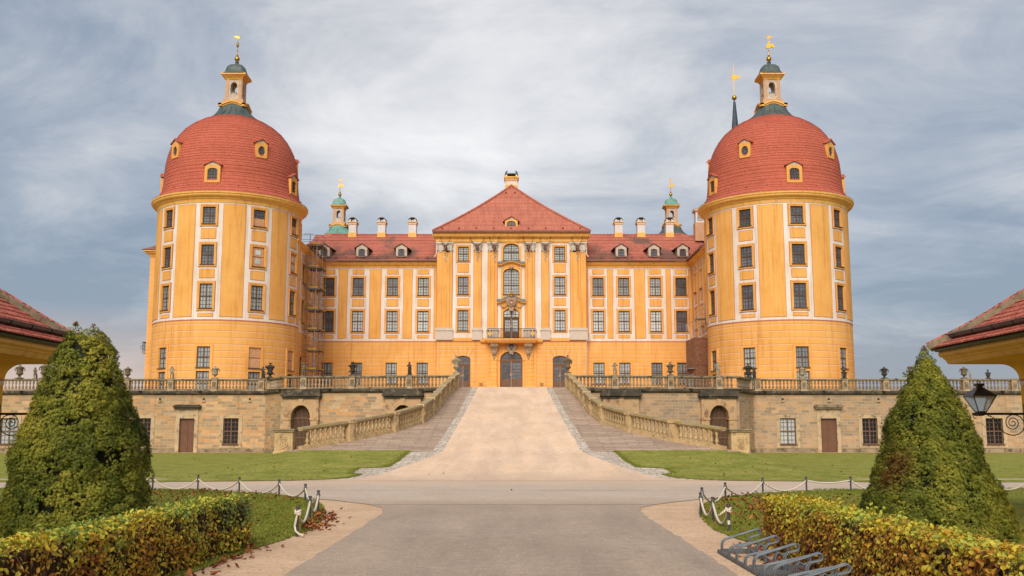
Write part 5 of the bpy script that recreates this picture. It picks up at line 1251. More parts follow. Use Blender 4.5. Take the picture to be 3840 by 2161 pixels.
        k = MB(); k.slab(S3.M, u-.8, u+.8, 0, 3.75, -.52, -.50); k.build('passage_shade', M_iron, parent=po)  # flat black sheet standing in for the shade behind the gate
    # roll moulding, spouts, curb
    for sg, (u0, u1) in ((S1, (0, S1.L)), (S2, (0, S2.L)), (S3, (0, S3.L))):
        r = MB(); pr = [(.0,4.74),(.10,4.75),(.19,4.81),(.22,4.91),(.19,5.00),(.08,5.05),(-.02,5.06)]
        n = max(2, int(sg.L/1.9))
        for i in range(n):
            a, b = u0+(u1-u0)*i/n, u0+(u1-u0)*(i+1)/n-.025; v0 = len(r.v); k = len(pr)
            r.v += [sg.M(a, z, d_) for d_, z in pr]+[sg.M(b, z, d_) for d_, z in pr]
            for j in range(k-1): r.f.append((v0+j, v0+k+j, v0+k+j+1, v0+j+1)); r.m.append(0)
            r.f.append(tuple(range(v0, v0+k))); r.m.append(0); r.f.append(tuple(range(v0+k, v0+2*k))[::-1]); r.m.append(0)
        r.slab(sg.M, u0, u1, 4.78, 5.03, -.45, .04, 1, 0)
        tb(r, 'roll_moulding', M_blk, smooth=40)
        k = MB(); k.slab(sg.M, u0, u1, 5.03, 5.15, -.42, .06); tb(k, 'curb', M_rail)
        if sg is not S2:
            for uu in np.arange(1.2 if sg is S1 else 4.0, sg.L-.5, 4.9):
                if sg is S1 and sg.L-uu > 30: continue
                if any(abs(uu-sg.u(x)) < 1.7 for x, _ in pc) and sg is S3: continue
                q = MB(); q.slab(sg.M, uu-.22, uu+.05, 5.04, 5.06, -.1, .42); q.tube([sg.M(uu-.2, 5.03, .3), sg.M(uu, 4.97, .5)], [.03,.07], 8); tb(q, 'water_spout', M_gutter)
    for uu in [S1.u(x) for x in ((-29.0,-25.4,-21.6) if s < 0 else (22.3,26.1,30.2,34.2))]:      # small square vents under the moulding
        q = MB(); q.slab(S1.M, uu-.09, uu+.09, 4.28, 4.46, -.01, .012, 1, 0); q.slab(S1.M, uu-.14, uu+.14, 4.16, 4.28, 0, .12, 1, 1); tb(q, 'vent', [M_iron, M_dress])
    # ---- balustrades
    def runs(sg, us, label, ends=(True, True), n=12):
        mid = sg.M((us[0]+us[-1])/2, 0, 0); Bt = empty('balustrade', (mid[0], mid[1], 5.02), label=label, cat='balustrade', group='stone balustrades on the terrace edge')
        inv = Matrix.Translation(-Vector(Bt.location))
        r = MB(); r.slab(sg.M, us[0], us[-1], 5.90, 5.96, -.34, -.02); r.slab(sg.M, us[0], us[-1], 5.96, ZR, -.38, .02)
        o = r.build('rail', M_rail, parent=Bt); o.matrix_parent_inverse = inv
        for a, b in zip(us, us[1:]):
            L = b-a; k = max(1, int(round((L-.5)/.287)))
            for i in range(k):
                uu = a+.25+(L-.5)*(i+.5)/k; o = balu.copy() if balu.users_collection and balu.parent else balu
                if o is not balu: C.objects.link(o)
                o.parent = Bt; o.location = Vector(sg.M(uu, 5.145, -.18))-Vector(Bt.location); o.rotation_euler = (0, 0, R_(sg.ang))
        for i, u in enumerate(us):
            if (i == 0 and not ends[0]) or (i == len(us)-1 and not ends[1]): continue
            o = pier_mesh(sg.M, u, parent=Bt); o.matrix_parent_inverse = inv
        return Bt
    xs = [-46.2,-42.6,-38.9,-35.4,-31.85,-28.2,-24.6,-20.7] if s < 0 else [45.0,41.5,37.5,34.4,30.9,27.5,24.1,20.3]
    runs(S1, [S1.u(x) for x in xs], ('long straight stone balustrade below the left round tower' if s < 0 else 'long straight stone balustrade below the right round tower'))
    runs(S2, [.35, S2.L-.02], ('short angled stone balustrade turning in beside the '+nm+' barred portal'), ends=(True, False))
    x3 = [-18.0,-16.35,-12.5,-8.0,-4.4] if s < 0 else [17.7,16.25,12.4,8.0,4.4]
    runs(S3, [S3.u(x) for x in x3], ('stone balustrade between the '+nm+' portal and the '+nm+' side of the ramp top'), ends=(False, False))
balu = baluster_mesh(M_bal)
terrace_side(-1); terrace_side(1)
# ---- ramp balustrades
rb = baluster_mesh(M_rbal, .72)
def ramp_side(s):
    nm = 'left' if s < 0 else 'right'
    ys = [48.75, 51.2, 54.5, 58, 61.4, 65, 69, 72, 75, 78.2]
    Bt = empty('ramp_balustrade', (s*6, 60, 2), label='curved stone balustrade climbing the '+nm+' edge of the ramp', cat='balustrade', group='ramp balustrades')
    inv = Matrix.Translation(-Vector(Bt.location))
    Pt = lambda y: Vector((s*bal_x(y), y))
    def frame(y):
        a, b = Pt(y-.15), Pt(y+.15); t = (b-a).normalized(); return Pt(y), t, Vector((t.y, -t.x))
    def strip(mb, yy, o0, o1, z0_, z1_, mi=0):
        prev = None
        for y in yy:
            p, t, n = frame(y); z = prof(y)
            cur = [(*(p+n*o0), z+z0_), (*(p+n*o1), z+z0_), (*(p+n*o1), z+z1_), (*(p+n*o0), z+z1_)]
            if prev:
                for i in range(4): mb.q([prev[i], prev[(i+1)%4], cur[(i+1)%4], cur[i]], mi)
            else: mb.q(cur, mi)
            prev = cur
        mb.q(prev, mi)
    yy = lin(48.75, 78.3, .6)
    r = MB(); strip(r, yy, -.15, .15, .86, .92); strip(r, yy, -.20, .20, .92, 1.03); o = r.build('rail', M_lich, parent=Bt); o.matrix_parent_inverse = inv
    r = MB(); strip(r, yy, -.20, .20, -.05, .14); o = r.build('curb', M_rampst, parent=Bt); o.matrix_parent_inverse = inv
    w = MB(); prev = None
    for y in yy:
        p, t, n = frame(y); q = p+n*(-.16 if s > 0 else .16)*(-1); out = p-n*.18 if (p-n*.18).x*s > p.x*s else p+n*.18
        cur = [(out.x, out.y, -.1), (out.x, out.y, prof(y)+.1)]
        if prev: w.q([prev[0], cur[0], cur[1], prev[1]])
        prev = cur
    o = w.build('retaining_wall', M_stone2, parent=Bt); o.matrix_parent_inverse = inv
    first = True
    for a, b in zip(ys, ys[1:]):
        L = (Pt(b)-Pt(a)).length; k = int(round((L-.55)/.33))
        for i in range(k):
            f = (.27+(L-.54)*(i+.5)/k)/L; y = a+(b-a)*f; p, t, n = frame(y)
            if rb.parent is None: o = rb
            else: o = rb.copy(); C.objects.link(o)
            o.parent = Bt; o.location = Vector((p.x, p.y, prof(y)+.135))-Vector(Bt.location); o.rotation_euler = (0, 0, math.atan2(t.y, t.x)-PI/2)
    for y in ys[1:]:
        p, t, n = frame(y); z = prof(y)
        M = lambda u, zz_, d: (p.x+t.x*u-n.x*(d)*(-1 if s < 0 else 1)*(1), p.y+t.y*u-n.y*(d)*(-1 if s < 0 else 1), zz_)
        b = MB(); b.slab(M, -.19, .19, z-.12, z+.92, -.20, .20); b.slab(M, -.24, .24, z-.12, z+.10, -.25, .25); b.slab(M, -.24, .24, z+.90, z+1.06, -.25, .25)
        b.slab(M, -.12, .12, z+.25, z+.78, .20, .215); relief(b, M, 0, z+.5, .9, 0, .22)
        o = b.build('pier', M_rampst, parent=Bt); o.matrix_parent_inverse = inv
    # end pedestal with bow and hunting horn, facing the lawn
    x0, x1 = sorted((s*10.35, s*11.2)); yf = 48.35; b = MB(); Mx = lambda u, z, d: (u, yf-d, z); m = (x0+x1)/2
    b.box(x0, x1, yf, yf+.75, .35, 1.72, 0); b.box(x0-.05, x1+.05, yf-.05, yf+.8, .55, .84, 0); b.box(x0-.07, x1+.07, yf-.07, yf+.82, 1.72, 1.80, 1); b.box(x0-.11, x1+.11, yf-.11, yf+.86, 1.80, 1.87, 1)
    b.box(x0-.12, x1+.12, yf-.12, yf+.85, -.1, .56, 1)
    for za, zb, xa, xb in ((.92,.95,x0+.1,x1-.1),(1.60,1.63,x0+.1,x1-.1)): b.box(xa, xb, yf-.02, yf, za, zb, 0)
    for xx in (x0+.1, x1-.13): b.box(xx, xx+.03, yf-.02, yf, .95, 1.60, 0)
    horn(b, Mx, m, 1.28, 1.25)
    o = b.build('end_pedestal', [M_rampst, M_rail], parent=Bt); o.matrix_parent_inverse = inv
ramp_side(-1); ramp_side(1)
# ================================================================ urns and statues
def urn(x, y, z, h, kind, mat, label, rz=0):
    T = MB(); k = h
    P = {'lidded': [(.20,0),(.20,.05),(.10,.10),(.07,.17),(.12,.22),(.22,.30),(.25,.40),(.20,.46),(.22,.52),(.24,.70),(.27,.74),(.30,.78),(.16,.86),(.08,.90),(.05,.93),(.07,.96),(0,1.0)],
         'flower': [(.20,0),(.20,.06),(.10,.12),(.08,.18),(.18,.24),(.22,.32),(.15,.38),(.16,.44),(.22,.62),(.25,.70),(.30,.74),(.26,.78),(.12,.80),(0,.81)],
         'vase': [(.18,0),(.18,.05),(.16,.10),(.20,.35),(.26,.55),(.24,.64),(.12,.70),(.08,.76),(.07,.92),(.16,.97),(.13,1.0),(0,.99)],
         'ornate': [(.20,0),(.20,.05),(.08,.12),(.07,.2),(.18,.27),(.26,.36),(.18,.44),(.17,.50),(.26,.62),(.29,.70),(.18,.76),(.10,.82),(0,.86)]}[kind]
    T.box(-.24*k, .24*k, -.24*k, .24*k, -.0, .05*k); T.lathe([(r*k, q*k+.02) for r, q in P], (0,0,0), 16)
    for s in (-1, 1):
        if kind in ('lidded', 'ornate'):
            T.tube([(s*.24*k,0,.72*k),(s*.33*k,0,.76*k),(s*.37*k,0,.66*k),(s*.30*k,0,.58*k)], .035*k, 6); T.sphere((s*.34*k,0,.60*k), .05*k, 6, 4)
        if kind == 'flower': T.tube([(s*.2*k,0,.28*k),(s*.30*k,0,.30*k),(s*.31*k,0,.22*k)], .035*k, 6)
        if kind == 'vase': T.tube([(s*.2*k,0,.62*k),(s*.30*k,0,.66*k),(s*.34*k,0,.58*k)], .05*k, 6)
    r2 = random.Random(int(x*10))
    if kind in ('flower', 'ornate'):
        for i in range(16):
            w = 2*PI*i/16; rr = .27*k*r2.uniform(.8, 1.1); T.sphere((rr*math.cos(w), rr*math.sin(w), .76*k+r2.uniform(-.03,.06)*k), .06*k, 6, 4)
            T.tube([(rr*math.cos(w), rr*math.sin(w), .76*k), (1.25*rr*math.cos(w), 1.25*rr*math.sin(w), .80*k), (1.35*rr*math.cos(w), 1.35*rr*math.sin(w), .72*k)], [.03*k,.025*k,.01*k], 5)
        for i in range(6): w = i*1.1; T.sphere((.1*k*math.cos(w), .1*k*math.sin(w), .86*k), .07*k, 6, 4)
        T.tube([(0,0,.84*k),(0,0,1.02*k)], [.06*k,.04*k], 6)
        for i in range(7): w = 2*PI*i/7; T.tube([(0,0,1.0*k),(.09*k*math.cos(w),.09*k*math.sin(w),1.05*k),(.14*k*math.cos(w),.14*k*math.sin(w),1.01*k)], [.03*k,.025*k,.01*k], 5)
    for i in range(12):
        w = 2*PI*i/12; T.sphere((.22*k*math.cos(w), .22*k*math.sin(w), .38*k), .035*k, 5, 4)
    o = T.build('urn', mat, smooth=50, label=label, cat='urn', group='stone urns on the terrace balustrade'); o.location = (x, y, z); o.rotation_euler.z = rz
    if kind == 'ornate': o.scale = (.74, .74, 1)
    return o
def figure(x, y, z, h, pose, mat, label, rz=0, chub=1.15, drape=False, gaze=0):
    J = {'pel':(0,0,.50,.085*chub),'bel':(0,-.02,.60,.088*chub),'che':(0,0,.72,.088*chub),'nek':(0,0,.815,.040*chub),'hed':(gaze*.02,-.02,.90,.066*chub),'top':(gaze*.02,0,.955,.045*chub),
         'ls':(-.105,0,.785,.042*chub),'rs':(.105,0,.785,.042*chub),'lh':(-.06,0,.47,.075*chub),'rh':(.06,0,.47,.075*chub)}
    A = {'arms_up_left': dict(le=(-.20,-.04,.90,.030),lw=(-.26,-.05,1.02,.022),re=(.20,.0,.68,.030),rw=(.14,-.10,.60,.022)),
         'raised': dict(le=(-.17,-.06,.90,.030),lw=(-.30,-.08,.98,.022),re=(.17,-.05,.88,.030),rw=(.06,-.09,.97,.022)),
         'flute': dict(le=(-.19,-.05,.67,.030),lw=(-.04,-.16,.74,.022),re=(.21,-.06,.72,.030),rw=(.12,-.15,.80,.022)),
         'reach_right': dict(le=(-.16,0,.65,.030),lw=(-.08,-.10,.58,.022),re=(.24,0,.76,.030),rw=(.40,0,.84,.020)),
         'reach_left': dict(le=(-.20,0,.90,.030),lw=(-.24,0,1.0,.020),re=(.20,0,.88,.030),rw=(.34,-.02,.93,.022)),
         'hip': dict(le=(-.20,.02,.66,.030),lw=(-.10,-.06,.56,.022),re=(.20,.02,.66,.030),rw=(.17,-.04,.52,.022)),
         'hug': dict(le=(-.18,-.04,.66,.030),lw=(.0,-.13,.66,.022),re=(.18,-.04,.66,.030),rw=(.03,-.13,.62,.022))}[pose]
    for k in A: v = A[k]; J[k] = (v[0], v[1], v[2], v[3]*chub)
    J.update(lk=(-.075,-.05,.27,.048*chub), la=(-.065,.0,.055,.030*chub), lt=(-.075,-.09,.025,.026), rk=(.085,-.02,.27,.048*chub), ra=(.075,.03,.055,.030*chub), rt=(.10,-.06,.025,.026))
    E = [('pel','bel'),('bel','che'),('che','nek'),('nek','hed'),('hed','top'),('che','ls'),('che','rs'),('ls','le'),('le','lw'),('rs','re'),('re','rw'),('pel','lh'),('pel','rh'),('lh','lk'),('lk','la'),('la','lt'),('rh','rk'),('rk','ra'),('ra','rt')]
    ks = list(J); me = bpy.data.meshes.new('statue'); me.from_pydata([tuple(c*h for c in J[k][:3]) for k in ks], [(ks.index(a), ks.index(b)) for a, b in E], [])
    o = bpy.data.objects.new('statue', me); C.objects.link(o); sk = o.modifiers.new('skin', 'SKIN'); sb = o.modifiers.new('sub', 'SUBSURF'); sb.levels = sb.render_levels = 1
    if not me.skin_vertices: me.skin_vertices.new()
    for i, k in enumerate(ks): r = J[k][3]*h; me.skin_vertices[0].data[i].radius = (r, r); me.skin_vertices[0].data[i].use_root = (k == 'pel')
    dg = bpy.context.evaluated_depsgraph_get(); m2 = bpy.data.meshes.new_from_object(o.evaluated_get(dg)); 
    n = len(m2.vertices); b = MB(); b.v = [tuple(v.co) for v in m2.vertices]; b.f = [tuple(p.vertices) for p in m2.polygons]; b.m = [0]*len(b.f)
    bpy.data.objects.remove(o); bpy.data.meshes.remove(me); bpy.data.meshes.remove(m2)
    b.sphere((gaze*.02*h,-.02*h,.91*h), .074*h*chub, 10, 8)                                    # head and hair
    for i in range(9): w = 2*PI*i/9; b.sphere((gaze*.02*h+.055*h*math.cos(w), .01*h+.05*h*math.sin(w), .945*h), .032*h, 6, 4)
    b.sphere((gaze*.04*h, -.095*h, .905*h), .014*h, 5, 4)                                       # nose
    if drape:
        b.lathe([(.13*h,0),(.125*h,.1*h),(.10*h,.3*h),(.105*h,.5*h),(.085*h,.6*h),(.05*h,.64*h)], (0,0,.02*h), 12); 
        b.tube([(-.12*h,-.02*h,.78*h),(0,-.11*h,.68*h),(.12*h,-.04*h,.55*h),(.13*h,.05*h,.3*h)], [.03*h,.04*h,.05*h,.03*h], 6)
    else: b.tube([(-.12*h,-.06*h,.52*h),(0,-.11*h,.47*h),(.12*h,-.04*h,.50*h),(.14*h,.06*h,.36*h),(.12*h,.08*h,.12*h)], [.02*h,.03*h,.035*h,.04*h,.03*h], 6)
    b.lathe([(.09*h,0),(.075*h,.12*h),(.06*h,.26*h),(0,.30*h)], (.10*h, .11*h, 0), 8)           # tree stump support
    if pose == 'flute': b.tube([(-.05*h,-.17*h,.74*h),(.16*h,-.15*h,.82*h)], .012*h, 5)
    b.box(-.20*h, .20*h, -.17*h, .19*h, -.0, .035*h)
    o = b.build('statue', mat, smooth='all', label=label, cat='statue', group='stone figures on the terrace balustrade'); o.location = (x, y, z); o.rotation_euler.z = rz; return o
zt = ZR+.02
def S3y(s, x): 
    C2 = (-18.1, 79.9) if s < 0 else (17.8, 79.9); return 79.9+(78.6-79.9)*(abs(x)-abs(C2[0]))/(4.35-abs(C2[0]))+.18
urn(-40.8, 84.18, zt, 1.15, 'lidded', M_statm, 'brown lidded stone urn under the left eaves, at the far left end')
figure(-39.5, 84.15, zt, .95, 'hug', M_statm, 'small kneeling-height cherub beside the lidded urn left of the left spruce', gaze=-1)
urn(-38.75, 84.18, zt, 1.25, 'lidded', M_statm, 'lidded stone urn half hidden by the left spruce')
urn(-31.85, 84.18, zt, .98, 'lidded', M_statm, 'brown lidded urn against the sky right of the left spruce')
figure(-28.2, 84.18, zt, 1.06, 'hip', M_statl, 'pale sandstone cherub on the balustrade below the left tower, left of the pale urn', rz=.2)
urn(-24.6, 84.18, zt, 1.03, 'lidded', M_statl, 'pale lidded stone urn in front of the left tower')
figure(-20.62, 84.1, zt, 1.02, 'reach_right', M_statd, 'black draped figure reaching to a black urn at the left terrace corner', drape=True, chub=1.0)
urn(-19.85, 83.35, zt, 1.18, 'flower', M_statd, 'black flower-filled urn at the left terrace corner')
figure(-16.4, S3y(-1,-16.4), zt, 1.05, 'arms_up_left', M_statm, 'brown stone figure with raised arms in front of the tall scaffold', chub=1.05, rz=.3)
urn(-12.5, S3y(-1,-12.5), zt, 1.02, 'flower', M_statd, 'dark stone urn with wide ragged rim in front of the left wing')
figure(-8.0, S3y(-1,-8), zt, 1.06, 'hug', M_statd, 'dark draped stone figure left of the ramp top', drape=True, chub=.95)
urn(-4.3, 78.2, prof(78.2)+1.06, 1.3, 'ornate', M_statl, 'pale ornate urn at the top left end of the ramp', rz=.4)
urn(4.3, 78.2, prof(78.2)+1.06, 1.3, 'ornate', M_statm, 'dark brown ornate urn at the top right end of the ramp', rz=.4)
figure(8.0, S3y(1,8), zt, 1.04, 'flute', M_statl, 'pale cherub playing a flute right of the ramp top')
urn(12.4, S3y(1,12.4), zt, 1.0, 'flower', M_statm, 'brown stone urn with ragged rim in front of the right wing')
figure(16.2, S3y(1,16.2), zt, 1.13, 'hip', M_statl, 'pale bearded stone figure beside the chipboard-clad hoist', chub=1.0, rz=-.2)
urn(19.35, 83.2, zt, 1.1, 'flower', M_statd, 'black flower-filled urn at the right terrace corner')
figure(20.05, 84.12, zt, .95, 'reach_left', M_statd, 'black figure with raised hands beside the black urn at the right terrace corner', drape=True)
urn(24.05, 84.18, zt, .98, 'lidded', M_statl, 'pale stone urn in front of the right tower')
figure(27.5, 84.18, zt, 1.04, 'hug', M_statd, 'dark stone cherub below the right edge of the right tower', rz=.1)
urn(30.85, 84.18, zt, .98, 'lidded', M_statd, 'dark lidded urn against the sky just right of the right tower')
urn(37.45, 84.18, zt, 1.0, 'lidded', M_statm, 'brown lidded urn right of the right spruce tip')
figure(38.05, 84.4, zt, .62, 'hug', M_statl, 'small pale seated cherub behind the urn right of the right spruce')
urn(39.5, 84.3, zt, .74, 'vase', M_statd, 'black vase with narrow neck above the street lantern')
figure(42.3, 84.15, zt, 1.25, 'hug', M_statd, 'tall black draped figure partly behind the right gatehouse', drape=True)
# ================================================================ scaffold and hoist on the terrace
def scaffold():
    T = empty('scaffold', (-21, 107.5, 6.1), label='tall grey steel scaffold stair with yellow toe boards beside the left tower', cat='scaffold'); inv = Matrix.Translation(-Vector(T.location))
    def tb(mb, name, mats, **kw): o = mb.build(name, mats, parent=T, **kw); o.matrix_parent_inverse = inv; return o
    xs = (-22.0+.75, -20.15+.1); x0, x1 = -21.05, -19.75; Y0, Y1 = 104.5, 107.6
    zb = 6.0; lv = [8.05, 10.05, 12.2, 14.3, 16.5, 18.75, 21.1]
    P = [(-21.15, Y0), (-20.4, Y0), (-21.15, Y1), (-20.4, Y1), (-20.75, (Y0+Y1)/2), (-20.0, Y1), (-20.0, Y0+1.0)]
    for i, (x, y) in enumerate(P):
        b = MB(); b.tube([(x, y, zb), (x+.35*(0), y, 22.2 if i < 4 else 21.6)], .035, 6); tb(b, 'standard', M_galv)
    for z in lv:
        b = MB(); b.box(-21.55, -19.95, Y0, Y1, z, z+.05, 0); b.box(-21.6, -19.9, Y0-.04, Y0, z-.05, z+.03, 0); tb(b, 'deck', M_plank)
        b = MB(); b.box(-21.1, -20.2, Y0-.03, Y0, z+.07, z+.19); b.box(-19.95, -19.93, Y0+1.2, Y1, z+.06, z+.18); tb(b, 'toe_board', M_yel)
        b = MB()
        for dz in (.55, 1.05):
            b.tube([(-22.0, Y0, z+dz), (-19.95, Y0, z+dz)], .022, 5); b.tube([(-19.98, Y0, z+dz), (-19.98, Y1, z+dz)], .022, 5)
        b.tube([(-22.1, Y0-.1, z-.1), (-20.0, Y0-.1, z-.1)], .028, 5); b.tube([(-22.1, Y0+.9, z+.5), (-21.1, Y0+.9, z+.5)], .022, 5); b.tube([(-22.1, Y0+1.2, z+1.4), (-21.1, Y0+1.2, z+1.4)], .022, 5)
        tb(b, 'guard_rail', M_galv)
        b = MB(); b.tube([(-20.9, Y0-.02, z-1.9), (-20.1, Y1, z-.1)], .022, 5); b.tube([(-20.05, Y0+1, z-.1), (-20.45, Y0, z-1.9)], .022, 5); tb(b, 'brace', M_galv)
        b = MB()
        for xx in (-20.95, -20.6): b.tube([(xx-.0, Y0+.35, z-2.0), (xx+.12, Y0+.25, z+.15)], .02, 5)
        for i in range(8): f = (i+.5)/8; b.tube([(-20.95+.12*f, Y0+.35-.1*f, z-2.0+2.15*f), (-20.6+.12*f, Y0+.35-.1*f, z-2.0+2.15*f)], .014, 4)
        tb(b, 'ladder', M_ladd)
scaffold()
T = empty('material_hoist', (19.5, 106, 6.1), label='brown chipboard-clad hoist shaft with scaffold top beside the right tower', cat='hoist'); inv = Matrix.Translation(-Vector(T.location))
b = MB(); b.hexa([(18.25,106.2,5.9),(18.95,104.6,5.9),(20.9,104.6,5.9),(20.9,107.2,5.9),(18.25,106.2,11.15),(18.95,104.6,11.38),(20.9,104.6,11.38),(20.9,107.2,11.38)]); b.box(18.94, 20.92, 104.57, 104.6, 8.48, 8.52)
o = b.build('cladding', M_osb, parent=T); o.matrix_parent_inverse = inv
b = MB(); b.hexa([(18.36,105.85,5.9),(18.78,104.9,5.9),(18.80,104.95,5.9),(18.38,105.9,5.9),(18.36,105.85,7.6),(18.78,104.9,7.6),(18.80,104.95,7.6),(18.38,105.9,7.6)]); b.box(18.2, 18.9, 104.6, 105.9, 8.15, 8.22)
o = b.build('door', M_lead, parent=T); o.matrix_parent_inverse = inv
b = MB()
for x, y, z1 in ((18.3,106,12.9),(18.95,104.7,13.4),(19.35,106.3,14.5),(19.75,105.2,15.0),(20.05,104.8,15.0),(20.45,105,14.9),(20.8,105,14.8),(19.1,106,13.2)): b.tube([(x, y, 11.2), (x, y, z1)], .03, 5)
for z in (12.2, 12.85, 13.4, 13.9, 14.4, 14.9):
    b.tube([(19.0, 104.7, z) if z < 13.5 else (19.75, 105.2, z), (20.85, 104.8, z)], .025, 5)
    if z > 13: b.tube([(19.35, 106.3, z-.3), (19.75, 105.2, z)], .022, 5)
b.tube([(18.3,106,12.9),(18.95,104.7,13.1)], .025, 5); b.box(19.2, 20.9, 104.9, 106.3, 13.35, 13.42)
o = b.build('scaffold_frame', M_galv, parent=T); o.matrix_parent_inverse = inv
b = MB()
for (p, q) in (((18.3,106,12.9),(18.8,105,11.4)), ((19.4,105.2,14.2),(19.7,105,11.4)), ((20.2,105,13.3),(20.6,104.8,11.4))): b.tube([p, q], .03, 5); b.tube([(p[0]+.12, p[1], p[2]), (q[0]+.12, q[1], q[2])], .03, 5)
o = b.build('ladder', M_ladd, parent=T); o.matrix_parent_inverse = inv
# ================================================================ gatehouses
def gatehouse(s):
    nm = 'left' if s < 0 else 'right'
    T = empty('gatehouse', (s*13, 15, 0), label='near '+nm+' gatehouse with deep ochre eaves and red tiled hip roof', cat='gatehouse', group='twin gatehouses flanking the drive'); inv = Matrix.Translation(-Vector(T.location))
    def tb(mb, name, mats, **kw): o = mb.build(name, mats, parent=T, **kw); o.matrix_parent_inverse = inv; return o
    y0, y1 = 5., 22.
    def sweep(mb, pr, mi=0, ya=y0, yb=y1, closed=True):
        v0 = len(mb.v); k = len(pr); mb.v += [(s*x, ya, z) for x, z in pr]+[(s*x, yb, z) for x, z in pr]
        for j in range(k if closed else k-1): mb.f.append((v0+j, v0+(j+1)%k, v0+k+(j+1)%k, v0+k+j)); mb.m.append(mi)
        if closed: mb.f.append(tuple(range(v0, v0+k))); mb.m.append(mi); mb.f.append(tuple(range(v0+k, v0+2*k))[::-1]); mb.m.append(mi)
    w = MB(); sweep(w, [(11.0,0),(11.0,2.74),(15.5,2.74),(15.5,0)]); tb(w, 'wall', M_gate)
    w = MB(); sweep(w, [(10.985,2.74),(10.985,2.83),(15.5,2.83),(15.5,2.74)], 0); sweep(w, [(10.98,2.83),(10.98,2.865),(15.5,2.865),(15.5,2.83)], 1); tb(w, 'band', [M_cr, M_red])
    cove = [(9.50,3.19),(10.60,3.19)]+[(10.60+.38*math.sin(t), 3.19-.325*(1-math.cos(t))) for t in np.linspace(.2, PI/2, 8)]
    w = MB(); sweep(w, cove+[(15.5,2.866),(15.5,3.45),(9.50,3.45)]); tb(w, 'coved_soffit', M_gate, smooth=30)
    w = MB(); sweep(w, [(9.50,3.192),(9.46,3.19),(9.43,3.23),(9.40,3.28),(9.36,3.30),(9.35,3.33),(9.30,3.34),(9.26,3.37),(9.25,3.41),(9.27,3.45),(9.50,3.45)]); tb(w, 'cornice', M_corn, smooth=30)
    w = MB(); sweep(w, [(9.20,3.452),(9.14,3.50),(9.16,3.54),(11,3.56),(11,3.452)]); tb(w, 'eaves_board', M_gutter)
    # roof slope of stepped, slightly waving courses, hipped at the far end
    rp = [(9.08,3.53),(9.45,3.73),(9.8,3.96),(15.0,7.85)]
    L = [0]
    for a, b in zip(rp, rp[1:]): L.append(L[-1]+math.hypot(b[0]-a[0], b[1]-a[1]))
    at_ = lambda l: (float(np.interp(l, L, [p[0] for p in rp])), float(np.interp(l, L, [p[1] for p in rp])))
    r = MB(); row = .185; n = int(L[-1]/row); ny = 60
    for i in range(n):
        (xa, za), (xb, zb) = at_(i*row), at_((i+1)*row); ye = y1+.05-(xa-9.08); ye2 = y1+.05-(xb-9.08)
        for j in range(ny):
            ya, yb = y0+(ye-y0)*j/ny, y0+(ye-y0)*(j+1)/ny; ya2, yb2 = y0+(ye2-y0)*j/ny, y0+(ye2-y0)*(j+1)/ny
            wv = lambda y: .010*noise.noise((y*1.3, i*3.1, s))
            r.q([(s*xa, ya, za+.028+wv(ya)), (s*xa, yb, za+.028+wv(yb)), (s*xb, yb2, zb+.004), (s*xb, ya2, zb+.004)])
            r.q([(s*xa, ya, za-.0), (s*xa, yb, za-.0), (s*xa, yb, za+.028+wv(yb)), (s*xa, ya, za+.028+wv(ya))])
        r.q([(s*xa, ye, za), (s*(30-xa), ye, za), (s*(30-xb), ye2, zb), (s*xb, ye2, zb)])
    r.q([(s*9.1,y0,3.53),(s*20.9,y0,3.53),(s*15,y0,7.85)])
    r.q([(s*15.0,y0,7.85),(s*15,y1-6,7.85),(s*20.9,y1,3.53),(s*20.9,y0,3.53)])
    rf = tb(r, 'roof', M_gtile)
    k = MB(); m = MB()
    for i in range(26):
        l0, l1 = i*.33, i*.33+.37
        if l1 > L[-1]: break
        (xa, za), (xb, zb) = at_(l0), at_(l1); jx = .012*math.sin(i*5)
        k.tube([(s*xa, y1+.05-(xa-9.08), za+.055+jx), (s*xb, y1+.05-(xb-9.08), zb+.085)], [.092, .078], 10); m.tube([(s*xa, y1-.02-(xa-9.08), za+.03), (s*xb, y1-.02-(xb-9.08), zb+.03)], [.11, .10], 6)
    k.build('ridge_tiles', M_gtile, parent=rf, smooth=50); m.build('ridge_mortar', M_rail, parent=rf)
    c = MB(); pts = [(s*at_(l)[0], y1+.05-(at_(l)[0]-9.08), at_(l)[1]+.15) for l in np.arange(.3, 5, .3)]; c.tube(pts, .012, 4); c.build('lightning_wire', M_iron, parent=rf)
    gx, gz = 9.40, 3.80; g_ = MB(); n = 10
    ring = [(gx+.075*math.cos(t), gz+.085*math.sin(t)) for t in np.linspace(PI, 2*PI, n)]; ring2 = [(gx+.064*math.cos(t), gz+.074*math.sin(t)) for t in np.linspace(2*PI, PI, n)]
    sweep(g_, ring+ring2, 0, y0, y1-.06); v = [(s*x, y1-.06, z) for x, z in ring]; g_.q(v)
    g_.tube([(s*(gx-.078), y0, gz+.004), (s*(gx-.078), y1-.05, gz+.004)], .012, 6)
    for y in np.arange(8.6, 22, .85): g_.tube([(s*(gx+.083*math.cos(t)), y, gz+.093*math.sin(t)) for t in np.linspace(PI, 2*PI, 9)], .008, 4)
    tb(g_, 'gutter', M_gutter, smooth=50)
    # wrought iron bracket
    B = empty('lamp_bracket', (s*10.95, 21.85, 2.1), label='wrought iron scroll bracket on the '+nm+' gatehouse wall', cat='bracket', group='scroll brackets on the gatehouses'); ib = Matrix.Translation(-Vector(B.location))
    q = MB(); Y_ = 21.85; q.box(*sorted((s*9.85, s*10.98)), Y_-.02, Y_+.02, 2.095, 2.145); q.box(*sorted((s*10.955, s*11.0)), Y_-.02, Y_+.02, 1.55, 2.32)
    o = q.build('arm', M_iron, parent=B); o.matrix_parent_inverse = ib
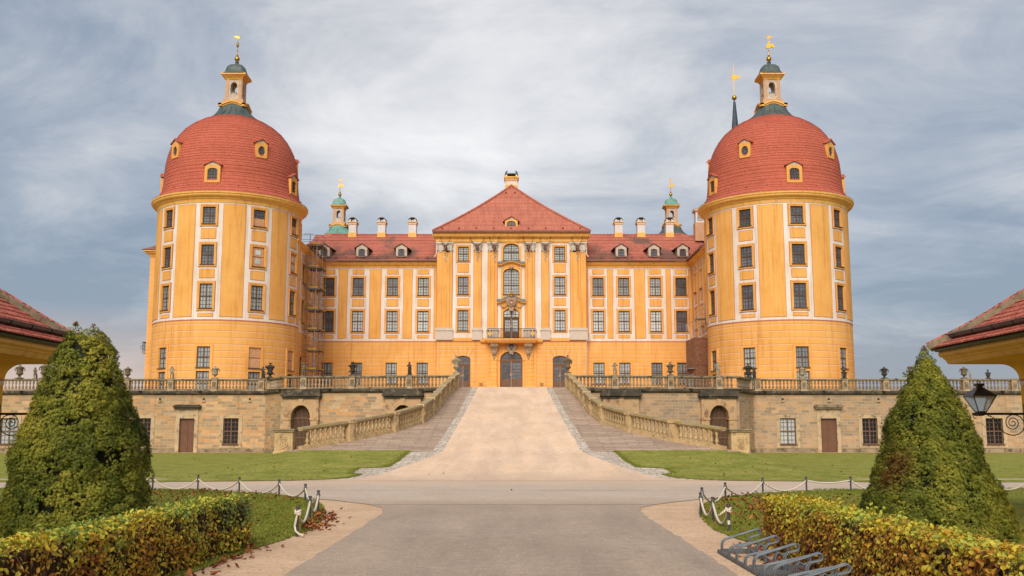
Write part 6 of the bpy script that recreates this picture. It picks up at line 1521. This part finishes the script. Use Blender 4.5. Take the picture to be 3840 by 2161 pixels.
    PX = lambda px, py: (s*(10.0+(px-457)/1033*1.0), Y_, 2.125-(py-905)/1033*1.0)      # traced scroll, in metres
    q = MB(); cur = [(640,945),(740,985),(820,1055),(865,1150),(900,1240),(980,1320),(1090,1368),(1200,1378),(1310,1345),(1400,1270),(1438,1160),(1420,1060),(1350,970),(1260,935),(1190,930)]
    q.tube([PX(*p) for p in cur], .011, 6)
    cx_, cy_ = 1180, 1105; sp = []
    for t in np.linspace(0, 4.6*PI, 50): rr = 170-155*t/(4.6*PI); sp.append(PX(cx_+rr*math.sin(-t)*1.0, cy_-rr*math.cos(t)*1.02))
    q.tube(sp, .010, 6); q.tube([PX(560,940),PX(400,950),PX(330,940),PX(310,970),PX(335,1005),PX(385,1000)], .010, 6)
    o = q.build('scroll', M_iron, parent=B, smooth='all'); o.matrix_parent_inverse = ib
    if s > 0:
        Lt = empty('street_lantern', (10.03, 21.85, 2.145), label='black square street lantern with frosted glass standing on the right bracket', cat='lantern')
        w0, w1, h0, h1 = .085, .245, .02, .36
        f = MB(); cs = [(-1,-1),(1,-1),(1,1),(-1,1)]
        for a, b_ in cs: f.tube([(a*w0, b_*w0, h0), (a*w1, b_*w1, h1)], .012, 5)
        for w_, h_ in ((w0, h0), (w1, h1)): f.tube([(a*w_, b_*w_, h_) for a, b_ in cs], .012, 5, closed=True)
        f.box(-w0, w0, -w0, w0, -.01, .02); f.lathe([(.05,-.03),(.08,-.01)], (0,0,0), 8); f.build('frame', M_iron, parent=Lt)
        p = MB(); e = .004
        for i in range(4): a, b_ = cs[i], cs[(i+1)%4]; p.q([(a[0]*w0, a[1]*w0, h0), (b_[0]*w0, b_[1]*w0, h0), (b_[0]*w1, b_[1]*w1, h1), (a[0]*w1, a[1]*w1, h1)])
        p.build('glass', M_frost, parent=Lt, fix=False)
        r_ = MB(); W2 = .258
        r_.v = [(a*W2, b_*W2, h1) for a, b_ in cs]+[(a*.07, b_*.07, h1+.17) for a, b_ in cs]; r_.f = [(0,1,5,4),(1,2,6,5),(2,3,7,6),(3,0,4,7),(3,2,1,0)]; r_.m = [0]*5
        r_.box(-.055, .055, -.055, .055, h1+.17, h1+.235); r_.box(-.08, .08, -.08, .08, h1+.21, h1+.262); r_.tube([(-.02,0,h1+.26),(-.02,0,h1+.31),(.02,0,h1+.31),(.02,0,h1+.26)], .012, 5)
        r_.build('roof', M_iron, parent=Lt)
M_frost, t_, b_ = newmat('frosted_glass', .3, .5); co_ = objco(t_); n_ = noisef(t_, co_, 60, 3, .6)
t_.links.new(ramp(t_, n_, [(.3, (.70,.68,.58)), (.7, (.92,.90,.82))]), b_.inputs['Base Color']); bump(t_, b_, n_, .6, .01); b_.inputs['Transmission Weight'].default_value = .0
b_.inputs['Transmission Weight'].default_value = .75; b_.inputs['IOR'].default_value = 1.12
gatehouse(-1); gatehouse(1)
# ================================================================ vegetation
def tintmat(name, stops, rough=.6, spec=.25, brown=None, trans=.0):
    m, t, b = newmat(name, rough, spec); a = N(t, 'ShaderNodeAttribute'); a.attribute_name = 'tint'
    col = ramp(t, a.outputs['Fac'], stops)
    if brown:
        co = objco(t); d = N(t, 'ShaderNodeVectorMath'); d.operation = 'DISTANCE'; t.links.new(co, d.inputs[0]); d.inputs[1].default_value = brown[0]
        nn = noisef(t, co, 4, 4); f = Mth(t, 'SUBTRACT', Mth(t, 'ADD', brown[1], Mth(t, 'MULTIPLY', nn, .35)), d.outputs['Value'])
        col = mixc(t, ramp(t, Mth(t, 'MULTIPLY', f, 4), [(0, (0,0,0)), (1, (.9,.9,.9))]), col, (.20, .10, .025))
    t.links.new(col, b.inputs['Base Color'])
    if trans:
        b.inputs['Subsurface Weight'].default_value = 0
        tr = N(t, 'ShaderNodeBsdfTranslucent'); t.links.new(col, tr.inputs[0]); mx = N(t, 'ShaderNodeMixShader'); mx.inputs[0].default_value = trans
        t.links.new(b.outputs[0], mx.inputs[1]); t.links.new(tr.outputs[0], mx.inputs[2]); t.links.new(mx.outputs[0], t.nodes['Material Output'].inputs[0])
    return m
M_core = blot('crown_inner_shade', (.010,.012,.005), (.022,.022,.009), 9)  # near-black core colour stands in for the shade between the puffs
M_trunk = blot('bark', (.06,.04,.025), (.12,.08,.05), 7)
def blade_tuft(n, L, w, spread, seed):
    r = np.random.default_rng(seed); V = []; F = []
    for i in range(n):
        a = 2*PI*i/n+r.uniform(-.4, .4); th_ = spread*r.uniform(.35, 1.0); l = L*r.uniform(.7, 1.15)
        d = np.array([math.sin(th_)*math.cos(a), math.sin(th_)*math.sin(a), math.cos(th_)]); sdv = np.array([-math.sin(a), math.cos(a), 0])
        k = len(V); V += [tuple(-sdv*w/2), tuple(sdv*w/2), tuple(d*l*.55+sdv*w*.45), tuple(d*l), tuple(d*l*.55-sdv*w*.45)]; F.append((k, k+1, k+2, k+3, k+4))
    return V, F
def spruce(x, y, prof_, label, peaks, brown, seed, holes=()):
    global rng
    rng = np.random.default_rng(seed); zs = [p[0] for p in prof_]; rs = [p[1] for p in prof_]; zt_ = max(zs)
    T = empty('spruce', (x, y, 0), label=label, cat='tree', group='clipped dwarf spruces')
    Rz = lambda z: max(.03, float(np.interp(z, zs, rs))-.075-.02*sm(z/2))
    def Rr(a, z):
        v = Vector((math.cos(a), math.sin(a), z*.9)); f = 1+.11*noise.noise(v*1.6+Vector((seed, 0, 0)))+.10*noise.noise(v*4.0+Vector((seed, 3, 0))); return Rz(z)*f
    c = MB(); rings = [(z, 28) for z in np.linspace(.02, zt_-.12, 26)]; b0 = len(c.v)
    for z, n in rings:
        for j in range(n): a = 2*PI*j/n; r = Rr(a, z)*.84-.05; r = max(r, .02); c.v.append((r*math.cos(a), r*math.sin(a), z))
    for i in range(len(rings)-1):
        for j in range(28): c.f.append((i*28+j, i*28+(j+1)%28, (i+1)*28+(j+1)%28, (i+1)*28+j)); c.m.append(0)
    c.build('inner_shade_core', M_core, parent=T, smooth='all')
    tr = MB(); tr.tube([(0,0,-.1),(0,0,zt_*.5),(0,0,zt_-.3)], [.09,.06,.02], 8)
    for i in range(16): a = i*2.4; z = .2+i*.15; r = Rz(z)*.85; tr.tube([(0,0,z),(r*.5*math.cos(a), r*.5*math.sin(a), z+.03),(r*math.cos(a), r*math.sin(a), z+.10)], [.025,.018,.006], 5)
    tr.build('trunk', M_trunk, parent=T)
    # rounded puffs of short shoots over the whole surface
    pos, up, tint, NR = [], [], [], []
    rr = random.Random(seed); tot = 0
    area = [Rz(z) for z in np.linspace(.03, zt_, 200)]; cum = np.cumsum(area); cum /= cum[-1]
    for i in range(1700):
        z = .03+(zt_-.03)*float(np.searchsorted(cum, rr.random()))/200; a = rr.uniform(0, 2*PI); R0 = Rr(a, z)
        pr = rr.uniform(.065, .145)*(1 if z < zt_*.85 else .8); ctr = Vector((math.cos(a)*(R0-pr*.55), math.sin(a)*(R0-pr*.55), z)); nrm = Vector((math.cos(a), math.sin(a), .42)).normalized()
        hole = any((ctr-Vector(h[:3])).length < h[3] for h in holes)
        if hole: continue
        depth = -.10 if rr.random() < .13 else 0; ctr += nrm*depth; base = rr.gauss(.48, .13)+.45*noise.noise(ctr*1.3+Vector((seed*2, 0, 0)))
        for k in range(int(20+pr*150)):
            d = Vector((rr.gauss(0, 1), rr.gauss(0, 1), rr.gauss(.25, 1))).normalized()
            if d.dot(nrm) < -.15: d = -d
            pos.append(ctr+d*pr*rr.uniform(.75, 1.05)); up.append(d*.8+nrm*.35+Vector((0, 0, .25))); tint.append(min(.94, max(0, base+rr.gauss(0, .05)+.07*d.z))); NR.append(d*.75+nrm*.45)
    for (px_, py_, pz_) in peaks:
        for k in range(90):
            h = rr.random()*.24; w = (.27-h)*.36; d = Vector((rr.gauss(0, w), rr.gauss(0, w), 0)); pos.append(Vector((px_, py_, pz_-.24+h))+d); up.append(Vector((0, 0, 1))+d*3); tint.append(rr.uniform(.0, .9) if h < .19 else 1.0); NR.append(d*3+Vector((0,-.3,.5)))
    pos = np.array([tuple(p) for p in pos]); up = np.array([tuple(u) for u in up]); tint = np.array(tint)
    R = rotz_tilt(len(pos), .18, up/np.linalg.norm(up, axis=1)[:, None])
    pr_ = [blade_tuft(13, .034, .0042, 1.25, 5+i) for i in range(5)]
    m = tintmat('spruce_needles_%s' % ('a' if seed == 3 else 'b'), [(0, (.085,.115,.025)), (.3, (.17,.195,.033)), (.55, (.28,.285,.042)), (.8, (.42,.385,.055)), (.95, (.50,.43,.07)), (1.0, (.38,.18,.05))], .7, .15, brown, .22)
    NR = np.array([tuple(v) for v in NR]); NR += rng.normal(0, .22, NR.shape); NR /= np.linalg.norm(NR, axis=1)[:, None]
    scatter('crown', pr_, pos, m, T, tint, R, rng.uniform(.8, 1.25, len(pos)), nrm=NR)
spruce(-6.74, 16.0, [(0.02,1.22),(.27,1.22),(.50,1.15),(.92,1.07),(1.12,1.04),(1.37,1.07),(1.59,1.00),(1.91,.86),(2.18,.79),(2.48,.66),(2.81,.56),(2.97,.50),(3.15,.40),(3.26,.30),(3.33,.16)],
       'tall clipped spruce with a double tip in front of the left gatehouse', [(-.15,-.05,3.46),(.13,-.05,3.42)], None, 3, [(.62,-.62,1.35,.16),(.75,-.5,2.05,.10)])
spruce(6.72, 16.5, [(0.02,1.28),(.06,1.27),(.30,1.20),(.48,1.16),(.70,1.12),(1.0,.96),(1.19,.87),(1.46,.79),(1.65,.72),(1.88,.68),(2.09,.59),(2.38,.46),(2.67,.32),(2.93,.15),(3.02,.05)],
       'pointed clipped spruce with a brown dead patch, in front of the right gatehouse', [(0,0,3.12),(-.28,-.05,2.78)], ((-.82,-.40,1.18), .30), 4, [(.15,-.85,.62,.16),(.10,-.62,1.62,.10)])
def leaf_proto(L, w, fold, curl):
    V = [(0,0,0),(w/2,L*.35,fold),(w*.38,L*.75,fold*.6+curl*.5),(0,L,curl),(-w*.38,L*.75,fold*.6+curl*.5),(-w/2,L*.35,fold),(0,L*.5,0)]
    return V, [(0,1,6),(1,2,6),(2,3,6),(3,4,6),(4,5,6),(5,0,6)]
leafp = [leaf_proto(.062,.038,.010,.006), leaf_proto(.075,.044,.013,-.012), leaf_proto(.052,.034,.008,.012), leaf_proto(.068,.036,.016,.0)]
def hedge(s, label, path, width, height, seed, bias, stops):
    """path: list of (x, y) of the road-side foot, from the near end to the far end"""
    global rng
    rng = np.random.default_rng(seed); T = empty('hedge', (path[len(path)//2][0], path[len(path)//2][1], 0), label=label, cat='hedge', group='low hornbeam hedges'); inv = Vector(T.location)
    P = [Vector(p) for p in path]; Ls = [0]
    for a, b in zip(P, P[1:]): Ls.append(Ls[-1]+(b-a).length)
    LT = Ls[-1]
    def at_(l): return Vector((float(np.interp(l, Ls, [p.x for p in P])), float(np.interp(l, Ls, [p.y for p in P]))))
    hz = lambda l: height*(1+.05*noise.noise((l*.8, seed, 0)))
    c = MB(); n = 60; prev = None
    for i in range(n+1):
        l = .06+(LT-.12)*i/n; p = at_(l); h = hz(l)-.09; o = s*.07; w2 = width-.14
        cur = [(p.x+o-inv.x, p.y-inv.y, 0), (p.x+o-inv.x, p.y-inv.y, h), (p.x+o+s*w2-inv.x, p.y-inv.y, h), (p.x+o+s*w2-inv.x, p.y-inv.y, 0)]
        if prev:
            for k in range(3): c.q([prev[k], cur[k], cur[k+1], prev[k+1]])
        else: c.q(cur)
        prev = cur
    c.q(prev); c.build('inner_shade_core', M_hcore, parent=T)
    # bare twigs
    tw = []; N1 = 5200; ps = []; ups = []
    faces = [('side', LT*height), ('top', LT*width), ('end', width*height*1.0), ('back', LT*height*.25)]
    tot = sum(a for _, a in faces); pos = []; up = []; tint = []
    def sample(kind):
        if kind == 'side': l = rng.uniform(0, LT); z = rng.uniform(.01, 1)*hz(l); p = at_(l); return Vector((p.x, p.y, z)), Vector((-s, 0, .15)), l
        if kind == 'top': l = rng.uniform(0, LT); q = rng.uniform(0, width); p = at_(l); return Vector((p.x+s*q, p.y, hz(l)+.02*math.sin(q*9))), Vector((0, 0, 1)), l
        if kind == 'end': q = rng.uniform(0, width); p = at_(LT); z = rng.uniform(.01, 1)*hz(LT); return Vector((p.x+s*q, p.y, z)), Vector((0, 1, .1)), LT
        l = rng.uniform(0, LT); p = at_(l); return Vector((p.x+s*width, p.y, rng.uniform(.01, 1)*hz(l))), Vector((s, 0, .1)), l
    NL = int(tot*1500)
    for kind, a in faces:
        for i in range(int(NL*a/tot)):
            p, nn, l = sample(kind); cl_ = noise.noise(Vector((p.x*2.2, p.y*2.2, p.z*2.6+seed))); zrel = p.z/height
            if kind != 'top' and (rng.random() < .30+2.0*max(0, cl_) or (zrel < .12 and rng.random() < .5)): 
                if rng.random() < .80: continue
            off = rng.normal(-.012, .03) if kind != 'top' else rng.normal(0, .022)
            pos.append(tuple(p+nn*off-inv.to_3d())); u = nn+Vector((rng.normal(0, .45), rng.normal(0, .45), rng.normal(.15, .4))); up.append(tuple(u.normalized()))
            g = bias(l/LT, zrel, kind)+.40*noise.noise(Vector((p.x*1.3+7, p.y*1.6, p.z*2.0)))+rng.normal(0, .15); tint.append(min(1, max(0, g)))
    for i in range(int(LT*9)):      # upright young shoots above the top
        l = rng.uniform(0, LT); p = at_(l)+Vector((s*rng.uniform(0, width), 0)); h = rng.uniform(.03, .12)
        for k in range(5):
            f = k/4; pos.append((p.x-inv.x+rng.normal(0,.01), p.y-inv.y+rng.normal(0,.01), hz(l)+h*f)); up.append((rng.normal(0,.6), rng.normal(0,.6), .6)); tint.append(min(1, bias(l/LT, 1, 'top')+.1))
    pos = np.array(pos); up = np.array(up); up /= np.linalg.norm(up, axis=1)[:, None]
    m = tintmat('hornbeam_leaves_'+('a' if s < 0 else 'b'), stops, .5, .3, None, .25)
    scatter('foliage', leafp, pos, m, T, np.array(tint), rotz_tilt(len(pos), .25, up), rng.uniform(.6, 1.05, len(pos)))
    tw = MB(); NT = 3000
    for i in range(NT):
        p, nn, l = sample('side' if i % 4 else 'end'); d = Vector((rng.normal(0,.5), rng.normal(0,.8), rng.normal(.4,.6))).normalized()*rng.uniform(.05,.16); a = p-nn*rng.uniform(.0,.05)-inv.to_3d(); tw.tube([a, a+d*.5+nn*.008, a+d], [.0035,.003,.002], 3, cap=False)
    tw.build('twigs', M_twig, parent=T, fix=False)
M_hcore = blot('hedge_inner_shade', (.030,.016,.009), (.075,.038,.02), 14, bs=.5)  # brown twig core, darkened so its colour carries the shade inside the hedge
M_twig = blot('brown_twigs', (.09,.048,.028), (.16,.09,.055), 20)
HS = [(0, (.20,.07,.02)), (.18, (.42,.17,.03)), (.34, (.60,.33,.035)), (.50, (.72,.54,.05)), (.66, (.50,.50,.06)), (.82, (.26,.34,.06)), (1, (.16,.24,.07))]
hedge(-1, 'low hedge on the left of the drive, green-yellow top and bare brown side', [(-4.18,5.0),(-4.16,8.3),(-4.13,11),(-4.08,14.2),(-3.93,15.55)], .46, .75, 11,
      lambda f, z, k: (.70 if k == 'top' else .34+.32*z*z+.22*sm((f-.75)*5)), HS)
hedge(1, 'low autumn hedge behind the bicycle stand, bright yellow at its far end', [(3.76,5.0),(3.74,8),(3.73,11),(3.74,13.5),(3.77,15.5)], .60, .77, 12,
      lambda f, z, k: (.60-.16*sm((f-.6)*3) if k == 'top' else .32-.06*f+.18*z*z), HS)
# ---- fallen leaves and grass
def low_inside(x, y, m=0): return abs(x) > low_x(min(y, 30.6))+m and y < 30.8
leaf2 = [leaf_proto(.085,.045,.02,.03), leaf_proto(.07,.05,.02,-.02), leaf_proto(.10,.04,.03,.04)]
rng = np.random.default_rng(5); pos = []; 
def put_leaf(x, y):
    if y < 30.8 and y > 3: z = .115 if low_inside(x, y, .35) else (.05 if low_inside(x, y) else .012)
    elif y < 36: z = .02
    else: z = (Hm(x, y)+.045) if abs(x) > lawn_x(min(y, 48)) else prof(y)+.035
    pos.append((x, y, z))
for i in range(900): x = rng.normal(5.8, 1.3); y = rng.uniform(17, 27); put_leaf(x, y) if low_inside(x, y) else None
for i in range(600): x = -rng.uniform(4.4, 13); y = 25.5+rng.normal(2.2, 2.4); put_leaf(x, y) if low_inside(x, y) else None
for i in range(230): y = rng.uniform(17.8, 21.5)+abs(rng.normal(0,.7)); x = -(low_x(y)-.05+rng.normal(0, .16)); put_leaf(x, y)
for i in range(80): y = rng.uniform(11.5, 15.8); x = -(3.95-abs(rng.normal(0, .18))); put_leaf(x, y)
for i in range(220): y = rng.uniform(11.5, 16); x = 3.85-abs(rng.normal(0, .25)); put_leaf(x, y)
for i in range(500): s = rng.choice([-1, 1]); x = s*rng.uniform(4, 30); y = rng.uniform(17, 30.8); put_leaf(x, y) if low_inside(x, y) else None
for i in range(330): s = rng.choice([-1, 1]); x = s*rng.uniform(6, 30); y = rng.uniform(36.5, 80) if abs(x) > 12 else rng.uniform(37, 46); put_leaf(x, y) if abs(x) > lawn_x(min(y, 48)) else None
for i in range(7): put_leaf(rng.uniform(-4, 4), rng.uniform(13, 60))
pos = np.array(pos); m = tintmat('dry_leaves', [(0, (.10,.025,.012)), (.5, (.26,.075,.025)), (1, (.42,.16,.05))], .7, .2)
scatter('fallen_leaves', leaf2, pos, m, None, rng.random(len(pos)), rotz_tilt(len(pos), .35), rng.uniform(.7, 1.3, len(pos)), kind='stuff')
pos = []
for s in (-1, 1):
    for i in range(16000):      # denser towards the lawn edges, thinning inwards
        y = 12.5+18.3*rng.random()**.8; e = low_x(min(y, 30.6)); x = e+abs(rng.normal(0, 1.0))*(1 if rng.random() < .5 else 3.0)-.03
        if y > 30.75: continue
        pos.append((s*x, y, .0+.07*sm((x-e)/.35)))
    for i in range(2600): x = rng.uniform(9, 40); pos.append((s*x, 30.82+rng.normal(0, .05), .02))
    for i in range(1700): y = rng.uniform(36.3, 48); x = lawn_x(y)+abs(rng.normal(0, .12)); pos.append((s*x, y, Hm(x, y)+.02))
pos = np.array(pos); gp = [blade_tuft(6, .065, .010, .7, 30+i) for i in range(4)]
m = tintmat('grass_blades', [(0, (.13,.16,.022)), (.5, (.20,.225,.034)), (1, (.34,.31,.07))], .8, .1)
scatter('grass', gp, pos, m, None, rng.random(len(pos)), rotz_tilt(len(pos), .25), rng.uniform(.5, 1.15, len(pos)), kind='stuff')
# ================================================================ rope fences
M_post = blot('dark_grey_post', (.045,.05,.055), (.085,.09,.095), 6, rough=.5, spec=.4)
m, t, b = newmat('pale_rope', .9, .1); uv = uvco(t); wv = N(t, 'ShaderNodeTexWave'); wv.inputs['Scale'].default_value = 9; wv.inputs['Distortion'].default_value = .4
mp = N(t, 'ShaderNodeMapping'); mp.inputs['Rotation'].default_value = (0, 0, .7); t.links.new(objco(t), mp.inputs[0]); t.links.new(mp.outputs[0], wv.inputs[0])
t.links.new(ramp(t, wv.outputs[0], [(0, (.46,.37,.27)), (.6, (.78,.69,.56))]), b.inputs['Base Color']); bump(t, b, wv.outputs[0], .5, .01); M_rope = m
def post_at(px, py, h=.43):   # from the picture position of the post top to a place on the lawn
    f = 2550.; th = .1405; u = (725-py)/f; v = (px-1288)/f; d = (v, math.cos(th)-u*math.sin(th), math.sin(th)+u*math.cos(th)); t = (h+.05-1.75)/d[2]; return (d[0]*t, d[1]*t)
def rope_fence(tops, label, gname, endknot, h=.43):
    P = [post_at(*p) for p in tops]; po = []
    for i, (x, y) in enumerate(P):
        po.append((x, y))
        if not label[i]: continue      # wholly behind a spruce or outside the picture
        T = MB(); T.tube([(0,0,-.06),(0,0,h)], .024, 10); T.lathe([(.034,h-.115),(.034,h-.06),(.03,h-.055),(.026,h-.02),(.034,h-.015),(.034,h+.02),(.0,h+.022)], (0,0,0), 10)
        T.tube([(.036*math.cos(a), .0, h-.085+.036*math.sin(a)) for a in np.linspace(0, 2*PI, 9)[:-1]], .009, 5, closed=True)
        T.build('rope_post', M_post, smooth=40, label=label[i], cat='post', group=gname).location = (x, y, .05)
    return P
def droop(a, b, za, zb, sag, n=12):
    return [(a[0]+(b[0]-a[0])*i/n, a[1]+(b[1]-a[1])*i/n, za+(zb-za)*i/n-sag*4*(i/n)*(1-i/n)) for i in range(n+1)]
def order(i): return ['first','second','third','fourth','fifth','sixth','seventh','eighth','ninth','tenth','eleventh','twelfth'][i]
LT_ = [(46,1197),(159,1197),(272,1197),(385.4,1196.9),(499,1197),(602.7,1201.7),(703,1207.9),(768.6,1219.5),(801.4,1236),(780.2,1250.5),(749.6,1277)]
RT_ = [(2590,1200),(2478,1200),(2364,1200),(2252,1200),(2139,1200.5),(2027.7,1201.5),(1918,1204),(1824,1216),(1765.5,1228.6),(1762,1241.7),(1792.5,1253),(1832,1271)]
lablL = [None, None, None]+['dark rope post just right of the left spruce']+['dark rope post on the left lawn edge, %s right of the spruce' % o for o in ('second', 'third', 'fourth', 'fifth')]+['rope post at the tip of the left lawn, farthest into the drive','rope post just behind the knotted one on the left lawn','last left post with the knotted loose rope end']
lablR = [None, None, None, None,'dark rope post just left of the right spruce','dark rope post second to the left of the right spruce','dark rope post third to the left of the right spruce','dark rope post fourth left of the right spruce, at the lawn corner','rope post at the tip of the right lawn, the farther of a close pair','rope post at the tip of the right lawn, the nearer of a close pair','rope post just behind the knotted one on the right lawn','last right post with the big rope knot and white sticker']
def ropes(P, sags, name, label, end):
    h = .05+.43-.085; all_ = []
    for i, (a, b) in enumerate(zip(P, P[1:])):
        sg = sags[i] if i < len(sags) else .2; seg = droop(a, b, h, h, sg); all_ += seg if not all_ else seg[1:]
    x, y = P[-1]
    T = MB(); T.tube(all_, .023, 8)
    for k in range(3): T.tube([(x+.045*math.cos(a+k), y+.045*math.sin(a+k), h-.02+.022*k+.012*math.sin(a*2)) for a in np.linspace(0, 2*PI, 12)[:-1]], .019, 7, closed=True)
    T.tube([(x+p[0], y+p[1], p[2]) for p in end], .019, 8)
    T.build('rope', M_rope, smooth='all', label=label, cat='rope', group='barrier ropes on the lawn edges')
PL = rope_fence(LT_, lablL, 'rope posts around the left lawn', True); PR = rope_fence(RT_, lablR, 'rope posts around the right lawn', True)
ropes(PL, [.30,.30,.27,.29,.28,.31,.26,.24,.27,.27], 'rope', 'pale rope strung between the posts of the left lawn', [(0,0,h_) for h_ in (.39,)]+[(-.01,-.05,.30),(-.03,-.07,.18),(-.01,-.09,.10),(.06,-.16,.06),(.16,-.25,.04)])
ropes(PR, [.27,.27,.27,.27,.07,.26,.28,.30,.12,.30,.31], 'rope', 'pale rope strung between the posts of the right lawn', [(0,0,.39),(-.03,-.04,.42),(-.10,-.03,.36),(-.17,0,.30)])
x, y = PR[-1]; b = MB(); b.lathe([(.0252,0),(.0252,.07)], (0,0,0), 10, 0, -1.2, 1.2); s_ = b.build('sticker', M_white); 
pst = [o for o in C.objects if o.name.startswith('rope_post') and o.get('label') == lablR[-1]][0]; s_.parent = pst; s_.location = (0, 0, .10)
# ================================================================ bicycle stand
def rack():
    T = empty('bicycle_stand', (3.5, 12.5, 0), label='grey tubular steel bicycle stand in front of the right hedge', cat='bicycle stand'); inv = Vector(T.location)
    M2 = M_galvd
    def addp(mb, name): o = mb.build(name, M2, parent=T, smooth=40); o.matrix_parent_inverse = Matrix.Translation(-inv); return o
    X = 3.0
    b = MB()
    for ya, yb in ((15.12, 13.35), (13.30, 11.5), (11.45, 9.5)): b.box(X-.015, X+.015, yb, ya, .012, .055); b.box(X-.02, X+.03, yb, ya, .012, .02)
    addp(b, 'base_rail')
    for y in (15.05, 13.25, 12.75, 11.3, 10.0):
        b = MB(); b.box(X+.02, X+1.0 if y < 15 else X+.55, y-.02, y+.02, .02, .07); b.box(X+.02, X+1.0 if y < 15 else X+.55, y-.02, y+.05, .015, .022); addp(b, 'cross_rail')
    b = MB()
    for ya, yb in ((15.0, 12.75), (12.7, 9.9)): b.box(X+.42, X+.45, yb, ya, .02, .06)
    addp(b, 'rear_rail')
    y = 14.9; k = 0
    while y > 9.9:
        tall = k % 2 == 0; zt_ = .37 if tall else .275; zl = .20 if tall else .15; xe = .54
        for dy in (0, -.075):
            b = MB(); yy = y+dy; r = .0115
            pts = [(X,yy,.03),(X,yy,zl-.05),(X+.012,yy,zl-.01),(X+.05,yy,zl+.025)]
            n = 7; ex, ez = X+xe, zt_; pts += [(X+xe-.05, yy, zt_-.012)]
            pts += [(ex-.03+.048*math.sin(t), yy, ez-.045+.045*math.cos(t)) for t in np.linspace(.3, PI-.3, n)]
            dx = .17; pts += [(ex-.06, yy, ez-.10), (X+.42, yy, zl+.06), (X+.385, yy, zl+.01), (X+.38, yy, zl-.05), (X+.38, yy, .03)]
            b.tube(pts, r, 8); addp(b, 'hoop')
        y -= .485; k += 1
M_galvd = blot('weathered_galvanised_tube', (.10,.115,.13), (.17,.19,.205), 7, rough=.5, spec=.4, metal=.2, bs=.05)
rack()
for o in bpy.data.objects: o.select_set(False)
